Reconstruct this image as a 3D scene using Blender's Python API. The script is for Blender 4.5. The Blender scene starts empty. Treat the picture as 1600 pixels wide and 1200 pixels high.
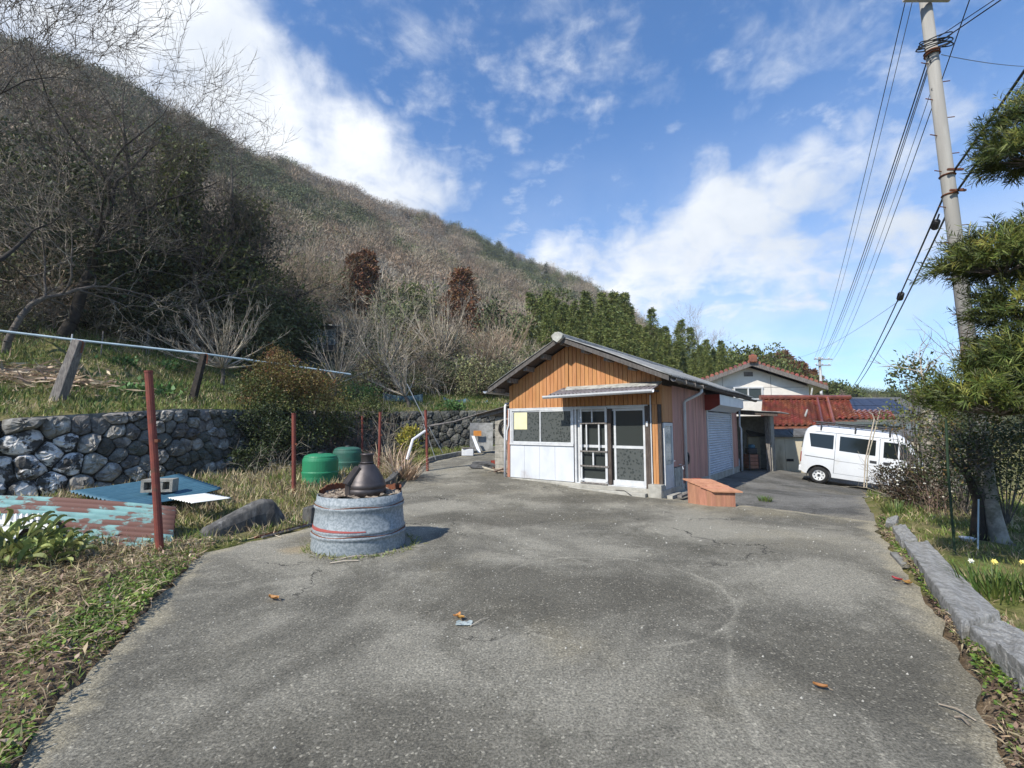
import bpy, math, random
import numpy as np
from mathutils import Vector, Matrix, geometry
random.seed(7); RNG = np.random.default_rng(11)
PI = math.pi
scene = bpy.context.scene
COL = scene.collection

# ---------------------------------------------------------------- camera
FOC, CAM_H = 720.0, 1.57                      # focal length in pixels of a 1600 px wide frame
PITCH = math.atan(67 / FOC)
cam_d = bpy.data.cameras.new('camera'); cam = bpy.data.objects.new('camera', cam_d); COL.objects.link(cam)
cam.location = (0, 0, CAM_H); cam.rotation_euler = (PI / 2 + PITCH, 0, 0)
cam_d.sensor_width = 36; cam_d.lens = 36 * FOC / 1600; cam_d.clip_start = 0.05; cam_d.clip_end = 3000
scene.camera = cam

# ---------------------------------------------------------------- sun, sky, exposure
SUN_EL, SUN_AZ = math.radians(42), math.atan2(-0.68, -0.73)       # azimuth as atan2(x, y)
sun_dir = Vector((math.cos(SUN_EL) * math.sin(SUN_AZ), math.cos(SUN_EL) * math.cos(SUN_AZ), math.sin(SUN_EL)))
sl = bpy.data.lights.new('sun', 'SUN'); sl.energy = 4.6; sl.angle = math.radians(0.55); sl.color = (1, 0.945, 0.85)
so = bpy.data.objects.new('sun', sl); COL.objects.link(so)
so.rotation_euler = (-sun_dir).to_track_quat('-Z', 'Y').to_euler()
scene.view_settings.view_transform = 'Standard'; scene.view_settings.look = 'None'
scene.view_settings.exposure = 0.52; scene.view_settings.gamma = 1.0; scene.view_settings.use_curve_mapping = False

CP, SP = math.cos(PITCH), math.sin(PITCH)
def ray(u, v):
    a, b = (u - 800) / FOC, (600 - v) / FOC
    return Vector((a, CP - b * SP, SP + b * CP))
def at(u, v, Y):                              # the point seen at (u, v) that stands Y metres ahead
    d = ray(u, v); return Vector((0, 0, CAM_H)) + d * (Y / d.y)
def on(u, v, z):                              # the point seen at (u, v) at height z
    d = ray(u, v); return Vector((0, 0, CAM_H)) + d * ((z - CAM_H) / d.z)

world = bpy.data.worlds.new('World'); scene.world = world; world.use_nodes = True
def build_sky():
    nt = world.node_tree; N = nt.nodes; Lk = nt.links
    for n in list(N): N.remove(n)
    out = N.new('ShaderNodeOutputWorld'); bg = N.new('ShaderNodeBackground'); bg.inputs['Strength'].default_value = 0.12
    sky = N.new('ShaderNodeTexSky'); sky.sky_type = 'NISHITA'; sky.sun_disc = False
    sky.sun_elevation = SUN_EL; sky.sun_rotation = SUN_AZ; sky.altitude = 200; sky.air_density = 1.0; sky.dust_density = 0.1; sky.ozone_density = 4.0
    tc = N.new('ShaderNodeTexCoord')
    def math_(op, a, b=None, c=None, clamp=False):
        m = N.new('ShaderNodeMath'); m.operation = op; m.use_clamp = clamp
        for i, x in enumerate((a, b, c)):
            if x is None: continue
            if hasattr(x, 'links'): Lk.new(x, m.inputs[i])
            else: m.inputs[i].default_value = x
        return m.outputs[0]
    def ramp(x, a, b):
        m = N.new('ShaderNodeMapRange'); m.interpolation_type = 'SMOOTHSTEP'
        Lk.new(x, m.inputs['Value']); m.inputs['From Min'].default_value = a; m.inputs['From Max'].default_value = b
        return m.outputs['Result']
    sep = N.new('ShaderNodeSeparateXYZ'); Lk.new(tc.outputs['Generated'], sep.inputs[0])
    den = math_('ADD', math_('MAXIMUM', sep.outputs[2], 0.0), 0.22)
    cmb = N.new('ShaderNodeCombineXYZ')
    Lk.new(math_('DIVIDE', sep.outputs[0], den), cmb.inputs[0]); Lk.new(math_('DIVIDE', sep.outputs[1], den), cmb.inputs[1])
    def noise(scale, detail, rough, dist, vec, off=0.0):
        n = N.new('ShaderNodeTexNoise'); n.noise_dimensions = '3D'
        mp = N.new('ShaderNodeMapping'); mp.inputs['Location'].default_value = (off, off * 0.7, off * 1.3); Lk.new(vec, mp.inputs[0])
        Lk.new(mp.outputs[0], n.inputs['Vector']); n.inputs['Scale'].default_value = scale; n.inputs['Detail'].default_value = detail
        n.inputs['Roughness'].default_value = rough; n.inputs['Distortion'].default_value = dist
        return n.outputs['Fac']
    big = noise(2.1, 8, 0.58, 0.35, cmb.outputs[0], 3.1)
    fine = noise(7.5, 7, 0.6, 0.5, cmb.outputs[0], 8.7)
    lump = noise(5.0, 8, 0.6, 0.25, tc.outputs['Generated'], 1.9)
    # banks of cloud: direction, outer and inner angular radius, weight
    banks = [(150, 10, 15, 2, .34), (300, 95, 13, 1, .43), (400, 175, 11.5, 1, .41), (495, 235, 10, 1, .38), (585, 275, 8.5, 1, .34), (650, 300, 6, .5, .22), (740, 290, 6, .5, .22),
             (1130, 345, 6, .5, .36), (1200, 312, 6, .5, .35), (1275, 280, 6, .5, .32), (1350, 245, 6, .5, .28), (1430, 200, 6, .5, .20), (1070, 375, 6, .5, .2), (1520, 160, 5, .5, .12), (1165, 330, 4, .5, .46), (1240, 295, 4, .5, .42), (1100, 362, 4, .5, .40), (1320, 258, 3.5, .5, .34), (1395, 222, 3.5, .5, .28),
             (880, 400, 8, 1, .36), (800, 380, 6, 1, .30), (980, 430, 9, 1, .36), (1060, 410, 8, 1, .34), (1150, 420, 9, 1, .28), (1250, 420, 10, 1, .26), (1370, 400, 10, 1, .24), (1110, 262, 3.0, .3, .13), (950, 270, 6, .3, .09),
             (700, 275, 6, .5, .17), (790, 300, 7, .5, .17), (650, 100, 5, .3, .09), (735, 95, 5, .3, .08), (770, 40, 6, .3, .06), (1010, 150, 5, .3, .07), (1180, 60, 8, .5, .07), (960, 130, 4, .3, .06), (850, 200, 9, .5, .06),
             (1300, 470, 16, 2, .12), (1050, 480, 9, 1, .15), (1480, 480, 14, 2, .10)]
    acc = None
    for (u, v, ro, ri, w) in banks:
        d = ray(u, v).normalized()
        dp = N.new('ShaderNodeVectorMath'); dp.operation = 'DOT_PRODUCT'; Lk.new(tc.outputs['Generated'], dp.inputs[0]); dp.inputs[1].default_value = d
        m = math_('MULTIPLY', ramp(dp.outputs['Value'], math.cos(math.radians(ro)), math.cos(math.radians(ri))), w)
        acc = m if acc is None else math_('MAXIMUM', acc, m)
    dens = math_('ADD', acc, math_('MULTIPLY', math_('SUBTRACT', big, 0.5), 0.40))
    dens = math_('ADD', dens, math_('MULTIPLY', math_('SUBTRACT', fine, 0.5), 0.42))
    dens = math_('ADD', dens, math_('MULTIPLY', math_('SUBTRACT', lump, 0.5), 0.85))
    cover = ramp(dens, 0.04, 0.46)
    # thin veil towards the horizon
    veil = math_('MULTIPLY', ramp(sep.outputs[2], 0.62, 0.08), math_('ADD', 0.02, math_('MULTIPLY', big, 0.98)))
    wisp = math_('MULTIPLY', ramp(math_('ADD', math_('MULTIPLY', noise(11.0, 7, 0.6, 0.15, cmb.outputs[0], 4.4), 0.62), math_('MULTIPLY', noise(3.2, 4, 0.5, 0.2, cmb.outputs[0], 6.1), 0.5)), 0.55, 0.80), 0.6)
    veil = math_('MAXIMUM', veil, wisp)
    cover = math_('MAXIMUM', cover, veil, clamp=True)
    shade = ramp(noise(4.0, 6, 0.55, 0.2, tc.outputs['Generated'], 5.5), 0.3, 0.7)
    ccol = N.new('ShaderNodeMix'); ccol.data_type = 'RGBA'; Lk.new(shade, ccol.inputs[0])
    ccol.inputs[6].default_value = (4.6, 5.0, 5.6, 1); ccol.inputs[7].default_value = (6.6, 6.75, 6.9, 1)
    tint = N.new('ShaderNodeMix'); tint.data_type = 'RGBA'; tint.blend_type = 'MULTIPLY'; tint.inputs[0].default_value = 1
    Lk.new(sky.outputs[0], tint.inputs[6]); tint.inputs[7].default_value = (0.57, 0.98, 1.27, 1)
    mx = N.new('ShaderNodeMix'); mx.data_type = 'RGBA'; Lk.new(cover, mx.inputs[0]); Lk.new(tint.outputs[2], mx.inputs[6]); Lk.new(ccol.outputs[2], mx.inputs[7])
    Lk.new(mx.outputs[2], bg.inputs['Color']); Lk.new(bg.outputs[0], out.inputs['Surface'])
build_sky()

# ---------------------------------------------------------------- materials
def mat(name, c1, c2=None, scale=6.0, rough=0.85, bump=0.0, bscale=None, c3=None, s3=1.2, t3=(0.52, 0.68), spec=0.3, metal=0.0,
        island=0.0, vec='Object', stretch=(1, 1, 1), transl=0.0, detail=6, mixlo=0.38, mixhi=0.62, inst=0.0):
    m = bpy.data.materials.new(name); m.use_nodes = True
    nt = m.node_tree; N = nt.nodes; Lk = nt.links
    b = N['Principled BSDF']; b.inputs['Roughness'].default_value = rough; b.inputs['Metallic'].default_value = metal
    b.inputs['Specular IOR Level'].default_value = spec
    tc = N.new('ShaderNodeTexCoord'); mp = N.new('ShaderNodeMapping'); mp.inputs['Scale'].default_value = stretch
    if vec == 'World':
        g = N.new('ShaderNodeNewGeometry'); Lk.new(g.outputs['Position'], mp.inputs[0])
    else: Lk.new(tc.outputs[vec], mp.inputs[0])
    def noise(s, d=detail, r=0.6):
        n = N.new('ShaderNodeTexNoise'); n.inputs['Scale'].default_value = s; n.inputs['Detail'].default_value = d; n.inputs['Roughness'].default_value = r
        Lk.new(mp.outputs[0], n.inputs['Vector']); return n.outputs['Fac']
    def mix(f, a, bcol):
        x = N.new('ShaderNodeMix'); x.data_type = 'RGBA'
        if hasattr(f, 'links'): Lk.new(f, x.inputs[0])
        else: x.inputs[0].default_value = f
        for i, q in ((6, a), (7, bcol)):
            if hasattr(q, 'links'): Lk.new(q, x.inputs[i])
            else: x.inputs[i].default_value = (*q, 1)
        return x.outputs[2]
    def rng(f, a, bb, lo=0.0, hi=1.0):
        x = N.new('ShaderNodeMapRange'); x.interpolation_type = 'SMOOTHSTEP'; Lk.new(f, x.inputs[0])
        x.inputs[1].default_value = a; x.inputs[2].default_value = bb; x.inputs[3].default_value = lo; x.inputs[4].default_value = hi
        return x.outputs[0]
    col = mix(rng(noise(scale), mixlo, mixhi), c1, c2 if c2 else tuple(x * 0.75 for x in c1))
    if c3: col = mix(rng(noise(s3, 8, 0.65), *t3), col, c3)
    if island:
        g2 = N.new('ShaderNodeNewGeometry')
        oi = N.new('ShaderNodeObjectInfo')
        r1 = N.new('ShaderNodeMath'); r1.operation = 'ADD'; Lk.new(g2.outputs['Random Per Island'], r1.inputs[0]); Lk.new(oi.outputs['Random'], r1.inputs[1])
        fr = N.new('ShaderNodeMath'); fr.operation = 'FRACT'; Lk.new(r1.outputs[0], fr.inputs[0])
        hsv = N.new('ShaderNodeHueSaturation'); Lk.new(col, hsv.inputs['Color'])
        Lk.new(rng(fr.outputs[0], 0, 1, 1 - island, 1 + island), hsv.inputs['Value'])
        sx = N.new('ShaderNodeMath'); sx.operation = 'MULTIPLY'; sx.inputs[1].default_value = 7.13; Lk.new(fr.outputs[0], sx.inputs[0])
        s2 = N.new('ShaderNodeMath'); s2.operation = 'FRACT'; Lk.new(sx.outputs[0], s2.inputs[0])
        Lk.new(rng(s2.outputs[0], 0, 1, 0.5 - 0.05 * island, 0.5 + 0.05 * island), hsv.inputs['Hue'])
        col = hsv.outputs[0]
        if inst:
            h2 = N.new('ShaderNodeHueSaturation'); Lk.new(col, h2.inputs['Color']); Lk.new(rng(oi.outputs['Random'], 0, 1, 1 - inst, 1 + inst), h2.inputs['Value']); col = h2.outputs[0]
    Lk.new(col, b.inputs['Base Color'])
    if bump:
        bp = N.new('ShaderNodeBump'); bp.inputs['Strength'].default_value = bump; bp.inputs['Distance'].default_value = 0.03
        Lk.new(noise(bscale or scale * 3, 8, 0.65), bp.inputs['Height']); Lk.new(bp.outputs[0], b.inputs['Normal'])
    if transl:
        out = N['Material Output']; tr = N.new('ShaderNodeBsdfTranslucent'); Lk.new(col, tr.inputs[0])
        ms = N.new('ShaderNodeMixShader'); ms.inputs[0].default_value = transl
        Lk.new(b.outputs[0], ms.inputs[1]); Lk.new(tr.outputs[0], ms.inputs[2]); Lk.new(ms.outputs[0], out.inputs['Surface'])
    m['_'] = 1
    return m
M = {}
def defmats():
    A = M.__setitem__
    A('plank', mat('orange_plank', (.445, .215, .088), (.38, .17, .062), 3, .65, .15, 40, spec=.3, island=.07, stretch=(6, 6, .6), c3=(.30, .12, .04), s3=2.2, t3=(.58, .8)))
    A('pink', mat('pink_board', (.49, .255, .205), (.42, .225, .18), 3, .7, .1, 30, island=.10, stretch=(5, 5, .5), c3=(.26, .14, .12), s3=1.4))
    A('pinkred', mat('faded_red_board', (.35, .165, .105), (.28, .135, .085), 4, .75, .1, 30, island=.1, stretch=(4, 4, .6)))
    A('hutch_lid', mat('faded_orange_board', (.42, .205, .125), (.33, .155, .095), 5, .8, .2, 40, c3=(.22, .07, .04), s3=9, t3=(.62, .7), island=.08))
    A('white', mat('white_painted_metal', (.62, .63, .64), (.55, .56, .58), 3, .4, .02))
    A('alu', mat('white_aluminium', (.56, .57, .57), (.48, .49, .50), 5, .42, .02, c3=(.42, .41, .39), s3=5, t3=(.6, .85)))
    A('whitepanel', mat('white_panel', (.56, .58, .61), (.49, .515, .545), 2, .5, .03, c3=(.33, .29, .28), s3=1.9, t3=(.54, .80), stretch=(1, 1, .5)))
    A('darkwood', mat('dark_weathered_wood', (.055, .042, .036), (.10, .08, .066), 8, .85, .4, 40, stretch=(5, 5, .6)))
    A('greywood', mat('grey_weathered_wood', (.22, .20, .18), (.12, .108, .10), 8, .9, .4, 40, stretch=(4, 4, .8)))
    A('awnsheet', mat('weathered_purple_grey_sheet', (.20, .18, .185), (.14, .125, .13), 6, .9, .2, 30, c3=(.27, .26, .25), s3=3, t3=(.55, .7)))
    A('barge', mat('blackened_timber', (.115, .105, .098), (.075, .068, .062), 8, .9, .3, 40, stretch=(4, 4, .8)))
    A('slate', mat('grey_cement_sheet', (.30, .30, .29), (.20, .20, .19), 5, .9, .25, 30, c3=(.10, .105, .09), s3=3, t3=(.55, .75)))
    A('paleslate', mat('pale_cement_sheet', (.42, .42, .38), (.30, .30, .27), 6, .9, .25, 30, c3=(.17, .16, .15), s3=4, t3=(.5, .7)))
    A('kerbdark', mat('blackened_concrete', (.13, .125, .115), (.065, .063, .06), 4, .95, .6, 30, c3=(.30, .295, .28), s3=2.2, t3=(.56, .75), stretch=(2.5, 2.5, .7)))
    A('conc', mat('pale_concrete', (.40, .385, .34), (.30, .29, .255), 4, .92, .35, 40, c3=(.18, .17, .145), s3=2.3, t3=(.55, .8)))
    A('concdark', mat('weathered_concrete', (.25, .245, .225), (.16, .158, .145), 5, .93, .5, 30, c3=(.075, .075, .068), s3=3, t3=(.5, .7)))
    A('block', mat('concrete_block', (.33, .31, .27), (.24, .23, .20), 9, .95, .5, 60, c3=(.15, .145, .12), s3=2, t3=(.55, .75)))
    A('cream', mat('cream_render', (.50, .44, .32), (.42, .365, .26), 2, .9, .2, 20, c3=(.22, .19, .13), s3=1.4, t3=(.52, .75), stretch=(1, 1, .35)))
    A('coping', mat('dark_coping', (.12, .12, .12), (.075, .075, .073), 4, .85, .3, 30))
    A('redpipe', mat('red_painted_steel', (.20, .052, .036), (.15, .042, .032), 8, .7, .15, 50, c3=(.10, .05, .035), s3=7, t3=(.55, .7)))
    A('rust', mat('rusty_steel', (.18, .065, .03), (.11, .045, .028), 9, .9, .4, 50))
    A('galv', mat('galvanised_steel', (.265, .295, .312), (.165, .195, .212), 34, .6, .08, 60, metal=.0, spec=.45, c3=(.24, .17, .12), s3=4, t3=(.68, .80), stretch=(1, 1, 1), mixlo=.42, mixhi=.58))
    A('redband', mat('worn_red_paint', (.34, .07, .06), (.29, .085, .075), 10, .6, c3=(.30, .32, .33), s3=4, t3=(.64, .70), stretch=(1, 1, 3)))
    A('hood', mat('dark_pewter_metal', (.085, .075, .075), (.060, .052, .052), 6, .48, .08, 20, metal=.55, spec=.5))
    A('rubble', mat('crumbled_mortar', (.36, .30, .23), (.22, .17, .13), 14, .97, .8, 60, c3=(.12, .085, .06), s3=5, t3=(.55, .65)))
    A('tank', mat('green_plastic', (.025, .20, .095), (.022, .17, .08), 2, .5, .02, c3=(.10, .25, .17), s3=2.5, t3=(.6, .9)))
    A('tank2', mat('dull_green_plastic', (.03, .12, .085), (.035, .10, .075), 3, .6, .02))
    A('bluesheet', mat('blue_painted_sheet', (.055, .135, .185), (.042, .11, .155), 5, .55, .05, c3=(.10, .05, .04), s3=4, t3=(.70, .74)))
    A('tealsheet', mat('flaking_teal_sheet', (.17, .315, .31), (.13, .25, .25), 6, .75, .1, 40, c3=(.125, .062, .050), s3=1.6, t3=(.475, .52), stretch=(.55, 1.3, 1.3)))
    A('whitesheet', mat('white_sheet', (.72, .72, .68), (.62, .62, .58), 5, .6, .05))
    A('stone', mat('grey_field_stone', (.235, .222, .20), (.12, .112, .10), 5, .93, .8, 26, c3=(.40, .385, .355), s3=3.2, t3=(.54, .68), island=.4, vec='World'))
    A('stonebl', mat('black_and_white_stone', (.60, .575, .54), (.055, .053, .05), 3.6, .8, .8, 22, vec='World', mixlo=.47, mixhi=.53, c3=(.20, .20, .20), s3=6, t3=(.55, .62)))
    A('stonedk', mat('dark_mossy_stone', (.125, .12, .105), (.065, .068, .055), 5, .95, .8, 26, c3=(.24, .235, .21), s3=3, t3=(.58, .72), island=.3, vec='World'))
    A('mortar', mat('dark_soil_joint', (.060, .052, .042), (.035, .032, .026), 6, 1, .3))
    A('kerb', mat('granite_kerb', (.36, .355, .335), (.23, .225, .21), 22, .95, .9, 60, c3=(.13, .13, .11), s3=4, t3=(.50, .70), stretch=(1.5, .6, 1)))
    A('pole', mat('concrete_pole', (.30, .29, .265), (.25, .24, .22), 2, .9, .1, 40, stretch=(3, 3, .3)))
    A('black', mat('black_rubber', (.012, .012, .013), (.018, .018, .019), 5, .5))
    A('cable', mat('black_cable', (.016, .017, .020), None, 5, .6))
    A('greycable', mat('grey_cable', (.13, .14, .16), None, 5, .6))
    A('vanpaint', mat('white_car_paint', (.60, .615, .63), (.56, .575, .59), 1.5, .22, spec=.5, c3=(.52, .51, .48), s3=1.8, t3=(.55, .8)))
    A('trim', mat('dark_plastic_trim', (.04, .042, .046), None, 5, .5))
    A('gap', mat('shut_line', (.12, .13, .14), None, 5, .8))
    A('tyre', mat('tyre_rubber', (.022, .022, .022), None, 9, .85, .2))
    A('steel', mat('silver_steel', (.50, .50, .50), (.42, .42, .42), 6, .4, metal=.5))
    A('rooftile', mat('red_glazed_tile', (.25, .072, .042), (.17, .050, .033), 4, .24, .05, spec=.6, island=.28, c3=(.105, .038, .030), s3=.7, t3=(.45, .7), vec='World'))
    A('render', mat('white_render', (.74, .70, .63), (.66, .62, .56), 1.6, .9, .05))
    A('solar', mat('solar_panel', (.028, .034, .055), (.035, .042, .07), 3, .2, spec=.6))
    A('glass', glass('dark_window_glass', (.034, .040, .038)))
    A('glassfl', glass('flowered_window_film', (.038, .044, .043), (.080, .088, .085)))
    A('glassvan', glass('tinted_van_glass', (.012, .016, .016)))
    A('glasspale', glass('frosted_glass', (.20, .24, .24), (.32, .36, .35)))
    A('paper', mat('yellow_paper', (.66, .63, .40), (.60, .57, .35), 4, .9))
    A('slat', mat('shutter_paint', (.60, .63, .68), (.53, .56, .61), 3, .42, .02))
    A('redbox', mat('dark_red_paint', (.22, .035, .022), (.17, .03, .02), 3, .7))
    A('lpipe', mat('pale_blue_pipe', (.40, .50, .55), (.33, .42, .47), 4, .5))
    A('orangeboard', mat('orange_board', (.60, .24, .05), None, 4, .7))
    A('bark', mat('grey_bark', (.15, .13, .11), (.085, .073, .062), 9, .95, .6, 30, island=.15))
    A('darkbark', mat('dark_bark', (.045, .037, .030), (.028, .024, .02), 9, .95, .5, 30))
    A('palebark', mat('pale_bark', (.36, .33, .28), (.20, .18, .15), 7, .95, .7, 22, c3=(.12, .115, .08), s3=4, t3=(.5, .65)))
    A('twig', mat('pale_twig', (.38, .33, .26), (.26, .225, .175), 6, .9, island=.3))
    A('brownvine', mat('brown_vine', (.20, .135, .10), (.15, .10, .08), 6, .9, island=.3))
    L = lambda n, a, b, isl=.45, tr=.22, **k: A(n, mat(n + '_leaf', a, b, 1.3, .55, spec=.35, island=isl, transl=tr, **k))
    L('ldark', (.046, .062, .020), (.028, .042, .014), tr=.14)
    L('lolive', (.125, .145, .042), (.080, .10, .030), tr=.22)
    L('lbamboo', (.21, .235, .070), (.115, .150, .042), tr=.32)
    L('lcedar', (.22, .105, .048), (.13, .066, .033), tr=.1)
    L('lnandina', (.19, .085, .035), (.13, .11, .036))
    L('lnandgreen', (.14, .135, .036), (.155, .10, .034))
    L('lyellow', (.40, .36, .06), (.25, .27, .05))
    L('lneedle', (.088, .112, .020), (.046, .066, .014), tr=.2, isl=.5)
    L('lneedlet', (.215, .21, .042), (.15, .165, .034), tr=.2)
    L('lbroad', (.22, .27, .085), (.13, .185, .055), isl=.5)
    L('lpale', (.30, .325, .11), (.22, .255, .085), isl=.4)
    L('lwhitefl', (.75, .74, .66), (.70, .68, .55), isl=.1)
    L('lyelfl', (.75, .62, .12), (.80, .72, .35), isl=.1)
    L('grass', (.135, .188, .040), (.20, .20, .065), isl=.45)
    L('grassdk', (.075, .125, .028), (.11, .15, .034), isl=.4)
    L('drygrass', (.44, .36, .22), (.31, .245, .14), isl=.45)
    L('litter', (.30, .225, .145), (.18, .13, .085), isl=.55)
    L('reed', (.50, .39, .27), (.36, .26, .17), isl=.35)
    L('cabbage', (.10, .19, .055), (.07, .14, .04), isl=.35)
    L('clover', (.15, .225, .036), (.10, .165, .028), isl=.4)
    L('deadleaf', (.50, .27, .08), (.38, .18, .05), isl=.3)
    L('redleaf', (.42, .05, .04), (.35, .07, .05), isl=.2)
    A('bluenet', mat('blue_netting', (.10, .17, .21), (.07, .12, .15), 5, .8))
def glass(name, c, film=None):
    m = bpy.data.materials.new(name); m.use_nodes = True; nt = m.node_tree; b = nt.nodes['Principled BSDF']
    b.inputs['Base Color'].default_value = (*c, 1); b.inputs['Roughness'].default_value = 0.08; b.inputs['Specular IOR Level'].default_value = 0.5
    if film:
        tc = nt.nodes.new('ShaderNodeTexCoord'); vo = nt.nodes.new('ShaderNodeTexVoronoi'); vo.inputs['Scale'].default_value = 15
        ns = nt.nodes.new('ShaderNodeTexNoise'); ns.inputs['Scale'].default_value = 30; ns.inputs['Detail'].default_value = 3
        nt.links.new(tc.outputs['Object'], vo.inputs['Vector']); nt.links.new(tc.outputs['Object'], ns.inputs['Vector'])
        ad = nt.nodes.new('ShaderNodeMath'); ad.operation = 'MULTIPLY_ADD'; ad.inputs[1].default_value = 0.7
        nt.links.new(ns.outputs['Fac'], ad.inputs[0]); nt.links.new(vo.outputs['Distance'], ad.inputs[2])
        mr = nt.nodes.new('ShaderNodeMapRange'); mr.inputs[1].default_value = 0.62; mr.inputs[2].default_value = 0.80; nt.links.new(ad.outputs[0], mr.inputs[0])
        mx = nt.nodes.new('ShaderNodeMix'); mx.data_type = 'RGBA'; nt.links.new(mr.outputs[0], mx.inputs[0])
        mx.inputs[6].default_value = (*c, 1); mx.inputs[7].default_value = (*film, 1); nt.links.new(mx.outputs[2], b.inputs['Base Color'])
        b.inputs['Roughness'].default_value = 0.16
    return m
defmats()

# ---------------------------------------------------------------- mesh helpers
ORG = {}
def link(name, me, material, parent=None, at_=None, smooth=False):
    me.materials.append(material)
    if smooth: me.polygons.foreach_set('use_smooth', np.ones(len(me.polygons), bool))
    o = bpy.data.objects.new(name, me); COL.objects.link(o)
    if parent is not None: o.parent = parent; ORG[o.name] = ORG[parent.name]
    else:
        o.location = at_ if at_ is not None else (0, 0, 0); ORG[o.name] = Vector(o.location)
    return o
def tag(o, label=None, cat=None, group=None, kind=None):
    if label: o['label'] = label
    if cat: o['category'] = cat
    if group: o['group'] = group
    if kind: o['kind'] = kind
    return o
def thing(name, label, cat, loc=(0, 0, 0), group=None):
    o = bpy.data.objects.new(name, None); COL.objects.link(o); o.location = loc; o.empty_display_size = 0.2
    ORG[o.name] = Vector(loc); return tag(o, label, cat, group)
def copy_tree(o, parent=None, keep=None):
    c = o.copy(); COL.objects.link(c)
    if parent is not None: c.parent = parent
    for ch in list(o.children): copy_tree(ch, c)
    return c
def arr_mesh(name, verts, faces):
    verts = np.asarray(verts, np.float32); faces = np.asarray(faces, np.int32); k = faces.shape[1]
    me = bpy.data.meshes.new(name); me.vertices.add(len(verts)); me.vertices.foreach_set('co', verts.ravel())
    me.loops.add(faces.size); me.loops.foreach_set('vertex_index', faces.ravel())
    me.polygons.add(len(faces)); me.polygons.foreach_set('loop_start', np.arange(0, faces.size, k, dtype=np.int32))
    me.update(calc_edges=True); return me
class MB:
    def __init__(s): s.v = []; s.f = []
    def add(s, vs, fs):
        n = len(s.v); s.v += [tuple(x) for x in vs]; s.f += [tuple(i + n for i in q) for q in fs]; return s
    def hexa(s, p):                                                   # 4 bottom corners then 4 top corners
        return s.add(p, [(0, 3, 2, 1), (4, 5, 6, 7), (0, 1, 5, 4), (1, 2, 6, 5), (2, 3, 7, 6), (3, 0, 4, 7)])
    def box(s, c, d, rz=0, R=None):
        c = Vector(c); x, y, z = d[0] / 2, d[1] / 2, d[2] / 2
        R = R or Matrix.Rotation(rz, 3, 'Z')
        return s.hexa([c + R @ Vector(q) for q in ((-x, -y, -z), (x, -y, -z), (x, y, -z), (-x, y, -z), (-x, -y, z), (x, -y, z), (x, y, z), (-x, y, z))])
    def prism(s, bottom, top):                                        # two matching loops
        n = len(bottom)
        return s.add(list(bottom) + list(top), [tuple(range(n - 1, -1, -1)), tuple(range(n, 2 * n))] + [(i, (i + 1) % n, n + (i + 1) % n, n + i) for i in range(n)])
    def tube(s, pts, r, n=8, caps=True):
        pts = [Vector(p) for p in pts]; r = r if hasattr(r, '__len__') else [r] * len(pts); base = len(s.v); prev = None
        for i, p in enumerate(pts):
            t = (pts[min(i + 1, len(pts) - 1)] - pts[max(i - 1, 0)]).normalized()
            a = (prev - t * prev.dot(t)) if prev is not None else t.cross(Vector((0, 0, 1)) if abs(t.z) < .9 else Vector((1, 0, 0)))
            a.normalize(); prev = a; b = t.cross(a)
            s.v += [tuple(p + (a * math.cos(k * 2 * PI / n) + b * math.sin(k * 2 * PI / n)) * r[i]) for k in range(n)]
        for i in range(len(pts) - 1):
            for k in range(n):
                k2 = (k + 1) % n; s.f.append((base + i * n + k, base + i * n + k2, base + (i + 1) * n + k2, base + (i + 1) * n + k))
        if caps:
            s.f.append(tuple(base + k for k in range(n - 1, -1, -1))); e = base + (len(pts) - 1) * n; s.f.append(tuple(e + k for k in range(n)))
        return s
    def lathe(s, prof, c=(0, 0, 0), n=32, caps=True):
        c = Vector(c); base = len(s.v)
        for (r, z) in prof: s.v += [tuple(c + Vector((r * math.cos(2 * PI * k / n), r * math.sin(2 * PI * k / n), z))) for k in range(n)]
        for i in range(len(prof) - 1):
            for k in range(n):
                k2 = (k + 1) % n; s.f.append((base + i * n + k, base + i * n + k2, base + (i + 1) * n + k2, base + (i + 1) * n + k))
        if caps:
            s.f.append(tuple(base + k for k in range(n - 1, -1, -1))); e = base + (len(prof) - 1) * n; s.f.append(tuple(e + k for k in range(n)))
        return s
    def sheet(s, fn, nu, nv):                                         # open grid from fn(i/nu, j/nv)
        base = len(s.v)
        for j in range(nv + 1):
            for i in range(nu + 1): s.v.append(tuple(fn(i / nu, j / nv)))
        for j in range(nv):
            for i in range(nu):
                a = base + j * (nu + 1) + i; s.f.append((a, a + 1, a + nu + 2, a + nu + 1))
        return s
    def mesh(s, name, org=Vector((0, 0, 0))):
        me = bpy.data.meshes.new(name); o = Vector(org)
        me.from_pydata([(x - o.x, y - o.y, z - o.z) for x, y, z in s.v], [], s.f); me.update(); return me
    def build(s, name, material, parent=None, at_=None, smooth=False):
        org = ORG[parent.name] if parent is not None else (Vector(at_) if at_ is not None else Vector((0, 0, 0)))
        return link(name, s.mesh(name, org), material, parent, at_, smooth)
def bevel(o, w=0.01, seg=2):
    m = o.modifiers.new('bevel', 'BEVEL'); m.width = w; m.segments = seg; m.limit_method = 'ANGLE'; return o
def thick(o, t=0.004):
    m = o.modifiers.new('solid', 'SOLIDIFY'); m.thickness = t; m.offset = 0; return o
def inside(px, py, poly):
    r = np.zeros(px.shape, bool); n = len(poly)
    for i in range(n):
        x1, y1 = poly[i]; x2, y2 = poly[(i + 1) % n]
        c = (y1 > py) != (y2 > py)
        with np.errstate(divide='ignore', invalid='ignore'): r ^= c & (px < (x2 - x1) * (py - y1) / (y2 - y1 + 1e-12) + x1)
    return r
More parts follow.
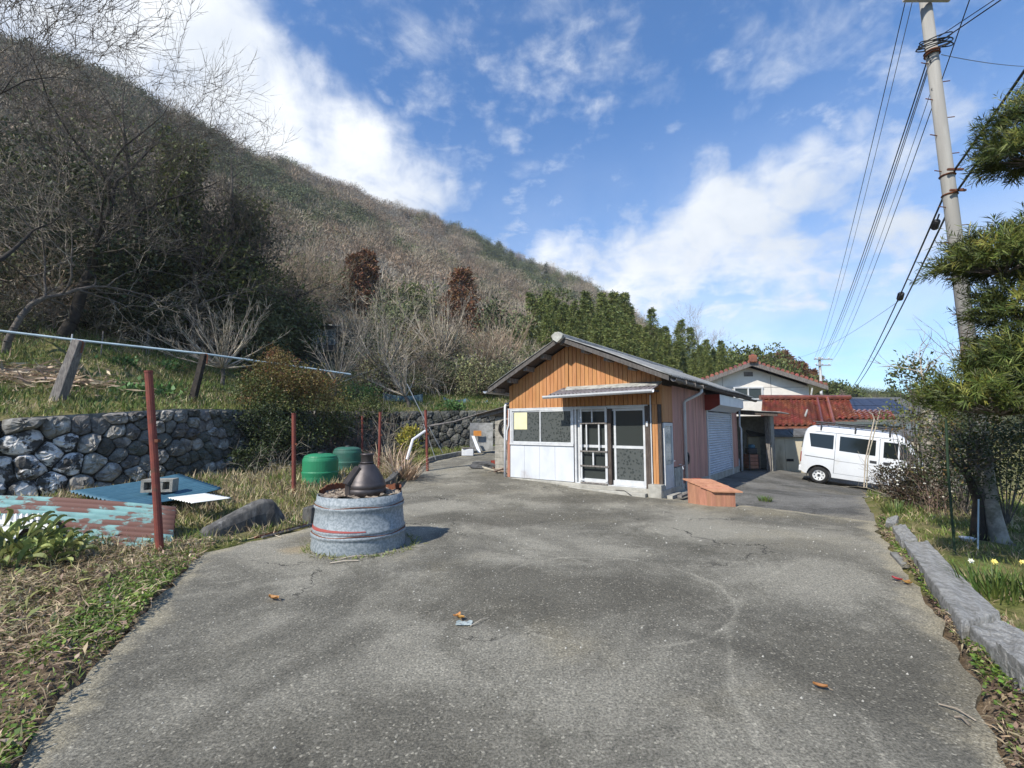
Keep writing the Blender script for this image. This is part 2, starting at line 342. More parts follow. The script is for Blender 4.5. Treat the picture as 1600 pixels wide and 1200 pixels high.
def leaf_soup(P, D, length, width, bend=0.25, nrm=None):
    """One quad per leaf: P base points, D directions, arrays of length and width."""
    P = np.asarray(P); D = np.asarray(D); D = D / (np.linalg.norm(D, axis=1, keepdims=True) + 1e-9); n = len(P)
    R = RNG.normal(size=(n, 3)) if nrm is None else nrm
    S = np.cross(D, R); S /= np.linalg.norm(S, axis=1, keepdims=True) + 1e-9
    Nn = np.cross(S, D)
    length = np.broadcast_to(length, n)[:, None]; width = np.broadcast_to(width, n)[:, None]
    V = np.stack([P, P + D * length * .45 + S * width * .5 + Nn * length * bend * .3, P + D * length - Nn * length * bend * .2, P + D * length * .45 - S * width * .5 + Nn * length * bend * .3], 1)
    return V.reshape(-1, 3), np.arange(4 * n).reshape(n, 4)
def seg_soup(A, B, ra, rb, n=3):
    """Tapered n-sided tubes for many straight segments at once."""
    A = np.asarray(A, float); B = np.asarray(B, float); ra = np.asarray(ra)[:, None]; rb = np.asarray(rb)[:, None]
    T = B - A; T /= np.linalg.norm(T, axis=1, keepdims=True) + 1e-9
    U = np.cross(T, np.where(np.abs(T[:, 2:3]) < .9, [[0, 0, 1.]], [[1., 0, 0]])); U /= np.linalg.norm(U, axis=1, keepdims=True); W = np.cross(T, U)
    ring = []
    for Q, r in ((A, ra), (B, rb)):
        for k in range(n):
            a = 2 * PI * k / n; ring.append(Q + (U * math.cos(a) + W * math.sin(a)) * r)
    V = np.stack(ring, 1).reshape(-1, 3); m = len(A)
    F = np.array([[k, (k + 1) % n, n + (k + 1) % n, n + k] for k in range(n)])[None] + (np.arange(m) * 2 * n)[:, None, None]
    return V, F.reshape(-1, 4)
def soup(name, V, F, material, parent=None, at_=None, smooth=False):
    org = np.array(ORG[parent.name] if parent is not None else (at_ if at_ is not None else (0, 0, 0)))
    return link(name, arr_mesh(name, np.asarray(V) - org, F), material, parent, at_, smooth)
# ---------------------------------------------------------------- terrain
WALL = [(-15.5, 6.6), (-12.6, 8.4), (-10.6, 10.2), (-8.9, 12.3), (-8.2, 15.0), (-7.2, 18.2), (-5.2, 20.2), (-1.0, 21.8), (3.5, 24.0), (9.0, 28.0)]
WTOP = [1.55, 1.60, 1.72, 1.98, 2.05, 2.15, 2.2, 2.3, 2.3, 2.0]
def wall_d(x, y):
    """Signed distance to the terrace wall (positive on the terrace) and the height of the wall top at the nearest point."""
    best = np.full(x.shape, 1e9); sg = np.zeros(x.shape); top = np.zeros(x.shape)
    for i in range(len(WALL) - 1):
        ax, ay = WALL[i]; bx, by = WALL[i + 1]; ex, ey = bx - ax, by - ay; L2 = ex * ex + ey * ey
        t = ((x - ax) * ex + (y - ay) * ey) / L2
        lo = -1e3 if i == 0 else 0.0; hi = 1e3 if i == len(WALL) - 2 else 1.0
        t = np.clip(t, lo, hi); d = np.hypot(x - ax - t * ex, y - ay - t * ey)
        s = np.sign(ex * (y - ay) - ey * (x - ax)); m = d < best
        best = np.where(m, d, best); sg = np.where(m, s, sg); top = np.where(m, WTOP[i] + np.clip(t, 0, 1) * (WTOP[i + 1] - WTOP[i]), top)
    return best * np.where(sg == 0, 1, sg), top
def sstep(x, a, b): t = np.clip((x - a) / (b - a), 0, 1); return t * t * (3 - 2 * t)
def yard_z(x, y):
    left = 0.052 * np.maximum(0, y - 9.6) * (1 - sstep(x, 0.5, 4.0))
    left = np.minimum(left, 0.75)
    road = np.minimum(0, -0.22 - 0.125 * ((x - 9.94) * .81 - (y - 15.2) * .55)) * sstep(y, 10.5, 13.5) * sstep(x, 3.5, 7)
    road = np.maximum(road, -1.6)
    return left + road
SKY_U = [-400, -100, 0, 85, 156, 227, 283, 368, 450, 500, 560, 640, 700, 760, 820, 880, 920, 945, 1000, 1060, 1120, 1200, 1280, 1350, 1420, 1480, 1540, 1650, 2000]
SKY_V = [10, 20, 51, 82, 110, 147, 178, 221, 246, 270, 287, 320, 345, 378, 402, 422, 438, 455, 500, 545, 580, 602, 614, 622, 618, 606, 618, 622, 640]
_th, _e = [], []
for u, v in zip(SKY_U, SKY_V):
    d = ray(u, v); _th.append(math.atan2(d.x, d.y)); _e.append(d.z / math.hypot(d.x, d.y))
_th = [-PI, -2.2, -1.5] + _th + [1.5, PI]; _e = [0, 0.1, .5] + _e + [0.03, 0.0]
RID_T = [-PI, -1.2, -.8, -.4, 0.0, .16, .3, .45, .7, PI]; RID_R = [120, 130, 140, 175, 230, 240, 170, 190, 210, 200]
R0_T = [-PI, -.9, -.5, -.1, .05, .2, .5, PI]; R0_R = [17, 19, 22, 26, 32, 38, 52, 60]
Q0_T = [-PI, -.9, -.5, -.2, .02, .15, PI]; Q0_V = [.24, .24, .25, .30, .18, .05, 0.0]
def hill_z(x, y):
    th = np.arctan2(x, y); r = np.hypot(x, y); E = np.interp(th, _th, _e); R = np.interp(th, RID_T, RID_R); r0 = np.interp(th, R0_T, R0_R); q0 = np.interp(th, Q0_T, Q0_V)
    E = np.maximum(E - np.where(th > .55, 2.2, 4.5) / R * (E > .02), 0.0)                      # crowns stand above the ground
    t = np.clip((r - r0) / (R - r0), 0, 1); q = q0 + (1 - q0) * t ** 0.72
    z = CAM_H * t + r * E * q
    z = np.where(r > R, CAM_H + R * E - (r - R) * 0.35 * np.clip(E * 3, 0, 1), z)
    bumps = 2.2 * np.sin(x * .061 + 1.3 * np.sin(y * .043)) * np.sin(y * .052 + x * .021) * np.clip((r - 60) / 100, 0, 1) * np.clip(E * 4, 0, 1)
    return z + bumps, np.clip((r - r0) / 8.0, 0, 1) * (E > 0.004)
def ground_z(x, y):
    x = np.asarray(x, float); y = np.asarray(y, float)
    d, top = wall_d(x, y); yz = yard_z(x, y)
    dd = np.maximum(d, 0); ter = top - 0.05 + 0.27 * np.minimum(dd, 5) + 0.40 * np.maximum(dd - 5, 0) * (dd < 14) + 3.6 * (dd >= 14)
    hz, hw = hill_z(x, y)
    tz = np.maximum(ter, hz) * hw + ter * (1 - hw)
    yz2 = yz * (1 - hw) + np.maximum(hz, yz) * hw
    return np.where(d > 0, tz, yz2)
def gz(x, y): return float(ground_z(np.array([x]), np.array([y]))[0])
def gp(x, y, dz=0.0): return Vector((x, y, gz(x, y) + dz))
def ug(u, Y):                                 # ground point Y metres ahead in the column u
    x = (u - 800) / FOC * Y; return gp(x, Y)

def jag(poly, step, amp, closed=True):
    out = []
    n = len(poly)
    for i in range(n if closed else n - 1):
        a = Vector(poly[i]); b = Vector(poly[(i + 1) % n]); k = max(1, int((b - a).length / step)); t = (b - a).normalized() if (b - a).length else Vector((1, 0)); nn = Vector((-t.y, t.x))
        for j in range(k): out.append(a + (b - a) * (j / k) + nn * ((random.uniform(-amp, amp) * .7 + amp * 1.3 * math.sin(9.1 * (a + (b - a) * (j / k)).y + 3 * (a + (b - a) * (j / k)).x) * math.sin(3.7 * (a + (b - a) * (j / k)).y)) if j else 0))
    return out
YARD = [(-1.75, -4.0), (-2.02, 1.2), (-2.29, 2.29), (-2.55, 2.72), (-2.72, 3.12), (-3.02, 3.85), (-3.44, 4.84), (-3.85, 5.95), (-3.5, 6.6), (-3.2, 7.3), (-3.05, 8.6), (-2.85, 10.0), (-2.78, 11.2), (-2.95, 13.0), (-3.0, 14.6), (-2.75, 16.4), (-1.0, 20.3), (1.2, 20.6),
        (0.3, 13.3), (3.3, 10.35), (4.75, 9.35), (6.05, 7.85), (5.55, 7.2), (4.66, 5.76), (3.84, 4.48), (3.13, 3.38), (2.29, 2.29), (1.9, 1.2), (1.8, -4.0)]
LANE = [(3.3, 10.33), (4.75, 9.33), (6.05, 7.83), (6.35, 8.25), (7.4, 9.8), (9.1, 12.3), (11.0, 12.9), (14.0, 12.0), (20.0, 9.5), (26.0, 13.0), (20.0, 16.4), (14.0, 17.7), (8.9, 18.3), (8.9, 20.5), (6.0, 20.5), (5.0, 16.0)]
def slab(name, poly, material, dz, depth, step, amp, grid):
    b = jag(poly, step, amp); pts = [Vector((p.x, p.y)) for p in b]; nb = len(pts)
    xs = [p.x for p in pts]; ys = [p.y for p in pts]
    gx, gy = np.meshgrid(np.arange(min(xs), max(xs), grid), np.arange(min(ys), max(ys), grid)); gx = gx.ravel() + .03; gy = gy.ravel() + .03
    m = inside(gx, gy, [(p.x, p.y) for p in pts])
    bx, by = np.array(xs), np.array(ys); ok = np.array([((bx - x) ** 2 + (by - y) ** 2).min() > (grid * .45) ** 2 for x, y in zip(gx[m], gy[m])])
    pts2 = pts + [Vector((x, y)) for x, y in zip(gx[m][ok], gy[m][ok])]
    v, e, f, ov, oe, of = geometry.delaunay_2d_cdt(pts2, [(i, (i + 1) % nb) for i in range(nb)], [], 1, 1e-5)
    z = ground_z(np.array([p.x for p in v]), np.array([p.y for p in v])) + dz
    mb = MB(); mb.v = [(p.x, p.y, zz) for p, zz in zip(v, z)]
    mb.f = [tuple(q) for q in f]
    base = len(mb.v); zb = ground_z(bx, by)
    mb.v += [(p.x, p.y, zz + dz) for p, zz in zip(pts, zb)] + [(p.x, p.y, zz + dz - depth) for p, zz in zip(pts, zb)]
    mb.f += [(base + i, base + nb + i, base + nb + (i + 1) % nb, base + (i + 1) % nb) for i in range(nb)]
    o = mb.build(name, material); at2 = o.data.color_attributes.new('edge', 'FLOAT_COLOR', 'POINT'); nv = len(v); c = np.zeros((len(mb.v), 4), np.float32); c[:, 3] = 1
    P2 = np.array([(q.x, q.y) for q in v]); dm = np.min(np.hypot(P2[:, 0:1] - bx[None], P2[:, 1:2] - by[None]), 1); c[:nv, 0] = np.clip(1 - dm / .30, 0, 1); c[nv:, 0] = 1; at2.data.foreach_set('color', c.ravel())
    tag(o, kind='structure'); return o

def concrete_mat(name, tone, arcs=(), stains=()):
    m = bpy.data.materials.new(name); m.use_nodes = True; nt = m.node_tree; N = nt.nodes; Lk = nt.links; b = N['Principled BSDF']
    b.inputs['Roughness'].default_value = .93; b.inputs['Specular IOR Level'].default_value = .25
    g = N.new('ShaderNodeNewGeometry'); pos = g.outputs['Position']
    def noise(s, d=8, r=.6, dist=0, st=(1, 1, 1)):
        mp = N.new('ShaderNodeMapping'); mp.inputs['Scale'].default_value = st; Lk.new(pos, mp.inputs[0])
        n = N.new('ShaderNodeTexNoise'); n.inputs['Scale'].default_value = s; n.inputs['Detail'].default_value = d; n.inputs['Roughness'].default_value = r; n.inputs['Distortion'].default_value = dist
        Lk.new(mp.outputs[0], n.inputs['Vector']); return n.outputs['Fac']
    def rng(f, a, bb, lo=0., hi=1.):
        x = N.new('ShaderNodeMapRange'); x.interpolation_type = 'SMOOTHSTEP'; Lk.new(f, x.inputs[0])
        for i, q in enumerate((a, bb, lo, hi)): x.inputs[i + 1].default_value = q
        return x.outputs[0]
    def mix(f, a, c, mode='MIX'):
        x = N.new('ShaderNodeMix'); x.data_type = 'RGBA'; x.blend_type = mode
        if hasattr(f, 'links'): Lk.new(f, x.inputs[0])
        else: x.inputs[0].default_value = f
        for i, q in ((6, a), (7, c)):
            if hasattr(q, 'links'): Lk.new(q, x.inputs[i])
            else: x.inputs[i].default_value = (*q, 1)
        return x.outputs[2]
    def mm(op, a, c=None):
        x = N.new('ShaderNodeMath'); x.operation = op
        for i, q in enumerate((a, c)):
            if q is None: continue
            if hasattr(q, 'links'): Lk.new(q, x.inputs[i])
            else: x.inputs[i].default_value = q
        return x.outputs[0]
    t = tone
    col = mix(rng(noise(.45, 7, .62, .7), .38, .60), tuple(x * .50 for x in t), tuple(x * 1.0 for x in t))
    col = mix(mm('MULTIPLY', rng(noise(1.3, 9, .75, .5), .48, .68), .55), col, tuple(x * 1.28 for x in t))
    col = mix(mm('MULTIPLY', rng(noise(.7, 9, .76, .4, (1, .7, 1)), .50, .66), .85), col, (t[0] * .40, t[1] * .40, t[2] * .385))
    col = mix(mm('MULTIPLY', rng(noise(.35, 5, .6, .3), .52, .7), .45), col, (t[0] * 1.12, t[1] * 1.02, t[2] * .80))
    sp = N.new('ShaderNodeSeparateXYZ'); Lk.new(pos, sp.inputs[0])
    wob = mm('MULTIPLY', mm('SUBTRACT', noise(1.2, 4), .5), .35)
    for (cx, cy, R, w, amt) in arcs:
        dx = mm('SUBTRACT', sp.outputs[0], cx); dy = mm('SUBTRACT', sp.outputs[1], cy)
        dist = mm('SQRT', mm('ADD', mm('MULTIPLY', dx, dx), mm('MULTIPLY', dy, dy)))
        line = rng(mm('ABSOLUTE', mm('ADD', mm('SUBTRACT', dist, R), wob)), w, 0.0)
        line = mm('MULTIPLY', mm('MULTIPLY', line, rng(noise(.9, 5, .7), .42, .6)), abs(amt))
        col = mix(line, col, tuple(x * (1.55 if amt > 0 else .38) for x in t))
    ea = N.new('ShaderNodeAttribute'); ea.attribute_name = 'edge'; es = N.new('ShaderNodeSeparateColor'); Lk.new(ea.outputs['Color'], es.inputs[0])
    col = mix(mm('MULTIPLY', rng(mm('ADD', es.outputs[0], mm('MULTIPLY', mm('SUBTRACT', noise(2.6, 6, .7), .5), 1.6)), .45, 1.0), .75), col, (t[0] * 1.35, t[1] * 1.28, t[2] * 1.12))
    for (cx, cy, rx, ry, amt) in stains:
        dx = mm('DIVIDE', mm('SUBTRACT', sp.outputs[0], cx), rx); dy = mm('DIVIDE', mm('SUBTRACT', sp.outputs[1], cy), ry)
        dd = mm('ADD', mm('SQRT', mm('ADD', mm('MULTIPLY', dx, dx), mm('MULTIPLY', dy, dy))), mm('MULTIPLY', mm('SUBTRACT', noise(1.1, 7, .68), .5), 1.7))
        col = mix(mm('MULTIPLY', rng(dd, 1.0, .35), abs(amt)), col, (t[0] * .36, t[1] * .355, t[2] * .345) if amt > 0 else (.40, .32, .20))
    cv = N.new('ShaderNodeTexVoronoi'); cv.feature = 'DISTANCE_TO_EDGE'; cv.inputs['Scale'].default_value = .42; wv = N.new('ShaderNodeVectorMath'); wv.operation = 'MULTIPLY_ADD'
    wn = N.new('ShaderNodeTexNoise'); wn.inputs['Scale'].default_value = 1.6; wn.inputs['Detail'].default_value = 7; wn.inputs['Roughness'].default_value = .7; Lk.new(pos, wn.inputs['Vector'])
    Lk.new(wn.outputs['Color'], wv.inputs[0]); wv.inputs[1].default_value = (.9, .9, 0); Lk.new(pos, wv.inputs[2]); Lk.new(wv.outputs[0], cv.inputs['Vector'])
    col = mix(mm('MULTIPLY', rng(cv.outputs['Distance'], .0045, .0018), rng(noise(.5, 3), .50, .60)), col, (.035, .033, .03))
    fine = noise(62, 5, .8); mid = noise(19, 6, .75)
    col = mix(.92, col, mix(rng(fine, .34, .66), (.34, .34, .335), (1.26, 1.25, 1.23)), 'MULTIPLY')
    col = mix(.70, col, mix(rng(mid, .34, .66), (.72, .72, .71), (1.12, 1.11, 1.09)), 'MULTIPLY')
    pb = N.new('ShaderNodeTexVoronoi'); pb.inputs['Scale'].default_value = 85; Lk.new(pos, pb.inputs['Vector'])
    pr = N.new('ShaderNodeSeparateColor'); Lk.new(pb.outputs['Color'], pr.inputs[0])
    col = mix(mm('MULTIPLY', rng(pr.outputs[0], .93, 1.0), .40), col, (t[0] * 2.0, t[1] * 1.97, t[2] * 1.9))
    col = mix(mm('MULTIPLY', rng(pr.outputs[1], .93, 1.0), .40), col, (.05, .05, .048))
    vo = N.new('ShaderNodeTexVoronoi'); vo.inputs['Scale'].default_value = 26; Lk.new(pos, vo.inputs['Vector'])
    col = mix(mm('MULTIPLY', rng(vo.outputs['Distance'], .15, .10), rng(noise(13, 2), .62, .70)), col, (.50, .48, .43))
    Lk.new(col, b.inputs['Base Color'])
    bp = N.new('ShaderNodeBump'); bp.inputs['Strength'].default_value = .8; bp.inputs['Distance'].default_value = .014
    Lk.new(mm('ADD', fine, mm('MULTIPLY', noise(16, 6, .7), .8)), bp.inputs['Height']); Lk.new(bp.outputs[0], b.inputs['Normal'])
    return m
def ground_mat():
    m = bpy.data.materials.new('soil_and_turf'); m.use_nodes = True; nt = m.node_tree; N = nt.nodes; Lk = nt.links; b = N['Principled BSDF']
    b.inputs['Roughness'].default_value = .97; b.inputs['Specular IOR Level'].default_value = .1
    g = N.new('ShaderNodeNewGeometry'); pos = g.outputs['Position']
    at_ = N.new('ShaderNodeAttribute'); at_.attribute_name = 'cover'; sc = N.new('ShaderNodeSeparateColor'); Lk.new(at_.outputs['Color'], sc.inputs[0])
    def noise(s, d=8, r=.62):
        n = N.new('ShaderNodeTexNoise'); n.inputs['Scale'].default_value = s; n.inputs['Detail'].default_value = d; n.inputs['Roughness'].default_value = r; Lk.new(pos, n.inputs['Vector']); return n.outputs['Fac']
    def rng(f, a, bb):
        x = N.new('ShaderNodeMapRange'); x.interpolation_type = 'SMOOTHSTEP'; Lk.new(f, x.inputs[0]); x.inputs[1].default_value = a; x.inputs[2].default_value = bb; return x.outputs[0]
    def mix(f, a, c):
        x = N.new('ShaderNodeMix'); x.data_type = 'RGBA'; Lk.new(f, x.inputs[0])
        for i, q in ((6, a), (7, c)):
            if hasattr(q, 'links'): Lk.new(q, x.inputs[i])
            else: x.inputs[i].default_value = (*q, 1)
        return x.outputs[2]
    soil = mix(rng(noise(7), .35, .65), (.085, .062, .042), (.17, .125, .08))
    soil = mix(rng(noise(38, 4), .55, .7), soil, (.30, .23, .15))
    turf = mix(rng(noise(2.2), .36, .62), (.105, .120, .032), (.20, .175, .080))
    turf = mix(rng(noise(24, 5), .5, .72), turf, (.055, .060, .020))
    wood = mix(rng(noise(.09, 8), .4, .6), (.085, .068, .052), (.055, .058, .034))
    wood = mix(rng(noise(.8, 8), .45, .65), wood, (.11, .09, .07))
    f1 = N.new('ShaderNodeMath'); f1.operation = 'ADD'; Lk.new(sc.outputs[0], f1.inputs[0])
    nn = N.new('ShaderNodeMath'); nn.operation = 'MULTIPLY_ADD'; nn.inputs[1].default_value = .9; nn.inputs[2].default_value = -.45; Lk.new(noise(.8), nn.inputs[0]); Lk.new(nn.outputs[0], f1.inputs[1])
    col = mix(rng(f1.outputs[0], .3, .65), soil, turf); col = mix(sc.outputs[1], col, wood)
    Lk.new(col, b.inputs['Base Color'])
    bp = N.new('ShaderNodeBump'); bp.inputs['Strength'].default_value = .8; bp.inputs['Distance'].default_value = .05; Lk.new(noise(18), bp.inputs['Height']); Lk.new(bp.outputs[0], b.inputs['Normal'])
    return m
def build_ground():
    th = np.concatenate([np.arange(-180, -62, 4.0), np.arange(-62, 62, .6), np.arange(62, 180.1, 4.0)]) * PI / 180
    r = [0.25]
    while r[-1] < 700: r.append(r[-1] * 1.032 + .02)
    r = np.array(r); TH, R = np.meshgrid(th, r); X, Y = R * np.sin(TH), R * np.cos(TH)
    dw, _tp = wall_d(X, Y); Z = np.where((dw > 0) & (dw < .75) & (R < 40), yard_z(X, Y) - .1, ground_z(X, Y))
    Z = Z + .035 * (np.sin(X * 3.1 + 2 * np.sin(Y * 1.7)) * np.sin(Y * 2.7) + .5 * np.sin(X * 9 + Y * 7)) * np.clip(1.2 - np.abs(R - 12) / 30, 0, 1)
    def off(poly): return inside(X.ravel(), Y.ravel(), poly).reshape(X.shape)
    ins = off(YARD) | off(LANE)
    low = ins.copy()
    low[1:] |= ins[:-1]; low[:-1] |= ins[1:]; low[:, 1:] |= ins[:, :-1]; low[:, :-1] |= ins[:, 1:]
    Z = np.where(low, ground_z(X, Y) - np.where((Y > 7.2) & (X > 2.5), .075, .035), Z)
    Z = np.where((Y < 1.0) & (~low), ground_z(X, Y) - .02, Z)
    nr, nt_ = X.shape
    idx = np.arange(nr * nt_).reshape(nr, nt_)
    F = np.stack([idx[:-1, :-1], idx[:-1, 1:], idx[1:, 1:], idx[1:, :-1]], -1).reshape(-1, 4)[:, ::-1]
    V = np.stack([X, Y, Z], -1).reshape(-1, 3)
    me = arr_mesh('ground', V, F)
    d, top = wall_d(X, Y); hz, hw = hill_z(X, Y)
    turf = np.where(d > .1, .75, np.where(X > 4, .75, .30)); turf = np.where((X < -3) & (d < 0) & (Y > 5.6), .62, turf)
    wood = np.where(R > 60, 1.0, np.where((d > 9), .9, 0)) * np.where(X > 30, .4, 1)
    ca = me.color_attributes.new('cover', 'FLOAT_COLOR', 'POINT'); c = np.zeros((nr * nt_, 4), np.float32); c[:, 0] = turf.ravel(); c[:, 1] = wood.ravel(); c[:, 3] = 1
    ca.data.foreach_set('color', c.ravel())
    o = link('ground', me, ground_mat(), smooth=True); tag(o, kind='structure')
build_ground()
def build_edge():
    pts = [Vector(p) for p in WALL]; rows = []
    fine_ = []
    for a, b in zip(pts, pts[1:]):
        k = max(2, int((b - a).length / .25)); fine_ += [a + (b - a) * (i / k) for i in range(k)]
    V = []; nrow = 9
    for i, p in enumerate(fine_):
        d = (fine_[min(i + 2, len(fine_) - 1)] - fine_[max(i - 2, 0)]).normalized(); n = Vector((-d.y, d.x))
        for j in range(nrow):
            o = -.02 + .20 * j; q = p + n * o; dd, tp = wall_d(np.array([q.x]), np.array([q.y])); z = float(tp[0]) - .06 + .27 * max(0, o); g_ = gz(q.x, q.y)
            V.append((q.x, q.y, z if o < .6 else max(min(z, g_ + .12), g_ - .02) if o < 1.3 else g_ - .10))
    F = [(i * nrow + j, i * nrow + j + 1, (i + 1) * nrow + j + 1, (i + 1) * nrow + j) for i in range(len(fine_) - 1) for j in range(nrow - 1)]
    me = arr_mesh('terrace_edge', V, F); ca = me.color_attributes.new('cover', 'FLOAT_COLOR', 'POINT'); c = np.zeros((len(V), 4), np.float32); c[:, 0] = .7; c[:, 3] = 1; ca.data.foreach_set('color', c.ravel())
    tag(link('terrace_edge', me, bpy.data.materials['soil_and_turf'], smooth=True), kind='structure')
build_edge()
TONE = (.338, .318, .262)
slab('driveway', YARD, concrete_mat('worn_yard_concrete', TONE, [(-1.2, 3.2, 3.1, .04, .4), (-1.5, 3.0, 2.3, .035, .35), (.9, 4.6, 1.15, .035, .6), (1.3, 5.6, 1.5, .04, .3), (.2, 2.2, 1.9, .16, -.6), (5.8, 1.5, 4.7, .05, .35), (3.0, 7.5, 4.2, .30, -.5), (-3.5, 4.5, 4.6, .26, -.4), (2.6, 9.2, 5.2, .35, -.45)], [(.4, 4.6, 2.4, 1.1, .75), (.3, 8.2, 2.6, 1.0, .7), (2.6, 3.3, 1.5, .9, .6), (-.8, 2.4, 1.4, .7, .55), (3.2, 6.2, 1.8, .8, .5), (-1.2, 11.2, 1.6, .9, .4), (1.6, 10.2, 2.2, .7, .75), (-2.65, 6.1, .4, .3, -.7)]), .0, .10, .13, .030, .45)
slab('lane', LANE, concrete_mat('worn_lane_concrete', (.22, .213, .195), [(12, 4, 9.5, .15, .4), (12, 4, 10.8, .12, .4)]), -.035, .10, .2, .02, .6)
# ---------------------------------------------------------------- the workshop house
HC = Vector((3.382, 10.4645, 0)); HL = Vector((-.7992, .6011, 0)); HB = Vector((.6011, .7992, 0))
def H(L, m, z): return HC + HL * L + HB * m + Vector((0, 0, z))
def hbox(mb, L0, L1, m0, m1, z0, z1): return mb.hexa([H(L0, m0, z0), H(L1, m0, z0), H(L1, m1, z0), H(L0, m1, z0), H(L0, m0, z1), H(L1, m0, z1), H(L1, m1, z1), H(L0, m1, z1)])
def facL(u, v, m=0.0):
    O = HC + HB * m; C0 = Vector((0, 0, CAM_H)); d = ray(u, v); P = C0 + d * ((O - C0).dot(HB) / d.dot(HB)); return (P - HC).dot(HL), P.z
RL, RZ = 2.36, 3.74                            # ridge position and underside height
def roof_z(L): return RZ - (.515 if L > RL else .425) * abs(L - RL)
house = thing('workshop', 'small orange boarded workshop with a grey gable roof and white sliding doors', 'workshop', H(2.15, 0, 0))
def hb(name, m, *boxes, parent=house, bev=0, smooth=False):
    mb = MB()
    for b in boxes: hbox(mb, *b)
    o = mb.build(name, m, parent)
    return bevel(o, bev) if bev else o
def build_house():
    P = house
    mb = MB(); prof = [(.05, .17), (4.27, .17), (4.27, roof_z(4.27) - .06), (RL, RZ - .05), (.05, roof_z(.05) - .06)]
    mb.prism([H(l, .06, z) for l, z in prof], [H(l, 7.92, z) for l, z in prof]); mb.build('wall', M['darkwood'], P)
    hb('plinth', M['conc'], (-.04, 4.38, -.16, 8.0, -.4, .172), (-.03, .27, -.22, .05, -.3, .29), bev=.012)
    hb('step', M['conc'], (.3, 2.3, -.32, -.165, -.3, .09), bev=.012)
    # gable planks
    n = 38; w = 4.34 / n
    pk = []
    for i in range(n):
        a, b = -.02 + i * w + .006, -.02 + (i + 1) * w - .006; dm = random.uniform(-.004, .004)
        if abs(a - 2.4) < w * .5: a += .012
        mb = MB(); za, zb = roof_z(a) - .03, roof_z(b) - .03
        lo = 2.085 + random.uniform(-.004, .004)
        mid = [(a, lo), (b, lo)] + ([(b, zb), (RL, RZ - .03), (a, za)] if a < RL < b else [(b, zb), (a, za)])
        mb.prism([H(l, -.018 + dm, z) for l, z in mid], [H(l, .055, z) for l, z in mid])
        o = mb.build('plank', M['plank'], P)
    for (a, b) in ((.085, .145), (.15, .205)): hb('plank', M['plank'], (a, b, -.02, .05, .29, 2.08))
    hb('corner_post', M['darkwood'], (.0, .075, -.03, .055, .29, 2.08))
    hb('door_post', M['darkwood'], (.255, .375, -.035, .05, .175, 2.05))
    hb('trim_board', M['alu'], (.3, 4.36, -.034, -.02, 2.058, 2.082))
    hb('switch_box', M['alu'], (.30, .345, -.055, -.036, 1.58, 1.70))
    hb('conduit', M['alu'], (.222, .245, -.04, .05, .18, 2.3))
    hb('corner_strip', M['pinkred'], (4.29, 4.375, -.02, .06, .17, 2.05))
    # white lower panels
    e = [2.26, 2.82, 3.30, 3.80, 4.28]
    for a, b in zip(e, e[1:]): hb('panel', M['whitepanel'], (a + .003, b - .003, -.012, .055, .185, 1.075))
    # window
    wf = hb('window', M['alu'], (2.25, 4.28, -.045, .05, 1.08, 1.135), (2.25, 4.28, -.03, .05, 2.01, 2.055), (2.25, 2.30, -.03, .05, 1.136, 2.009), (4.22, 4.28, -.03, .05, 1.136, 2.009))
    ml = facL(908 - 60, 670)[0]
    for (a, b, m0) in ((2.302, 3.29, -.004), (3.262, 4.218, .016)):
        hb('frame', M['alu'], (a, b, m0 - .02, m0 + .012, 1.138, 1.172), (a, b, m0 - .02, m0 + .012, 1.975, 2.008), (a, a + .034, m0 - .02, m0 + .012, 1.173, 1.974), (b - .034, b, m0 - .02, m0 + .012, 1.173, 1.974), parent=wf)
        hb('pane', M['glassfl'], (a + .03, b - .03, m0, m0 + .006, 1.165, 1.98), parent=wf)
    hb('notice', M['paper'], (3.72, 4.16, .006, .0145, 1.50, 1.965), parent=wf)
    # door surround and sliding doors
    hb('door_frame', M['alu'], (.376, 2.25, -.04, .05, 2.012, 2.056), (2.165, 2.215, -.04, .05, .175, 2.011), (.376, 2.164, -.05, .05, .172, .192))
    d = thing_part('sliding_door', P)
    a, b = .385, 1.16
    hb('frame', M['alu'], (a, a + .05, .0, .03, .195, 2.008), (b - .05, b, .0, .03, .195, 2.008), (a + .051, b - .051, .0, .03, 1.955, 2.008), (a + .051, b - .051, .0, .03, .195, .325), (a + .051, b - .051, -.002, .03, 1.06, 1.125), parent=d)
    hb('pane', M['glass'], (a + .05, b - .05, .012, .020, 1.12, 1.96), parent=d)
    hb('pane', M['glassfl'], (a + .05, b - .05, .012, .020, .32, 1.065), parent=d)
    d2 = thing_part('sliding_door', P)
    a, b = 1.12, 2.155
    hb('frame', M['alu'], (a, a + .05, .032, .05, .195, 2.008), (b - .05, b, .032, .05, .195, 2.008), (a + .051, b - .051, .032, .05, 1.955, 2.008), (a + .051, b - .051, .032, .05, .195, .30), (a + .051, b - .051, .030, .05, 1.06, 1.125), parent=d2)
    hb('pane', M['glass'], (a + .05, b - .05, .040, .046, .29, 1.96), parent=d2)
    # loose lattice in front of the second door
    lt = thing_part('lattice_screen', P); lt['label'] = 'pale timber lattice fixed over the sliding door'
    def zf(y): return 2.05 - (y - 322) / (935 - 322) * 1.86
    def lf(x): return facL(770 + x / 5.333, 690)[0]
    m0, m1 = -.062, -.042
    def bar(x0, x1, y0, y1, mt='alu', k=0): hb('bar', M[mt], (lf(x1), lf(x0), m0 - k, m1 - k, zf(y1), zf(y0)), parent=lt)
    bar(738, 752, 322, 935); bar(944, 962, 322, 935, 'alu')
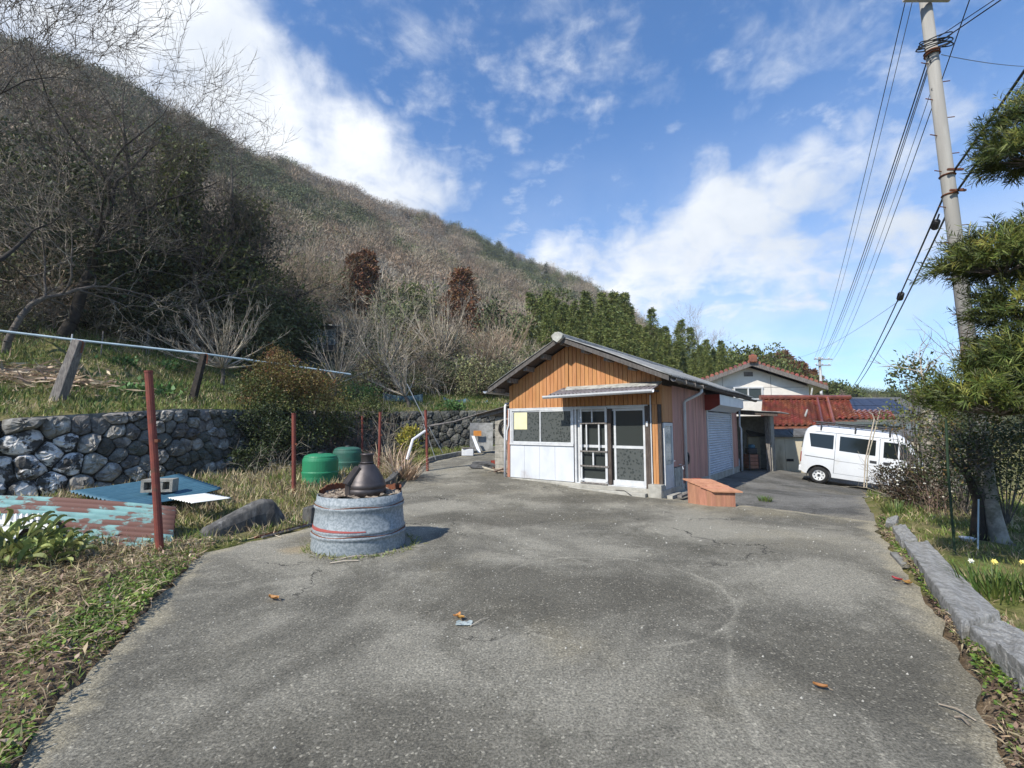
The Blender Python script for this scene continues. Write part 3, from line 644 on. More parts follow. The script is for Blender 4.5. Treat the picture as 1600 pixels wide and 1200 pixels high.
    for (y0, y1, mt) in ((322, 336, 'alu'), (445, 456, 'greywood'), (672, 683, 'greywood'), (790, 802, 'greywood'), (903, 916, 'alu'), (926, 937, 'greywood')): bar(739, 975 if 700 < y0 < 900 else 962, y0, y1, mt, .0215)
    bar(832, 842, 337, 444); bar(785, 795, 457, 671); bar(888, 899, 457, 671); bar(838, 849, 684, 789)
    hb('door_post', M['darkwood'], (lf(993), lf(966), -.06, .05, .195, 2.008))
    # side wall: orange boards, side door, pink boards, shutter
    for i in range(6):
        m = .02 + i * .118; mb = MB()
        mb.prism([H(-.022, m + .003, 1.68), H(-.022, m + .115, 1.68), H(-.022, m + .115, 2.52), H(-.022, m + .003, 2.52)], [H(.05, m + .003, 1.68), H(.05, m + .115, 1.68), H(.05, m + .115, 2.52), H(.05, m + .003, 2.52)])
        mb.build('plank', M['plank'], P)
    sd = hb('side_door', M['alu'], (-.03, .05, .08, .14, .05, 1.665), (-.03, .05, .62, .68, .05, 1.665), (-.03, .05, .141, .619, 1.59, 1.665), (-.024, .05, .141, .619, .05, .70))
    hb('pane', M['glasspale'], (-.012, .03, .139, .621, .701, 1.589), parent=sd)
    mb = MB(); mb.tube([H(-.03, .60, .78), H(-.09, .60, .78), H(-.09, .52, .78)], .012, 6); mb.build('handle', M['steel'], sd)
    hb('sill', M['conc'], (-.18, .05, .05, .72, -.2, .045))
    w = .151
    for i in range(20):
        m = .735 + i * w
        hb('board', M['pink'], (-.02 + random.uniform(-.003, .003), .05, m + .003, m + w - .003, .02 if i > 3 else .62, 2.56))
    hb('access_panel', M['paleslate'], (-.03, .05, .78, 1.36, .1, .60))
    for i in range(7):
        m = 6.98 + i * .137
        hb('board', M['pink'], (-.02, .05, m + .003, m + .134, .12, 2.5))
    for m in (3.765, 6.902): hb('shutter_rail', M['alu'], (-.05, .05, m, m + .07, -.05, 2.06))
    sh = thing_part('roller_shutter', P)
    ns = 28
    for i in range(ns):
        z = -.03 + i * 2.06 / ns; h = 2.06 / ns
        mb = MB(); mb.prism([H(.03, 3.837, z), H(-.004, 3.837, z + .004), H(-.036, 3.837, z + h * .5), H(-.004, 3.837, z + h - .006), H(.03, 3.837, z + h - .002)][::-1],
                            [H(.03, 6.898, z), H(-.004, 6.898, z + .004), H(-.036, 6.898, z + h * .5), H(-.004, 6.898, z + h - .006), H(.03, 6.898, z + h - .002)][::-1])
        mb.build('slat', M['slat'], sh)
    # shutter box with its red end cheek
    pr = [(.05, 2.05), (-.14, 2.05), (-.42, 2.20), (-.42, 2.50), (.05, 2.50)]
    mb = MB(); mb.prism([H(l, 3.70, z) for l, z in pr], [H(l, 7.05, z) for l, z in pr]); mb.build('shutter_box', M['white'], P)
    mb = MB(); mb.prism([H(l * 1.02, 3.64, z) for l, z in pr], [H(l * 1.02, 3.697, z) for l, z in pr]); mb.build('box_cheek', M['redbox'], P)
    hb('apron_slab', M['conc'], (-.30, .05, 3.75, 8.1, -.3, -.055))
    hb('apron_slab', M['conc'], (-.24, .05, .75, 3.0, -.3, .015))
    # back and left walls
    hb('rear_board', M['greywood'], (.05, 4.27, 7.925, 7.96, .17, 2.5))
    hb('left_board', M['pinkred'], (4.272, 4.31, .07, 7.92, .17, roof_z(4.3) - .1))
    # roof
    rf = thing_part('roof', P)
    def slope(L0, L1, top, name):
        mb = MB(); nw = 66 * 4; m0, m1 = -.52, 9.1
        def fn(a, b):
            L = L0 + (L1 - L0) * b; m = m0 + (m1 - m0) * a
            return H(L, m, roof_z(L) + top + .022 * math.sin(a * 66 * 2 * PI) + .012 * math.sin(m * 1.3 + L * 2))
        mb.sheet(fn, nw, 10); o = mb.build(name, M['slate'], rf, smooth=True); thick(o, .012); return o
    slope(RL + .02, 4.72, .118, 'sheet'); slope(RL - .02, -.42, .118, 'sheet')
    for (La, Lb) in ((RL, 4.70), (RL, -.36)):
        mb = MB()
        for (t0, t1, m0, m1) in ((.0, .085, -.50, -.465),):
            mb.hexa([H(La, m0, roof_z(La) + t0 - .02), H(Lb, m0, roof_z(Lb) + t0 - .02), H(Lb, m1, roof_z(Lb) + t0 - .02), H(La, m1, roof_z(La) + t0 - .02), H(La, m0, roof_z(La) + t1), H(Lb, m0, roof_z(Lb) + t1), H(Lb, m1, roof_z(Lb) + t1), H(La, m1, roof_z(La) + t1)])
        mb.build('barge_board', M['barge'], rf)
        mb = MB(); mb.hexa([H(La, -.46, roof_z(La) + .04), H(Lb, -.46, roof_z(Lb) + .04), H(Lb, 9.0, roof_z(Lb) + .04), H(La, 9.0, roof_z(La) + .04), H(La, -.46, roof_z(La) + .1), H(Lb, -.46, roof_z(Lb) + .1), H(Lb, 9.0, roof_z(Lb) + .1), H(La, 9.0, roof_z(La) + .1)])
        mb.build('soffit', M['darkwood'], rf)
    for i, L in enumerate([4.55, 4.05, 3.5, 2.95, RL, 1.75, 1.15, .55]):
        hb('purlin', M['greywood'], (L - .05, L + .05, -.40, .03, roof_z(L) - .09, roof_z(L) + .035), parent=rf)
    cap = [(RL - .19, roof_z(RL - .19) + .145), (RL + .19, roof_z(RL + .19) + .145), (RL + .17, RZ + .13), (RL + .05, RZ + .19), (RL - .05, RZ + .19), (RL - .17, RZ + .13)]
    mb = MB(); mb.prism([H(l, -.54, z) for l, z in cap], [H(l, 9.1, z) for l, z in cap]); mb.build('ridge_cap', M['slate'], rf)
    orn = [(RL - .0, RZ - .06), (RL - .13, RZ + .03), (RL - .17, RZ + .12), (RL - .06, RZ + .20), (RL + .06, RZ + .20), (RL + .17, RZ + .12), (RL + .13, RZ + .03)]
    mb = MB(); mb.prism([H(l, -.62, z) for l, z in orn], [H(l, -.51, z) for l, z in orn]); mb.build('ridge_end', M['paleslate'], rf)
    # gutters and downpipes
    def gutter(name, p0, p1, r, mt, par):
        mb = MB(); d = (p1 - p0).normalized(); s = d.cross(Vector((0, 0, 1))).normalized(); nn = 7
        rows = []
        for p in (p0, p1): rows.append([p + s * (r * math.cos(PI + k * PI / (nn - 1))) + Vector((0, 0, r * math.sin(PI + k * PI / (nn - 1)))) for k in range(nn)])
        mb.add(rows[0] + rows[1], [(k, k + 1, nn + k + 1, nn + k) for k in range(nn - 1)]); o = mb.build(name, mt, par); thick(o, .006); return o
    gutter('gutter', H(-.47, -.53, 2.60), H(-.47, 1.62, 2.57), .065, M['greywood'], P)
    gutter('gutter', H(-.47, 1.78, 2.60), H(-.47, 9.1, 2.565), .065, M['darkwood'], P)
    gutter('gutter', H(4.79, -.53, 2.575), H(4.79, 9.0, 2.52), .065, M['alu'], P)
    for m in (.1, .8, 1.5): hb('gutter_bracket', M['greywood'], (-.56, -.36, m, m + .02, 2.52, 2.60))
    mb = MB(); mb.tube([H(-.47, 1.62, 2.56), H(-.47, 1.62, 2.44), H(-.42, 1.60, 2.39), H(-.12, 1.53, 2.24), H(-.07, 1.52, 2.18), H(-.07, 1.51, .05)], .038, 10); mb.build('downpipe', M['alu'], P, smooth=True)
    mb = MB(); mb.tube([H(4.8, 1.2, 2.45), H(4.72, 1.0, 2.36), H(4.44, -.02, 2.21), H(4.44, -.05, 2.14), H(4.44, -.05, .12)], .036, 10); mb.build('downpipe', M['white'], P, smooth=True)
    mb = MB(); mb.tube([H(4.30, -.05, 2.05), H(4.31, -.05, 1.6), H(4.37, -.05, 1.45), H(4.38, -.05, 1.2)], .02, 8); mb.build('thin_pipe', M['white'], P)
    mb = MB(); mb.tube([H(-.10, 8.05, 2.3), H(-.09, 8.0, 1.6), H(-.13, 8.03, 1.5), H(-.12, 7.97, .0)], .035, 8); mb.build('downpipe', M['alu'], P, smooth=True)
    # tap with pipework
    mb = MB(); mb.tube([H(-.07, 1.18, .10), H(-.07, 1.18, .62), H(-.07, 1.40, .62)], .014, 6); mb.tube([H(-.07, 1.02, .62), H(-.13, 1.0, .62), H(-.15, 1.0, .56)], .016, 6); mb.box(H(-.07, 1.02, .67), (.05, .05, .02)); mb.build('tap', M['steel'], P)
    # awning
    aw = thing_part('awning', P); aw['label'] = 'corrugated awning above the sliding doors'
    L0, L1 = -.05, 2.60
    mb = MB(); nw = 25
    def fn(a, b):
        L = L0 + (L1 - L0) * a; m = -.02 - .66 * b; return H(L - .0 * b, m, 2.56 - .20 * b + .026 * math.sin(a * nw * 2 * PI))
    mb.sheet(fn, nw * 6, 5); o = mb.build('sheet', M['awnsheet'], aw, smooth=True); thick(o, .008)
    mb = MB(); mb.hexa([H(L0 + .03, -.34, 2.487), H(L1 - .3, -.34, 2.487), H(L1 - .15, -.02, 2.585), H(L0, -.02, 2.585), H(L0 + .03, -.34, 2.507), H(L1 - .3, -.34, 2.507), H(L1 - .15, -.02, 2.605), H(L0, -.02, 2.605)]); mb.build('flashing', M['paleslate'], aw)
    gutter('gutter', H(L0 - .04, -.73, 2.372), H(L1 + .1, -.73, 2.335), .068, M['white'], aw)
    hb('rail', M['darkwood'], (L0 + .02, L1, -.60, -.55, 2.30, 2.36), parent=aw)
    for L in (.02, 1.3, 2.5): hb('bracket', M['darkwood'], (L, L + .06, -.60, -.04, 2.36, 2.40) if L else (L - .04, L + .2, -.58, -.036, 2.19, 2.29), parent=aw)
def thing_part(name, parent):
    o = bpy.data.objects.new(name, None); COL.objects.link(o); o.parent = parent; ORG[o.name] = ORG[parent.name]; return o
build_house()

# lean-to shed on the left with a block wall
def build_sheds():
    s = thing('block_shed', 'low concrete block lean-to shed left of the orange workshop', 'shed', H(5.0, 1.0, .1))
    for k in range(9):
        for j in range(3):
            a = 4.36 + j * .44 + (.0 if k % 2 else -.0); b = min(a + .43, 5.62)
            mb = MB(); hbox(mb, a + .004, b - .004, .95 + random.uniform(0, .006), 1.08, .0 + k * .205, .0 + k * .205 + .197); mb.build('block', M['block'], s)
    hbm = MB(); hbox(hbm, 4.36, 5.6, 1.0, 6.0, .0, 1.88); hbm.build('wall', M['block'], s)
    mb = MB(); mb.sheet(lambda a, b: H(4.33 + 1.9 * a, .62 + 5.6 * b, 2.30 - .36 * a + .015 * math.sin(b * 38 * 2 * PI)), 4, 38 * 6); o = mb.build('roof_sheet', M['greywood'], s, smooth=True); thick(o, .012)
    for m in (.75, 2.2, 3.7, 5.2): hbm = MB(); hbm.hexa([H(4.35, m, 2.17), H(6.2, m, 1.83), H(6.2, m + .06, 1.83), H(4.35, m + .06, 2.17), H(4.35, m, 2.25), H(6.2, m, 1.91), H(6.2, m + .06, 1.91), H(4.35, m + .06, 2.25)]); hbm.build('rafter', M['greywood'], s)
    # hose coil on the shed wall
    mb = MB(); c = H(5.15, .90, 1.52)
    for r in (.20, .225, .25, .27):
        mb.tube([c + HL * (r * math.cos(t * 2 * PI / 24)) + Vector((0, 0, r * math.sin(t * 2 * PI / 24))) - HB * random.uniform(0, .03) for t in range(25)], .012, 6, False)
    mb.tube([c + Vector((0, 0, -.25)), c + Vector((.02, 0, -.6)), c + Vector((-.03, 0, -.9))], .010, 6)
    tag(mb.build('hose_coil', M['black'], None, c), 'dark hose coil hung on the block shed wall', 'hose')
    # right lean-to
    s = thing('open_shed', 'dark open lean-to behind the roller shutter wall', 'shed', H(.4, 8.9, -.1))
    hbm = MB(); hbox(hbm, -.9, 1.6, 10.1, 10.22, -.3, 2.0); hbm.build('rear_wall', M['block'], s)
    hbm = MB(); hbox(hbm, -.86, -.72, 9.25, 9.39, -.5, 2.02); hbm.build('post', M['greywood'], s)
    hbm = MB(); hbox(hbm, -.9, -.78, 9.4, 10.1, -.5, 2.0); hbm.build('side_wall', M['block'], s)
    mb = MB(); mb.sheet(lambda a, b: H(1.7 - 3.1 * a, 8.03 + 2.5 * b, 2.30 - .22 * a + .012 * math.sin(b * 17 * 2 * PI)), 3, 17 * 6); o = mb.build('roof_sheet', M['paleslate'], s, smooth=True); thick(o, .012)
    hbm = MB(); hbm.hexa([H(1.6, 8.1, 2.14), H(-1.3, 8.1, 1.94), H(-1.3, 8.18, 1.94), H(1.6, 8.18, 2.14), H(1.6, 8.1, 2.26), H(-1.3, 8.1, 2.06), H(-1.3, 8.18, 2.06), H(1.6, 8.18, 2.26)]); hbm.build('beam', M['darkwood'], s)
    # things standing in it
    g = H(-.28, 8.9, gz(*H(-.28, 8.9, 0).xy))
    t = thing('crate', 'small brown wooden crate standing in the dark lean-to', 'crate', g)
    for k in range(4): mb = MB(); mb.box(g + Vector((0, 0, .10 + k * .13)), (.42, .36, .115)); mb.build('board', M['pinkred'], t)
    for q in (-1, 1):
        mb = MB(); mb.box(g + Vector((q * .18, -.19, .28)), (.05, .03, .56)); mb.build('batten', M['darkwood'], t)
    t = thing('engine', 'dark small engine resting on top of the brown crate', 'engine', g + Vector((0, 0, .56)))
    mb = MB(); mb.box(g + Vector((0, 0, .68)), (.34, .28, .22)); bevel(mb.build('body', M['trim'], t), .03)
    mb = MB(); mb.lathe([(.11, 0), (.12, .05), (.10, .12), (.04, .13)], g + Vector((.02, 0, .79)), 14); mb.build('tank', M['bluesheet'], t)
    g2 = H(.25, 8.75, gz(*H(.25, 8.75, 0).xy))
    mb = MB(); mb.lathe([(.15, 0), (.16, .03), (.16, .30), (.13, .38), (.05, .42), (.05, .47)], g2, 14); tag(mb.build('jerrycan', M['white'], None, g2), 'white plastic can beside the crate in the lean-to', 'can')
build_sheds()

# ---------------------------------------------------------------- neighbours
def build_neighbours():
    # garden wall with dark coping
    a, b = Vector((9.35, 18.35)), Vector((17.5, 17.3)); d = (b - a).normalized(); n = Vector((-d.y, d.x)); Lw = (b - a).length
    w = thing('boundary_wall', 'stained cream boundary wall with dark coping behind the white van', 'wall', (a.x, a.y, -.3))
    def W(s, t, z): q = a + d * s + n * t; return Vector((q.x, q.y, z))
    k = 0; s = 0
    while s < Lw:
        e = min(s + 1.35, Lw); mb = MB(); mb.hexa([W(s + .004, 0, -1.5), W(e - .004, 0, -1.5), W(e - .004, .18, -1.5), W(s + .004, .18, -1.5), W(s + .004, 0, 1.18), W(e - .004, 0, 1.18), W(e - .004, .18, 1.18), W(s + .004, .18, 1.18)]); mb.build('panel', M['cream'], w); s = e
    s = 0
    while s < Lw:
        e = min(s + .80, Lw); mb = MB(); dz = random.uniform(-.012, .012)
        mb.hexa([W(s + .01, -.16, 1.185 + dz), W(e - .01, -.16, 1.185 + dz), W(e - .01, .34, 1.42 + dz), W(s + .01, .34, 1.42 + dz), W(s + .01, -.16, 1.25 + dz), W(e - .01, -.16, 1.25 + dz), W(e - .01, .34, 1.50 + dz), W(s + .01, .34, 1.50 + dz)]); mb.build('coping_slab', M['coping'], w); s = e
    for s in (1.5, 4.2):
        mb = MB(); mb.box(W(s, -.004, .28), (.26, .012, .10), math.atan2(d.y, d.x)); mb.build('vent', M['black'], w)
    # white gabled house with red tiles
    hx = thing('tiled_house', 'white rendered house with red glazed tile roofs beyond the cream wall', 'house', (14, 26, -.2))
    Yg = 26.6; rx, rz = 13.65, 5.30
    def rzf(x): return rz - (.37 if x < rx else .325) * abs(x - rx)
    pr = [(10.2, -.8), (17.2, -.8), (17.2, rzf(17.2) - .25), (rx, rz - .25), (10.2, rzf(10.2) - .25)]
    mb = MB(); mb.prism([Vector((x, Yg, z)) for x, z in pr], [Vector((x + 4.4, Yg + 8, z)) for x, z in pr]); mb.build('wall', M['render'], hx)
    for x in (12.2, 15.0): mb = MB(); mb.box((x, Yg - .004, 3.2), (.02, .008, 2.6)); mb.build('wall_joint', M['greywood'], hx)
    mb = MB(); mb.box((13.85, Yg - .004, 3.86), (6.2, .008, .02)); mb.build('wall_joint', M['greywood'], hx)
    wn = thing_part('window', hx); x0, x1, z0, z1 = 12.85, 14.45, 3.17, 3.83
    mb = MB(); 
    for (cx, cz, sx, sz) in (((x0 + x1) / 2, z0, x1 - x0, .07), ((x0 + x1) / 2, z1, x1 - x0 + .16, .09), (x0, (z0 + z1) / 2, .07, z1 - z0 - .09), (x1, (z0 + z1) / 2, .07, z1 - z0 - .09), ((x0 + x1) / 2, (z0 + z1) / 2, .06, z1 - z0 - .09)): mb.box((cx, Yg - .03, cz), (sx, .09, sz))
    mb.build('frame', M['alu'], wn)
    for c in (-.40, .40): mb = MB(); mb.box(((x0 + x1) / 2 + c, Yg - .012, (z0 + z1) / 2), (.70, .02, z1 - z0 - .10)); mb.build('pane', M['glass'], wn)
    mb = MB(); mb.box((13.72, Yg - .02, 4.62), (.50, .05, .26)); mb.build('vent', M['greywood'], hx)
    for (xa, xb) in ((rx, 9.6), (rx, 17.9)):
        mb = MB(); mb.hexa([Vector((xa, Yg - .62, rzf(xa) - .27)), Vector((xb, Yg - .62, rzf(xb) - .27)), Vector((xb, Yg - .55, rzf(xb) - .27)), Vector((xa, Yg - .55, rzf(xa) - .27)), Vector((xa, Yg - .62, rzf(xa) - .03)), Vector((xb, Yg - .62, rzf(xb) - .03)), Vector((xb, Yg - .55, rzf(xb) - .03)), Vector((xa, Yg - .55, rzf(xa) - .03))]); mb.build('barge_board', M['greywood'], hx)
        mb = MB(); mb.hexa([Vector((xa, Yg - .54, rzf(xa) - .14)), Vector((xb, Yg - .54, rzf(xb) - .14)), Vector((xb + 4.6, Yg + 8.4, rzf(xb) - .14)), Vector((xa + 4.6, Yg + 8.4, rzf(xa) - .14)), Vector((xa, Yg - .54, rzf(xa) - .03)), Vector((xb, Yg - .54, rzf(xb) - .03)), Vector((xb + 4.6, Yg + 8.4, rzf(xb) - .03)), Vector((xa + 4.6, Yg + 8.4, rzf(xa) - .03))]); mb.build('roof', M['rooftile'], hx)
        n_ = int(abs(xb - xa) / .26)
        me = None
        for i in range(n_):
            t = (i + .5) / n_; x = xa + (xb - xa) * t
            mb = MB(); sgn = 1 if xb > xa else -1; sl_ = .325 if xb > xa else -.37
            c = Vector((x, Yg - .60, rzf(x) + .02))
            pts = [c + Vector((0, 0, 0)), c + Vector((0, .5, 0)), c + Vector((0, 3.0, 0))]
            mb.tube([c, c + Vector((.48, .9, .0))], .105, 7); mb.build('verge_tile', M['rooftile'], hx)
    mb = MB(); mb.tube([(rx, Yg - .7, rz + .12), (rx + 4.7, Yg + 8.5, rz + .12)], .17, 8); mb.tube([(rx, Yg - .72, rz + .30), (rx + 4.7, Yg + 8.5, rz + .30)], .11, 8); mb.build('ridge_tiles', M['rooftile'], hx)
    mb = MB(); mb.box((rx, Yg - .74, rz + .12), (.48, .10, .42)); bevel(mb.build('ridge_end', M['rooftile'], hx), .08)
    # lower roof sloping towards the lane: separate tiles
    Ye, Yr, ze, zr = 21.3, 24.3, 1.62, 3.04
    rp = thing_part('lower_roof', hx)
    SH = .60
    mb = MB(); mb.hexa([Vector((11.45, Ye, ze - .16)), Vector((14.85, Ye, ze - .16)), Vector((14.85 + SH * 3, Yr, zr - .16)), Vector((11.45 + SH * 3, Yr, zr - .16)), Vector((11.45, Ye, ze - .05)), Vector((14.85, Ye, ze - .05)), Vector((14.85 + SH * 3, Yr, zr - .05)), Vector((11.45 + SH * 3, Yr, zr - .05))])
    ym, zm = Ye + .78, ze + .78 * (zr - ze) / (Yr - Ye); mb.hexa([Vector((14.86 + SH * .78, ym, zm - .16)), Vector((16.0 + SH * .78, ym, zm - .16)), Vector((16.0 + SH * 3, Yr, zr - .16)), Vector((14.86 + SH * 3, Yr, zr - .16)), Vector((14.86 + SH * .78, ym, zm - .05)), Vector((16.0 + SH * .78, ym, zm - .05)), Vector((16.0 + SH * 3, Yr, zr - .05)), Vector((14.86 + SH * 3, Yr, zr - .05))])
    mb.build('deck', M['rooftile'], rp)
    tw, th_ = .285, .262; sl2 = math.hypot(Yr - Ye, zr - ze); rows = int(sl2 / th_); up = Vector((SH * (Yr - Ye) / sl2, (Yr - Ye) / sl2, (zr - ze) / sl2)); nrm = Vector((0, -up.z, up.y))
    mb = MB()
    for j in (0, 1):
        for i in range(7):
            t = i / 6; prof = .055 * math.sin(t * 2 * PI) ; q = Vector((t * tw * .99, 0, 0)) + up * (j * th_ * 1.06) + nrm * (prof + .062 * (1 - j))
            mb.v.append(tuple(q))
    for i in range(7): q = Vector(mb.v[i]) - nrm * .060; mb.v.append(tuple(q))
    mb.f = [(i, i + 1, 8 + i, 7 + i) for i in range(6)] + [(14 + i, 15 + i, i + 1, i) for i in range(6)]
    tme = mb.mesh('tile'); tme.materials.append(M['rooftile'])
    cnt = 0; rest = MB()
    for j in range(rows):
        for i in range(16):
            x = 11.42 + i * tw
            if i >= 12 and j < 3: continue
            pos = Vector((x, Ye, ze)) + up * (j * th_)
            pos += nrm * random.uniform(-.006, .006)
            if cnt < 300:
                o = bpy.data.objects.new('tile', tme); COL.objects.link(o); o.parent = rp; o.location = pos - ORG[hx.name]; o.rotation_euler = (0, 0, random.uniform(-.01, .01)); cnt += 1
            else: rest.add([Vector(v) + pos for v in mb.v], mb.f)
    if rest.v: tag(rest.build('tile', M['rooftile'], rp), kind='stuff')
    mb = MB(); mb.tube([(13.1, Yr, zr + .08), (17.85, Yr, zr + .08)], .13, 8); mb.build('ridge_tiles', M['rooftile'], rp)
    for x in (14.30, 14.84):
        mb = MB(); p0 = Vector((x + .03, Ye + .06, ze + .10)); p1 = Vector((x + SH * 3, Yr, zr + .10)); mb.tube([p0, p1], .075, 7); mb.build('ridge_tiles', M['rooftile'], rp)
    mb = MB(); mb.tube([at(1269, 607, Yg - .5), at(1266, 628, Yr), at(1258, 650, Ye + .8)], .045, 7); mb.build('downpipe', M['paleslate'], hx)
    mb = MB(); mb.box((14.6, 23.2, .2), (4.0, 1.6, 2.3)); mb.build('lower_wall', M['render'], hx)
    # small tiled lean roof further right
    lr = thing('tiled_gate_roof', 'low red tiled roof half hidden by branches above the van', 'roof', (19.2, 24.5, .3))
    for j in range(5):
        for i in range(8):
            p = Vector((17.0 + i * tw + .6 * .235 * j, 23.2, 1.95)) + Vector((0, .235, .10)) * j
            o = bpy.data.objects.new('tile', tme); COL.objects.link(o); o.parent = lr; o.location = p - ORG[lr.name]
    mb = MB(); mb.hexa([Vector((17.0, 23.2, 1.83)), Vector((19.3, 23.2, 1.83)), Vector((20.0, 24.5, 2.36)), Vector((17.7, 24.5, 2.36)), Vector((17.0, 23.2, 1.92)), Vector((19.3, 23.2, 1.92)), Vector((20.0, 24.5, 2.42)), Vector((17.7, 24.5, 2.42))]); mb.build('deck', M['greywood'], lr)
    mb = MB(); mb.box((18.4, 24.2, .1), (1.9, .9, 3.2)); mb.build('wall', M['concdark'], lr)
    # solar roofed house
    sh = thing('solar_house', 'grey roofed house with blue solar panels beyond the garden shrubs', 'house', (33, 42, -1))
    mb = MB(); mb.box((34.2, 46, .6), (8.6, 6, 3.4)); mb.build('wall', M['render'], sh)
    def S(x, t, o=0): return Vector((x, 42.2 + 3.4 * t, 2.35 + 2.0 * t)) + Vector((0, -.5, .86)) * o
    mb = MB(); mb.hexa([S(29.3, 0), S(39.5, 0), S(38.3, 1), S(30.3, 1), S(29.3, 0, .16), S(39.5, 0, .16), S(38.3, 1, .16), S(30.3, 1, .16)]); mb.build('roof', M['coping'], sh)
    mb = MB(); mb.hexa([Vector((39.5, 49.0, 2.35)), Vector((29.3, 49.0, 2.35)), S(30.3, 1), S(38.3, 1), Vector((39.5, 49.0, 2.5)), Vector((29.3, 49.0, 2.5)), S(30.3, 1, .14), S(38.3, 1, .14)]); mb.build('roof', M['coping'], sh)
    for i in range(5):
        for j in range(2):
            x = 31.0 + i * 1.25; mb = MB(); t0 = .14 + j * .39
            mb.hexa([S(x, t0, .17), S(x + 1.2, t0, .17), S(x + 1.2, t0 + .37, .17), S(x, t0 + .37, .17), S(x, t0, .22), S(x + 1.2, t0, .22), S(x + 1.2, t0 + .37, .22), S(x, t0 + .37, .22)]); mb.build('solar_panel', M['solar'], sh)
    for x in (31.2, 33.4, 35.6):
        mb = MB(); mb.box((x, 42.97, .9), (1.2, .06, 1.5)); f = mb.build('window', M['trim'], sh)
        mb = MB(); mb.box((x, 42.94, .9), (1.05, .02, 1.35)); mb.build('pane', M['glass'], f)
    # shed far up among the orchard trees
    p = at(503, 527, 31); sh = thing('hillside_shed', 'weathered white shed up among the bare orchard trees', 'shed', (p.x, p.y, p.z - 2.4))
    mb = MB(); mb.box(p + Vector((0, 1.2, -.5)), (2.3, 2.4, 2.6)); mb.build('wall', M['greywood'], sh)
    mb = MB(); mb.box(p + Vector((-.55, -.02, .05)), (.95, .05, 1.0)); mb.build('panel', M['whitesheet'], sh)
    mb = MB(); mb.box(p + Vector((.5, -.02, .0)), (.85, .05, 1.05)); f = mb.build('window', M['whitesheet'], sh)
    mb = MB(); mb.box(p + Vector((.5, -.05, .0)), (.7, .03, .9)); mb.build('pane', M['glasspale'], f)
    mb = MB(); mb.hexa([p + Vector(q) for q in ((-1.5, -.5, .86), (1.4, -.5, .66), (1.4, 2.8, 1.0), (-1.5, 2.8, 1.2), (-1.5, -.5, .94), (1.4, -.5, .74), (1.4, 2.8, 1.08), (-1.5, 2.8, 1.28))]); mb.build('roof', M['paleslate'], sh)
build_neighbours()

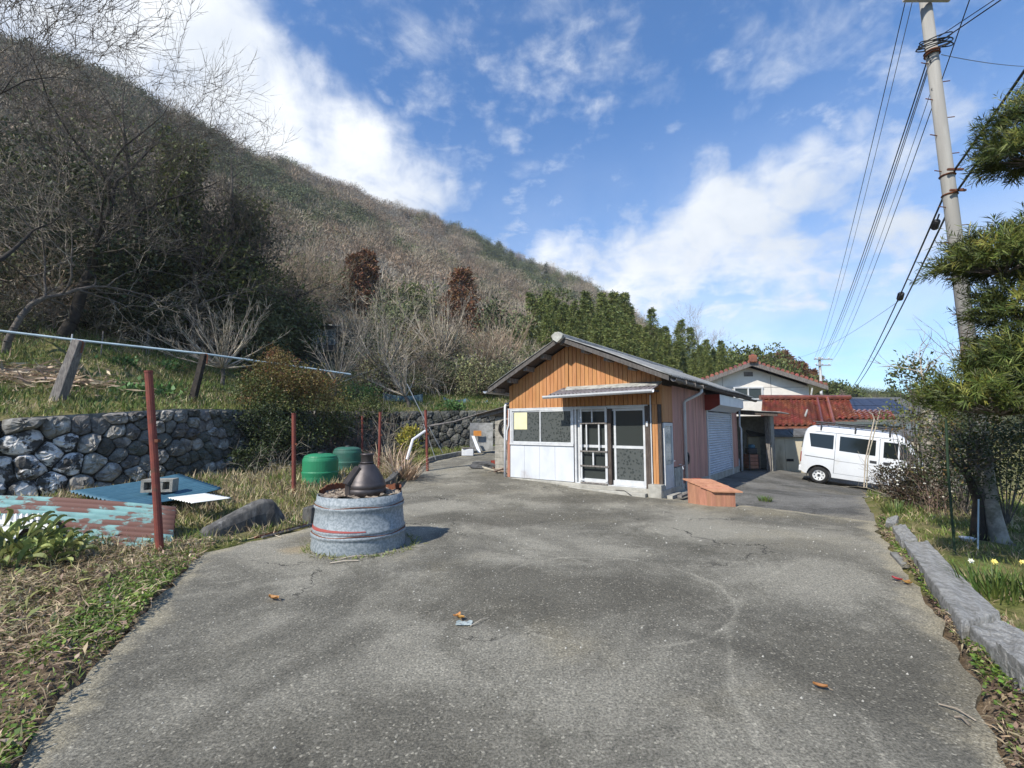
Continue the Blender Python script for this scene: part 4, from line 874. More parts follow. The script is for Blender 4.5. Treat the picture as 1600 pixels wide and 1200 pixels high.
# ---------------------------------------------------------------- the van
def build_van():
    F = Vector((math.cos(math.radians(-35)), math.sin(math.radians(-35)), 0)); pit = math.radians(6.6)
    F = Vector((F.x * math.cos(pit), F.y * math.cos(pit), -math.sin(pit))); Lf = Vector((0, 0, 1)).cross(F).normalized(); U = F.cross(Lf).normalized()
    RW = Vector((9.94, 15.2, 0)); RW.z = gz(RW.x, RW.y) - .035
    org = RW - F * .53 + Lf * .70                                     # ground point under the tail, on the centre line
    v = thing('van', 'small white van with a dark roof rack parked on the sloping lane', 'van', org)
    v.matrix_world = Matrix.Translation(org) @ Matrix((F, Lf, U)).transposed().to_4x4(); ORG[v.name] = Vector((0, 0, 0))
    Wd = .735
    def top(x):
        xs = [0, .05, .14, .30, .7, 1.9, 2.35, 2.55, 2.70, 2.98, 3.12, 3.25, 3.36, 3.395]; zs = [1.0, 1.60, 1.78, 1.855, 1.885, 1.88, 1.84, 1.79, 1.66, 1.15, 1.02, .95, .80, .55]
        return float(np.interp(x, xs, zs))
    def bot(x):
        z = float(np.interp(x, [0, .1, .4, 2.9, 3.3, 3.395], [.36, .29, .25, .25, .27, .34]))
        for c in (.53, 2.93):
            if abs(x - c) < .335: z = max(z, .27 + math.sqrt(.335 ** 2 - (x - c) ** 2))
        return z
    def hw(x, z):                                                     # half width with tumblehome and rounded ends
        w = Wd * (1 - .035 * max(0, (.75 - z) / .5) ** 2)
        if z > .98: w -= (z - .98) * .115
        tz = top(x)
        if z > tz - .14: w -= .16 * ((z - tz + .14) / .14) ** 2
        e = min(x, 3.395 - x); w -= (.10 if x < 1 else .16) * max(0, 1 - e / .22) ** 2
        return w
    xs = sorted(set([0, .02, .06, .12, .2, .3, .7, .8, .9, 1.0, 1.2, 1.4, 1.6, 1.8, 2.0, 2.2, 2.35, 2.5, 2.62, 2.7, 2.8, 2.9, 2.98, 3.05, 3.12, 3.2, 3.28, 3.34, 3.38, 3.395] + [.53 + .335 * math.cos(k * PI / 12) for k in range(13)] + [.53 - .3355, .53 + .3355, 2.93 + .3355, 2.93 - .3355] + [2.93 + .335 * math.cos(k * PI / 12) for k in range(13)]))
    mb = MB(); n = 16; rings = []
    for x in xs:
        b, t = bot(x), top(x); t = max(t, b + .05); ring = []
        for i in range(n + 1): z = b + (t - b) * (i / n) ** .9; ring.append((x, -hw(x, z), z))
        ring += [(x, 0, t + .018)] + [(q[0], -q[1], q[2]) for q in ring[::-1]]
        rings.append(ring)
    k = len(rings[0])
    for r in rings: mb.v += r
    for i in range(len(rings) - 1):
        for j in range(k - 1): mb.f.append((i * k + j, i * k + j + 1, (i + 1) * k + j + 1, (i + 1) * k + j))
    mb.f.append(tuple(range(k - 1, -1, -1))); mb.f.append(tuple((len(rings) - 1) * k + j for j in range(k)))
    mb.build('body', M['vanpaint'], v, smooth=True)
    mb = MB(); mb.box((1.7, 0, .36), (3.1, 1.25, .2)); mb.build('underbody', M['trim'], v)
    for c in (.53, 2.93):
        for s in (-1, 1):
            mb = MB(); mb.lathe([(.342, -.0), (.342, .25)], (0, 0, 0), 20, False); q = MB(); q.v = [(c + a, s * .72 - s * z, .27 + b) for a, b, z in mb.v]; q.f = mb.f; q.build('wheel_arch', M['trim'], v)
    def patch(name, m, loop, off, side=-1, parent=v, nx=10, nz=6):    # a skin patch over a quadrilateral (x, z) region
        (x0, z0), (x1, z1), (x2, z2), (x3, z3) = loop; mb = MB()
        def fn(a, b):
            x = (x0 + (x1 - x0) * a) * (1 - b) + (x3 + (x2 - x3) * a) * b; z = (z0 + (z1 - z0) * a) * (1 - b) + (z3 + (z2 - z3) * a) * b
            return (x, side * (hw(x, z) + off), z)
        mb.sheet(fn, nx, nz); return mb.build(name, m, parent, smooth=True)
    for s in (-1, 1):
        q = patch('quarter_window', M['glassvan'], [(.26, 1.17), (.86, 1.15), (.86, 1.60), (.19, 1.60)], .006, s)
        q = patch('sliding_window', M['glassvan'], [(1.02, 1.13), (1.93, 1.10), (1.93, 1.58), (1.02, 1.59)], .006, s)
        q = patch('door_window', M['glassvan'], [(2.12, 1.08), (2.88, 1.06), (2.62, 1.55), (2.12, 1.56)], .006, s)
        for lp in ([(.905, .40), (.918, .40), (.918, 1.66), (.905, 1.66)], [(2.02, .36), (2.032, .36), (2.032, 1.64), (2.02, 1.64)], [(2.70, .72), (2.712, .72), (2.712, 1.40), (2.70, 1.40)]): patch('door_seam', M['gap'], lp, .003, s)
        patch('door_rail', M['gap'], [(.10, .845), (.90, .825), (.90, .845), (.10, .868)], .005, s)
        patch('door_seam', M['gap'], [(.92, .80), (2.9, .77), (2.9, .777), (.92, .808)], .003, s)
        patch('roof_gutter', M['gap'], [(.12, 1.675), (2.45, 1.665), (2.45, 1.678), (.12, 1.69)], .004, s)
        patch('sill_line', M['gap'], [(.9, .395), (2.58, .395), (2.58, .402), (.9, .402)], .003, s)
        for x in (1.80, 2.13): h = patch('door_handle', M['trim'], [(x, .875), (x + .17, .87), (x + .17, .945), (x, .95)], .016, s)
        patch('window_pillar', M['vanpaint'], [(2.46, 1.075), (2.50, 1.075), (2.50, 1.56), (2.46, 1.56)], .011, s)
    mb = MB(); mb.add([(2.74, -.50, 1.62), (2.74, .50, 1.62), (3.01, .58, 1.13), (3.01, -.58, 1.13)], [(0, 1, 2, 3)])
    w = MB(); w.v = [(x + .022, y, z + .012) for x, y, z in mb.v] + [(x + .004, y, z + .002) for x, y, z in mb.v]; w.f = [(0, 1, 2, 3), (0, 4, 5, 1), (1, 5, 6, 2), (2, 6, 7, 3), (3, 7, 4, 0)]; w.build('windscreen', M['glassvan'], v)
    mb = MB(); mb.add([(-.012, -.52, 1.10), (-.012, .52, 1.10), (.052, .50, 1.60), (.052, -.50, 1.60), (.03, -.52, 1.10), (.03, .52, 1.10), (.09, .50, 1.60), (.09, -.50, 1.60)], [(0, 3, 2, 1), (0, 1, 5, 4), (3, 7, 6, 2), (0, 4, 7, 3), (1, 2, 6, 5)]); mb.build('rear_window', M['glassvan'], v)
    for s in (-1, 1):
        mb = MB(); mb.box((.01, s * .60, .80), (.05, .10, .34)); bevel(mb.build('tail_lamp', M['redbox'], v), .015)
        mb = MB(); mb.box((3.30, s * .52, .80), (.12, .26, .18)); bevel(mb.build('headlight', M['glasspale'], v), .03)
        mb = MB(); mb.box((2.80, s * .80, 1.16), (.10, .12, .20)); bevel(mb.build('mirror', M['trim'], v), .03)
        for c in (.53, 2.93):
            t = MB(); pr = [(.175, -.085), (.245, -.085), (.268, -.06), (.27, 0), (.268, .06), (.245, .085), (.175, .085)]
            def ring_(mb, prof, yc):
                q = MB(); q.lathe(prof, (0, 0, 0), 28, False); o = MB(); o.v = [(c + a, yc - s * z * -1, .27 + b) for a, b, z in q.v]; o.f = q.f; return o
            wv = thing_part('wheel', v)
            ring_(t, pr, s * .655).build('tyre', M['tyre'], wv, smooth=True)
            ring_(t, [(.001, .045), (.05, .05), (.065, .03), (.11, .035), (.125, .06), (.155, .05), (.178, .075), (.178, -.07)], s * .655).build('rim', M['alu'], wv, smooth=True)
            q = MB()
            for kk in range(8):
                a = kk * PI / 4; q.box((c + .12 * math.cos(a), s * .655 + s * .056, .27 + .12 * math.sin(a)), (.035, .012, .035))
            q.build('vent_hole', M['trim'], wv)
            q = MB(); q.lathe([(.04, 0), (.038, .02)], (0, 0, 0), 12); o = MB(); o.v = [(c + a, s * (.70 + z), .27 + b) for a, b, z in q.v]; o.f = q.f; o.build('hub_cap', M['trim'], wv)
    mb = MB(); mb.box((.0, 0, .42), (.08, 1.30, .20)); bevel(mb.build('rear_bumper', M['vanpaint'], v), .03)
    mb = MB(); mb.box((3.385, 0, .42), (.08, 1.25, .22)); bevel(mb.build('front_bumper', M['vanpaint'], v), .03)
    # roof rack
    rk = thing_part('roof_rack', v)
    for y in (-.60, .60):
        mb = MB(); mb.tube([(.35, y, 1.99), (2.45, y, 1.99)], .022, 8); mb.tube([(.35, y, 1.93), (2.45, y, 1.93)], .016, 8); mb.build('side_rail', M['trim'], rk)
        for x in (.50, 1.40, 2.25): mb = MB(); mb.box((x, y, 1.88), (.045, .03, .22)); mb.box((x, y * 1.07, 1.76), (.05, .02, .10)); mb.build('bracket', M['trim'], rk)
    for x in np.linspace(.38, 2.42, 8): mb = MB(); mb.tube([(x, -.60, 1.96), (x, .60, 1.96)], .015, 6); mb.build('crossbar', M['trim'], rk)
    for y in (-.42, -.2, .1, .4): mb = MB(); mb.tube([(.25, y, 2.0), (2.5, y, 2.0)], .012, 6); mb.build('long_bar', M['trim'], rk)
    L = F * 0; return v, F, Lf, U, org
VAN = build_van()
# ---------------------------------------------------------------- stone walls
def clip(poly, a, b):                                                # keep the part nearer to a than to b
    mx, my = (a[0] + b[0]) / 2, (a[1] + b[1]) / 2; nx, ny = b[0] - a[0], b[1] - a[1]; out = []
    for i in range(len(poly)):
        p, q = poly[i], poly[(i + 1) % len(poly)]; dp = (p[0] - mx) * nx + (p[1] - my) * ny; dq = (q[0] - mx) * nx + (q[1] - my) * ny
        if dp <= 0: out.append(p)
        if (dp < 0) != (dq < 0) and dp != dq: t = dp / (dp - dq); out.append((p[0] + (q[0] - p[0]) * t, p[1] + (q[1] - p[1]) * t))
    return out
def stone_wall(idx0, idx1, label, size_fn, mat_fn, limit, drop, name='stone_wall', s_range=None):
    pts = [Vector(p) for p in WALL[idx0:idx1 + 1]]; tops = WTOP[idx0:idx1 + 1]
    cum = [0]
    for a, b in zip(pts, pts[1:]): cum.append(cum[-1] + (b - a).length)
    def path(s):
        s = max(0, min(cum[-1] - 1e-6, s)); i = max(k for k in range(len(cum) - 1) if cum[k] <= s); t = (s - cum[i]) / (cum[i + 1] - cum[i])
        p = pts[i] + (pts[i + 1] - pts[i]) * t; d = (pts[i + 1] - pts[i]).normalized(); return p, Vector((d.y, -d.x)), tops[i] + (tops[i + 1] - tops[i]) * t
    s0, s1 = s_range or (0, cum[-1])
    p, nn, tp = path((s0 + s1) / 2)
    w = thing(name, label, 'stone wall', (p.x, p.y, gz(p.x + nn.x * .3, p.y + nn.y * .3)))
    def base(s): p, nn, tp = path(s); q = p + nn * .45; return gz(q.x, q.y)
    nb = 60; bs = [base(s0 + (s1 - s0) * i / nb) for i in range(nb + 1)]
    def P(s, h, o):                                                   # h: 0 base to 1 top, leaning back
        p, nn, tp = path(s); zb = bs[min(nb, max(0, int((s - s0) / (s1 - s0) * nb)))] - .12; z = zb + (tp - zb) * h; q = p + nn * (o + .28 * (1 - h)); return Vector((q.x, q.y, z))
    mb = MB(); mb.sheet(lambda a, b: P(s0 + (s1 - s0) * a, b * 1.01 - .05, -.02), 50, 4); mb.build('backing', M['mortar'], w)
    mb = MB(); mb.sheet(lambda a, b: P(s0 + (s1 - s0) * a, 1.0, -.02 - .5 * b) + Vector((0, 0, .0)), 50, 1); mb.build('backing', M['mortar'], w)
    # seeds, denser where the stones are small; heights in metres
    Hm = [(path(s0 + (s1 - s0) * i / nb)[2] - bs[i] + .12) for i in range(nb + 1)]
    def hm(s): return Hm[min(nb, max(0, int((s - s0) / (s1 - s0) * nb)))]
    seeds = []; tries = 0
    while tries < 26000:
        tries += 1; s = random.uniform(s0, s1); h = random.uniform(0, hm(s)); r = size_fn(s) * random.uniform(.72, 1.18)
        if all((a - s) ** 2 + (b - h) ** 2 > (.5 * (r + c)) ** 2 for a, b, c in seeds): seeds.append((s, h, r))
    seeds.sort(); cells = []
    for i, (s, h, r) in enumerate(seeds):
        poly = [(s - r * 1.1, h - r * 1.0), (s + r * 1.1, h - r * 1.0), (s + r * 1.1, h + r * 1.0), (s - r * 1.1, h + r * 1.0)]
        for j, (a, b, c) in enumerate(seeds):
            if j != i and abs(a - s) < 2.2 * r + c and abs(b - h) < 2.2 * r + c:
                poly = clip(poly, (s, h), (a, b))
                if len(poly) < 3: break
        H_ = hm(s); poly = [(max(s0, min(s1, x)), max(-.05, min(H_ * 1.03, y))) for x, y in poly]
        if len(poly) >= 3: cells.append((poly, r))
    rest = MB(); cnt = 0
    for poly, r in cells:
        cx = sum(p[0] for p in poly) / len(poly); cy = sum(p[1] for p in poly) / len(poly)
        n = 18; loop = []
        per = []                                                      # resample the cell outline by angle
        for k in range(n):
            a = 2 * PI * k / n; dx, dy = math.cos(a), math.sin(a); best = 1e9
            for i in range(len(poly)):
                p, q = poly[i], poly[(i + 1) % len(poly)]; ex, ey = q[0] - p[0], q[1] - p[1]; den = dx * ey - dy * ex
                if abs(den) < 1e-9: continue
                t = ((p[0] - cx) * ey - (p[1] - cy) * ex) / den; u_ = ((p[0] - cx) * dy - (p[1] - cy) * dx) / den
                if t > 0 and -1e-6 <= u_ <= 1 + 1e-6: best = min(best, t)
            per.append(best if best < 1e8 else r * .5)
        per = [.12 * per[k - 1] + .76 * per[k] + .12 * per[(k + 1) % n] for k in range(n)]
        sx0, sy0 = random.uniform(-.22, .22), random.uniform(-.22, .22); dep = min(.5, r) * random.uniform(.32, .62); Hh = hm(cx); ph = random.uniform(0, 6); tx, ty = random.uniform(-.35, .35), random.uniform(-.3, .45)
        mb = MB(); fac = [(1.02, -.06), (1.0, .30), (.88, .70), (.56, .92), (.24, 1.0)]
        for fi, (f_, o_) in enumerate(fac):
            for k in range(n):
                a = 2 * PI * k / n; rr = per[k] * f_ * (.965 + .03 * math.sin(3 * a + ph)) ; x, y = cx + rr * math.cos(a) + (1 - f_) * sx0 * r, cy + rr * math.sin(a) + (1 - f_) * sy0 * r
                oo = dep * (o_ + (.18 * random.uniform(-1, 1) + (tx * (x - cx) + ty * (y - cy)) / r * .8) * (fi > 0))
                mb.v.append(tuple(P(x, y / Hh, oo)))
        mb.v.append(tuple(P(cx + sx0 * r, (cy + sy0 * r) / Hh, dep * (1.0 + (tx * sx0 + ty * sy0) * .8))))
        for fi in range(len(fac) - 1):
            for k in range(n): mb.f.append((fi * n + k, fi * n + (k + 1) % n, (fi + 1) * n + (k + 1) % n, (fi + 1) * n + k))
        e = (len(fac) - 1) * n
        for k in range(n): mb.f.append((e + k, e + (k + 1) % n, len(mb.v) - 1))
        if cnt < limit: mb.build('stone', mat_fn(cx, cy / Hh), w); cnt += 1
        else: rest.add(mb.v, mb.f)
    if rest.v: tag(rest.build('stone', M['stonedk'], w), kind='stuff')
    return w, path
def near_mat(s, h):
    x = s - 2.2
    return M['stonebl'] if (4.6 < s < 6.9 and h < .85 and random.random() < .9) else (M['stone'] if random.random() < .6 else M['stonedk'] if s > 7.2 or s < 3.6 else M['stone'])
WN, WPATH = stone_wall(0, 5, 'dry stone terrace wall of grey field stones behind the rusty corrugated sheets', lambda s: float(np.interp(s, [0, 4.5, 5.8, 7.0, 9, 15], [.70, .60, .46, .36, .27, .30])), near_mat, 295, 0)
WF, WPATH2 = stone_wall(5, 8, 'dark mossy stone terrace wall beyond the red posts and the grass strip', lambda s: .36, lambda s, h: M['stonedk'], 295, 0)
mbc = MB()
for i in range(2, 4):
    a, b = Vector(WALL[i]), Vector(WALL[i + 1]); d = (b - a).normalized(); n = Vector((-d.y, d.x)); z0, z1 = WTOP[i], WTOP[i + 1]
    A0, B0, A1, B1 = a - n * .06, b - n * .06, a + n * .22, b + n * .22
    mbc.hexa([(A0.x, A0.y, z0 - .06), (B0.x, B0.y, z1 - .06), (B1.x, B1.y, z1 - .06), (A1.x, A1.y, z0 - .06), (A0.x, A0.y, z0 + .07), (B0.x, B0.y, z1 + .07), (B1.x, B1.y, z1 + .07), (A1.x, A1.y, z0 + .07)])
mbc.build('cap', M['concdark'], WN)

# ---------------------------------------------------------------- drum and hood
def rough_ring(mb): pass
def build_drum():
    c = Vector((-2.06, 6.38, 0)); t = thing('planter_tub', 'cut down galvanised steel tub filled with rubble on the yard', 'tub', c)
    R0, R1, Ht = .605, .548, .68
    def rr(z): return R0 + (R1 - R0) * z / Ht
    prof = []
    for z, o in ((0, 0), (.02, .004), (.14, 0), (.165, .004), (.18, .022), (.20, .022), (.215, .003), (.235, .0), (.25, .018), (.262, .004), (.45, 0), (.51, .002), (.53, .022), (.55, .020), (.565, .002), (.585, .018), (.60, .002), (Ht, 0)): prof.append((rr(z) + o, z))
    prof += [(rr(Ht) - .012, Ht), (rr(.5) - .014, .5)]
    mb = MB(); mb.lathe(prof, c, 72, False); mb.build('shell', M['galv'], t, smooth=True)
    mb = MB(); n = 40                                                  # worn red stripe: a thin paint skin on the shell
    mb.sheet(lambda a, b: c + Vector(((rr(.27 + .055 * b) + .010) * math.cos(PI * (1.02 + .62 * a)), (rr(.27 + .055 * b) + .010) * math.sin(PI * (1.02 + .62 * a)), .270 + .058 * b * (1 - .8 * a))), n, 2); mb.build('red_stripe', M['redband'], t, smooth=True)
    for z in (.214, .56):
        mb = MB(); mb.tube([c + Vector(((rr(z) + .012) * math.cos(a * 2 * PI / 48), (rr(z) + .012) * math.sin(a * 2 * PI / 48), z + .010 * math.sin(a * .7))) for a in range(49)], .007, 5, False); mb.build('hoop', M['rust'], t)
    mb = MB(); k = 60; v0 = []
    mb.v.append(tuple(c + Vector((0, 0, .66)))); 
    for ri in range(1, 9):
        for a in range(k):
            r = (rr(Ht) - .016) * ri / 8; q = 2 * PI * a / k; z = .665 + random.uniform(-.022, .022) + (.03 if ri == 8 else 0) * math.sin(q * 3) ** 2; mb.v.append(tuple(c + Vector((r * math.cos(q), r * math.sin(q), z))))
    for a in range(k): mb.f.append((0, 1 + a, 1 + (a + 1) % k))
    for ri in range(7):
        for a in range(k): mb.f.append((1 + ri * k + a, 1 + (ri + 1) * k + a, 1 + (ri + 1) * k + (a + 1) % k, 1 + ri * k + (a + 1) % k))
    mb.build('rubble_fill', M['rubble'], t)
    mb = MB()                                                          # ragged rusty inner rim standing at the back
    for a0, a1 in ((.02, .62), (.66, 1.06)):
        m_ = 30; base = len(mb.v)
        for i in range(m_ + 1):
            q = PI * (a0 + (a1 - a0) * i / m_); hgt = .07 + .035 * math.sin(q * 3) + random.uniform(-.012, .012); r = rr(Ht) - .03 + random.uniform(-.006, .006)
            for (dr, z) in ((0, .66), (.0, .665 + hgt), (.018, .665 + hgt), (.018, .66)): mb.v.append(tuple(c + Vector(((r + dr) * math.cos(q), (r + dr) * math.sin(q), z))))
        for i in range(m_):
            for j in range(4): mb.f.append((base + 4 * i + j, base + 4 * i + (j + 1) % 4, base + 4 * i + 4 + (j + 1) % 4, base + 4 * i + 4 + j))
    mb.build('rusty_rim', M['rust'], t)
    for i in range(46):
        q = random.uniform(0, 2 * PI); r = random.uniform(.25, .53); s = random.uniform(.018, .05); p = c + Vector((r * math.cos(q), r * math.sin(q), .675))
        mb = MB(); mb.lathe([(s * .5, -s * .5), (s * random.uniform(.8, 1.1), -.1 * s), (s * .7, s * .4), (s * .2, s * .6)], p, 6); mb.v = [tuple(Vector(v) + Vector((random.uniform(-1, 1), random.uniform(-1, 1), random.uniform(-1, 1))) * s * .25) for v in mb.v]; mb.build('rubble_lump', M['rubble'], t)
    # hood
    p = at(560, 712, 6.28); hc = Vector((c.x + .10, c.y - .08, .672))
    h = thing('flue_cowl', 'dark metal cone shaped flue cowl standing on the rubble in the tub', 'flue cowl', hc)
    mb = MB(); mb.lathe([(.250, 0), (.252, .075), (.244, .083), (.252, .092), (.252, .14), (.242, .148), (.236, .17), (.205, .235), (.150, .325), (.105, .385), (.084, .405)], hc, 40, False); o = mb.build('cone', M['hood'], h, smooth=True); thick(o, .008)
    mb = MB(); mb.lathe([(.080, .395), (.080, .515), (.088, .52), (.088, .54), (.072, .54), (.072, .395)], hc, 28, False); mb.build('neck', M['hood'], h, smooth=True)
    mb = MB(); mb.lathe([(.085, .41), (.094, .42), (.085, .43)], hc, 28, False); mb.build('collar', M['hood'], h)
    a = hc + Vector((-.20, -.13, 0)); dr = Vector((-.75, -.55, 0)).normalized(); sd = Vector((-dr.y, dr.x, 0))
    mb = MB(); w_ = .085
    pr = [(.16, 0), (.16, .15), (.02, .34), (-.14, .34), (-.14, 0)]
    mb.prism([hc + dr * (x + .10) + sd * w_ + Vector((0, 0, z)) for x, z in pr], [hc + dr * (x + .10) - sd * w_ + Vector((0, 0, z)) for x, z in pr]); bevel(mb.build('side_inlet', M['hood'], h), .008)
    mb = MB(); pr = [(.185, .150), (.185, .162), (.03, .372), (.01, .352), (.165, .145)]
    mb.prism([hc + dr * (x + .10) + sd * (w_ + .015) + Vector((0, 0, z)) for x, z in pr], [hc + dr * (x + .10) - sd * (w_ + .015) + Vector((0, 0, z)) for x, z in pr]); mb.build('inlet_lid', M['hood'], h)
build_drum()

# ---------------------------------------------------------------- red posts and the pale rail
def red_post(ub, vb, ut, vt, z=None, r=.042, label='', Y=None, mt='redpipe', nm='red_post'):
    if Y is None: b = on(ub, vb, z)
    else: b = at(ub, vb, Y)
    b.z = gz(b.x, b.y) - .05
    dist = b.y; top = at(ut, vt, dist)
    mb = MB(); mb.tube([b, b + (top - b) * .5 + Vector((.004, 0, 0)), top], r, 12); mb.tube([top - (top - b).normalized() * .02, top + (top - b).normalized() * .005], r * 1.1, 12)
    t = thing(nm, label, 'post', b, 'red painted steel posts left of the workshop'); mb.build('tube', M[mt], t, smooth=False)
    q = b + (top - b) * .62; mb = MB(); mb.box(q + Vector((r, 0, 0)), (.07, .05, .04)); mb.build('clamp', M['rust'], t)
    return b, top
RP = [red_post(251, 866, 232, 580, 0.0, .044, 'tall leaning rusty red post, nearest of the posts, beside the rusted sheet'),
      red_post(459, 770, 459, 646, .06, .046, 'stout red post standing beside the bright green tank'),
      red_post(592, 738, 594, 644, .2, .042, 'red post rising from the dry reed clump behind the tub'),
      red_post(668, 740, 665, 641, .16, .042, 'slim red post at the path edge carrying the white pipe and pole end'),
      red_post(566, 716, 566, 650, None, .035, 'rusty thin post in the undergrowth behind the green tanks', 16.5)]
for (ub, vb, ut, vt, Y, lb) in ((644, 640, 646, 596, 24.0, 'far rusty red post on the upper terrace by the blue netting'), (692, 640, 692, 612, 25.0, 'far short red post on the upper terrace amid the blue netting'), (727, 634, 727, 616, 26.0, 'furthest stubby red post at the right end of the blue netting')):
    red_post(ub, vb, ut, vt, None, .045, lb, Y, 'redpipe')
# terrace rail on leaning posts
rail_pts = [at(-60, 511, 12.2), at(0, 517, 12.5), at(125, 532, 13.2), at(320, 553, 14.6), at(430, 568, 16.0), at(548, 585, 17.6)]
mb = MB(); mb.tube(rail_pts, .034, 8); tag(mb.build('rail', M['lpipe'], None, rail_pts[2]), 'long pale blue pipe rail strung across the grassy terrace', 'rail')
def lean_post(ut, vt, Y, base, wdt, m, label):
    top = at(ut, vt, Y) + Vector((0, .03, 0)); b = Vector(base); b.z = gz(b.x, b.y) - .1; d = (top - b).normalized(); s = Vector((0, 1, 0)).cross(d).normalized(); f = d.cross(s)
    mb = MB(); loops = []
    for t in np.linspace(0, 1, 7):
        c = b + (top - b) * t; w = wdt * (1.05 - .15 * t) * random.uniform(.94, 1.06); loops.append([c - s * w - f * w, c + s * w - f * w, c + s * w + f * w, c - s * w + f * w])
    for lp in loops: mb.v += [tuple(p) for p in lp]
    for i in range(6):
        for k in range(4): mb.f.append((4 * i + k, 4 * i + (k + 1) % 4, 4 * i + 4 + (k + 1) % 4, 4 * i + 4 + k))
    mb.f += [(3, 2, 1, 0), (24, 25, 26, 27)]
    t = thing('leaning_post', label, 'post', b); bevel(mb.build('shaft', M[m], t), .015)
    mb = MB(); mb.tube([top + s * .12 - d * .02, top + s * .16 - d * .3], .02, 6); mb.tube([top - s * .1, top + s * .1], .02, 6); mb.build('tie', M['rust'], t)
def floor_under(u, v):                          # march the view ray to the terrain
    d = ray(u, v); t = 2.0; C0 = Vector((0, 0, CAM_H))
    while t < 300:
        p = C0 + d * t
        if p.z < gz(p.x, p.y): return p
        t *= 1.01
    return C0 + d * t
b1 = floor_under(88, 628); lean_post(122, 532, b1.y + .1, b1, .115, 'greywood', 'thick pale grey leaning post under the pale rail')
b2 = floor_under(300, 626); lean_post(318, 553, b2.y + .2, b2, .085, 'darkbark', 'dark mossy leaning timber post under the pale rail')
b3 = floor_under(517, 622); lean_post(527, 584, b3.y + .2, b3, .085, 'darkbark', 'short leaning post at the lower end of the pale rail')
for (u, v, h, m, lb) in ((109, 556, .75, 'white', 'thin white stake behind the thick leaning post'), (157, 560, 1.0, 'greywood', 'thin grey stake on the upper grass under the dark trees'), (228, 556, 1.15, 'greywood', 'thin dark grey stake right of the other upper stakes')):
    p = floor_under(u, v); mb = MB(); mb.tube([p - Vector((0, 0, .1)), p + Vector((0.02, 0, h))], .022, 6); tag(mb.build('stake', M[m], None, p), lb, 'stake')
# white bent pipe, guy sticks and the pole end near the slim post
q = RP[3][1]
mb = MB(); pts = [at(636, 718, q.y - .5), at(645, 687, q.y - .3), at(668, 671, q.y + .05)]; mb.tube(pts, .045, 8); tag(mb.build('bent_pipe', M['white'], None, pts[0]), 'bent white plastic pipe leaning on the slim red post', 'pipe')
for (a, b, lb) in (((662, 663), (681, 718), 'thin white cane propped against the slim red post, steepest one'), ((671, 668), (692, 708), 'thin white cane leaning right of the slim red post'), ((636, 600), (668, 665), 'long pale cane leaning over the slim red post top')):
    p0, p1 = at(*a, q.y - .1), at(*b, q.y + .5); p1.z = max(p1.z, gz(p1.x, p1.y)); mb = MB(); mb.tube([p0, p1], .013, 5); tag(mb.build('cane', M['alu'], None, p1), lb, 'cane')
p0, p1 = at(671, 666, q.y), H(6.1, .7, 1.98); mb = MB()
for k in range(3): mb.tube([p0 + Vector((0, k * .05, .02 * (k % 2))), (p0 + p1) / 2 + Vector((0, k * .05, -.05)), p1 + Vector((0, k * .05, 0))], .028, 6)
tag(mb.build('pole_bundle', M['greywood'], None, p0), 'bundle of grey poles from the slim red post to the block shed roof', 'poles')

# ---------------------------------------------------------------- corrugated sheets, block, tanks
def corr(name, corners, waves, m, label, amp=.012, along=0, sag=None, cat='sheet', n2=14):
    A, B, C_, D = [Vector(c) for c in corners]; nrm = (B - A).cross(D - A).normalized()
    if nrm.z < 0: nrm = -nrm
    mb = MB(); nu = waves * 6
    def fn(a, b):
        p = (A * (1 - a) + B * a) * (1 - b) + (D * (1 - a) + C_ * a) * b
        return p + nrm * (amp * math.sin(a * waves * 2 * PI)) + Vector((0, 0, (sag or (lambda a, b: 0))(a, b)))
    mb.sheet(fn, nu, n2); o = mb.build(name, m, None, sum(((A, B, C_, D)), Vector()) / 4, smooth=True); thick(o, .004); return tag(o, label, cat)
# teal and rust sheet leaning low: ribs run along its length (horizontal in view)
yt = 6.9
A = at(-90, 775, yt + .55); B = at(-90, 838, yt - .6); Cc = at(268, 860, yt - .62); D = at(276, 794, yt + .1)
corr('rusted_sheet', [A, B, Cc, D], 9, M['tealsheet'], 'flaking teal and rust corrugated sheet lying beside the tall leaning red post', .040, sag=lambda a, b: .05 * math.sin(PI * b) * (1 - a) - .02 * a)
bz = .42
P4 = [at(108, 768, 9.3), at(205, 792, 7.9), at(347, 763, 9.4), at(280, 741, 10.9)]
corr('blue_sheet', [P4[0], P4[1], P4[2], P4[3]], 15, M['bluesheet'], 'blue corrugated sheet lying below the stone wall with a concrete block on it', .022, sag=lambda a, b: -.03 * math.sin(PI * b))
P4 = [at(262, 778, 8.1), at(300, 786, 7.6), at(362, 778, 8.0), at(322, 771, 8.5)]
corr('white_sheet', P4, 9, M['whitesheet'], 'small white corrugated sheet lying on the grass beside the blue sheet', .01)
P4 = [at(-30, 805, 6.6), at(-30, 818, 6.2), at(74, 818, 6.2), at(76, 803, 6.6)]
corr('striped_sheet', [P4[0], P4[3], P4[2], P4[1]], 12, M['whitesheet'], 'short pale blue corrugated offcut on top of the rusted sheet', .016)
mb = MB(); a, b = at(-40, 812, 6.15), at(88, 826, 6.05); mb.tube([a, b], .04, 6); tag(mb.build('board', M['whitesheet'], None, b), 'long whitish timber lying over the rusted sheet above the leafy plant', 'board')
mb = MB(); mb.hexa([at(-60, 845, 5.9), at(20, 845, 5.9), at(40, 822, 6.1), at(-60, 818, 6.2), at(-60, 842, 5.92), at(20, 842, 5.92), at(40, 819, 6.12), at(-60, 815, 6.22)]); tag(mb.build('white_board', M['white'], None, at(-20, 830, 6)), 'flat white board half hidden behind the leafy plant', 'board')
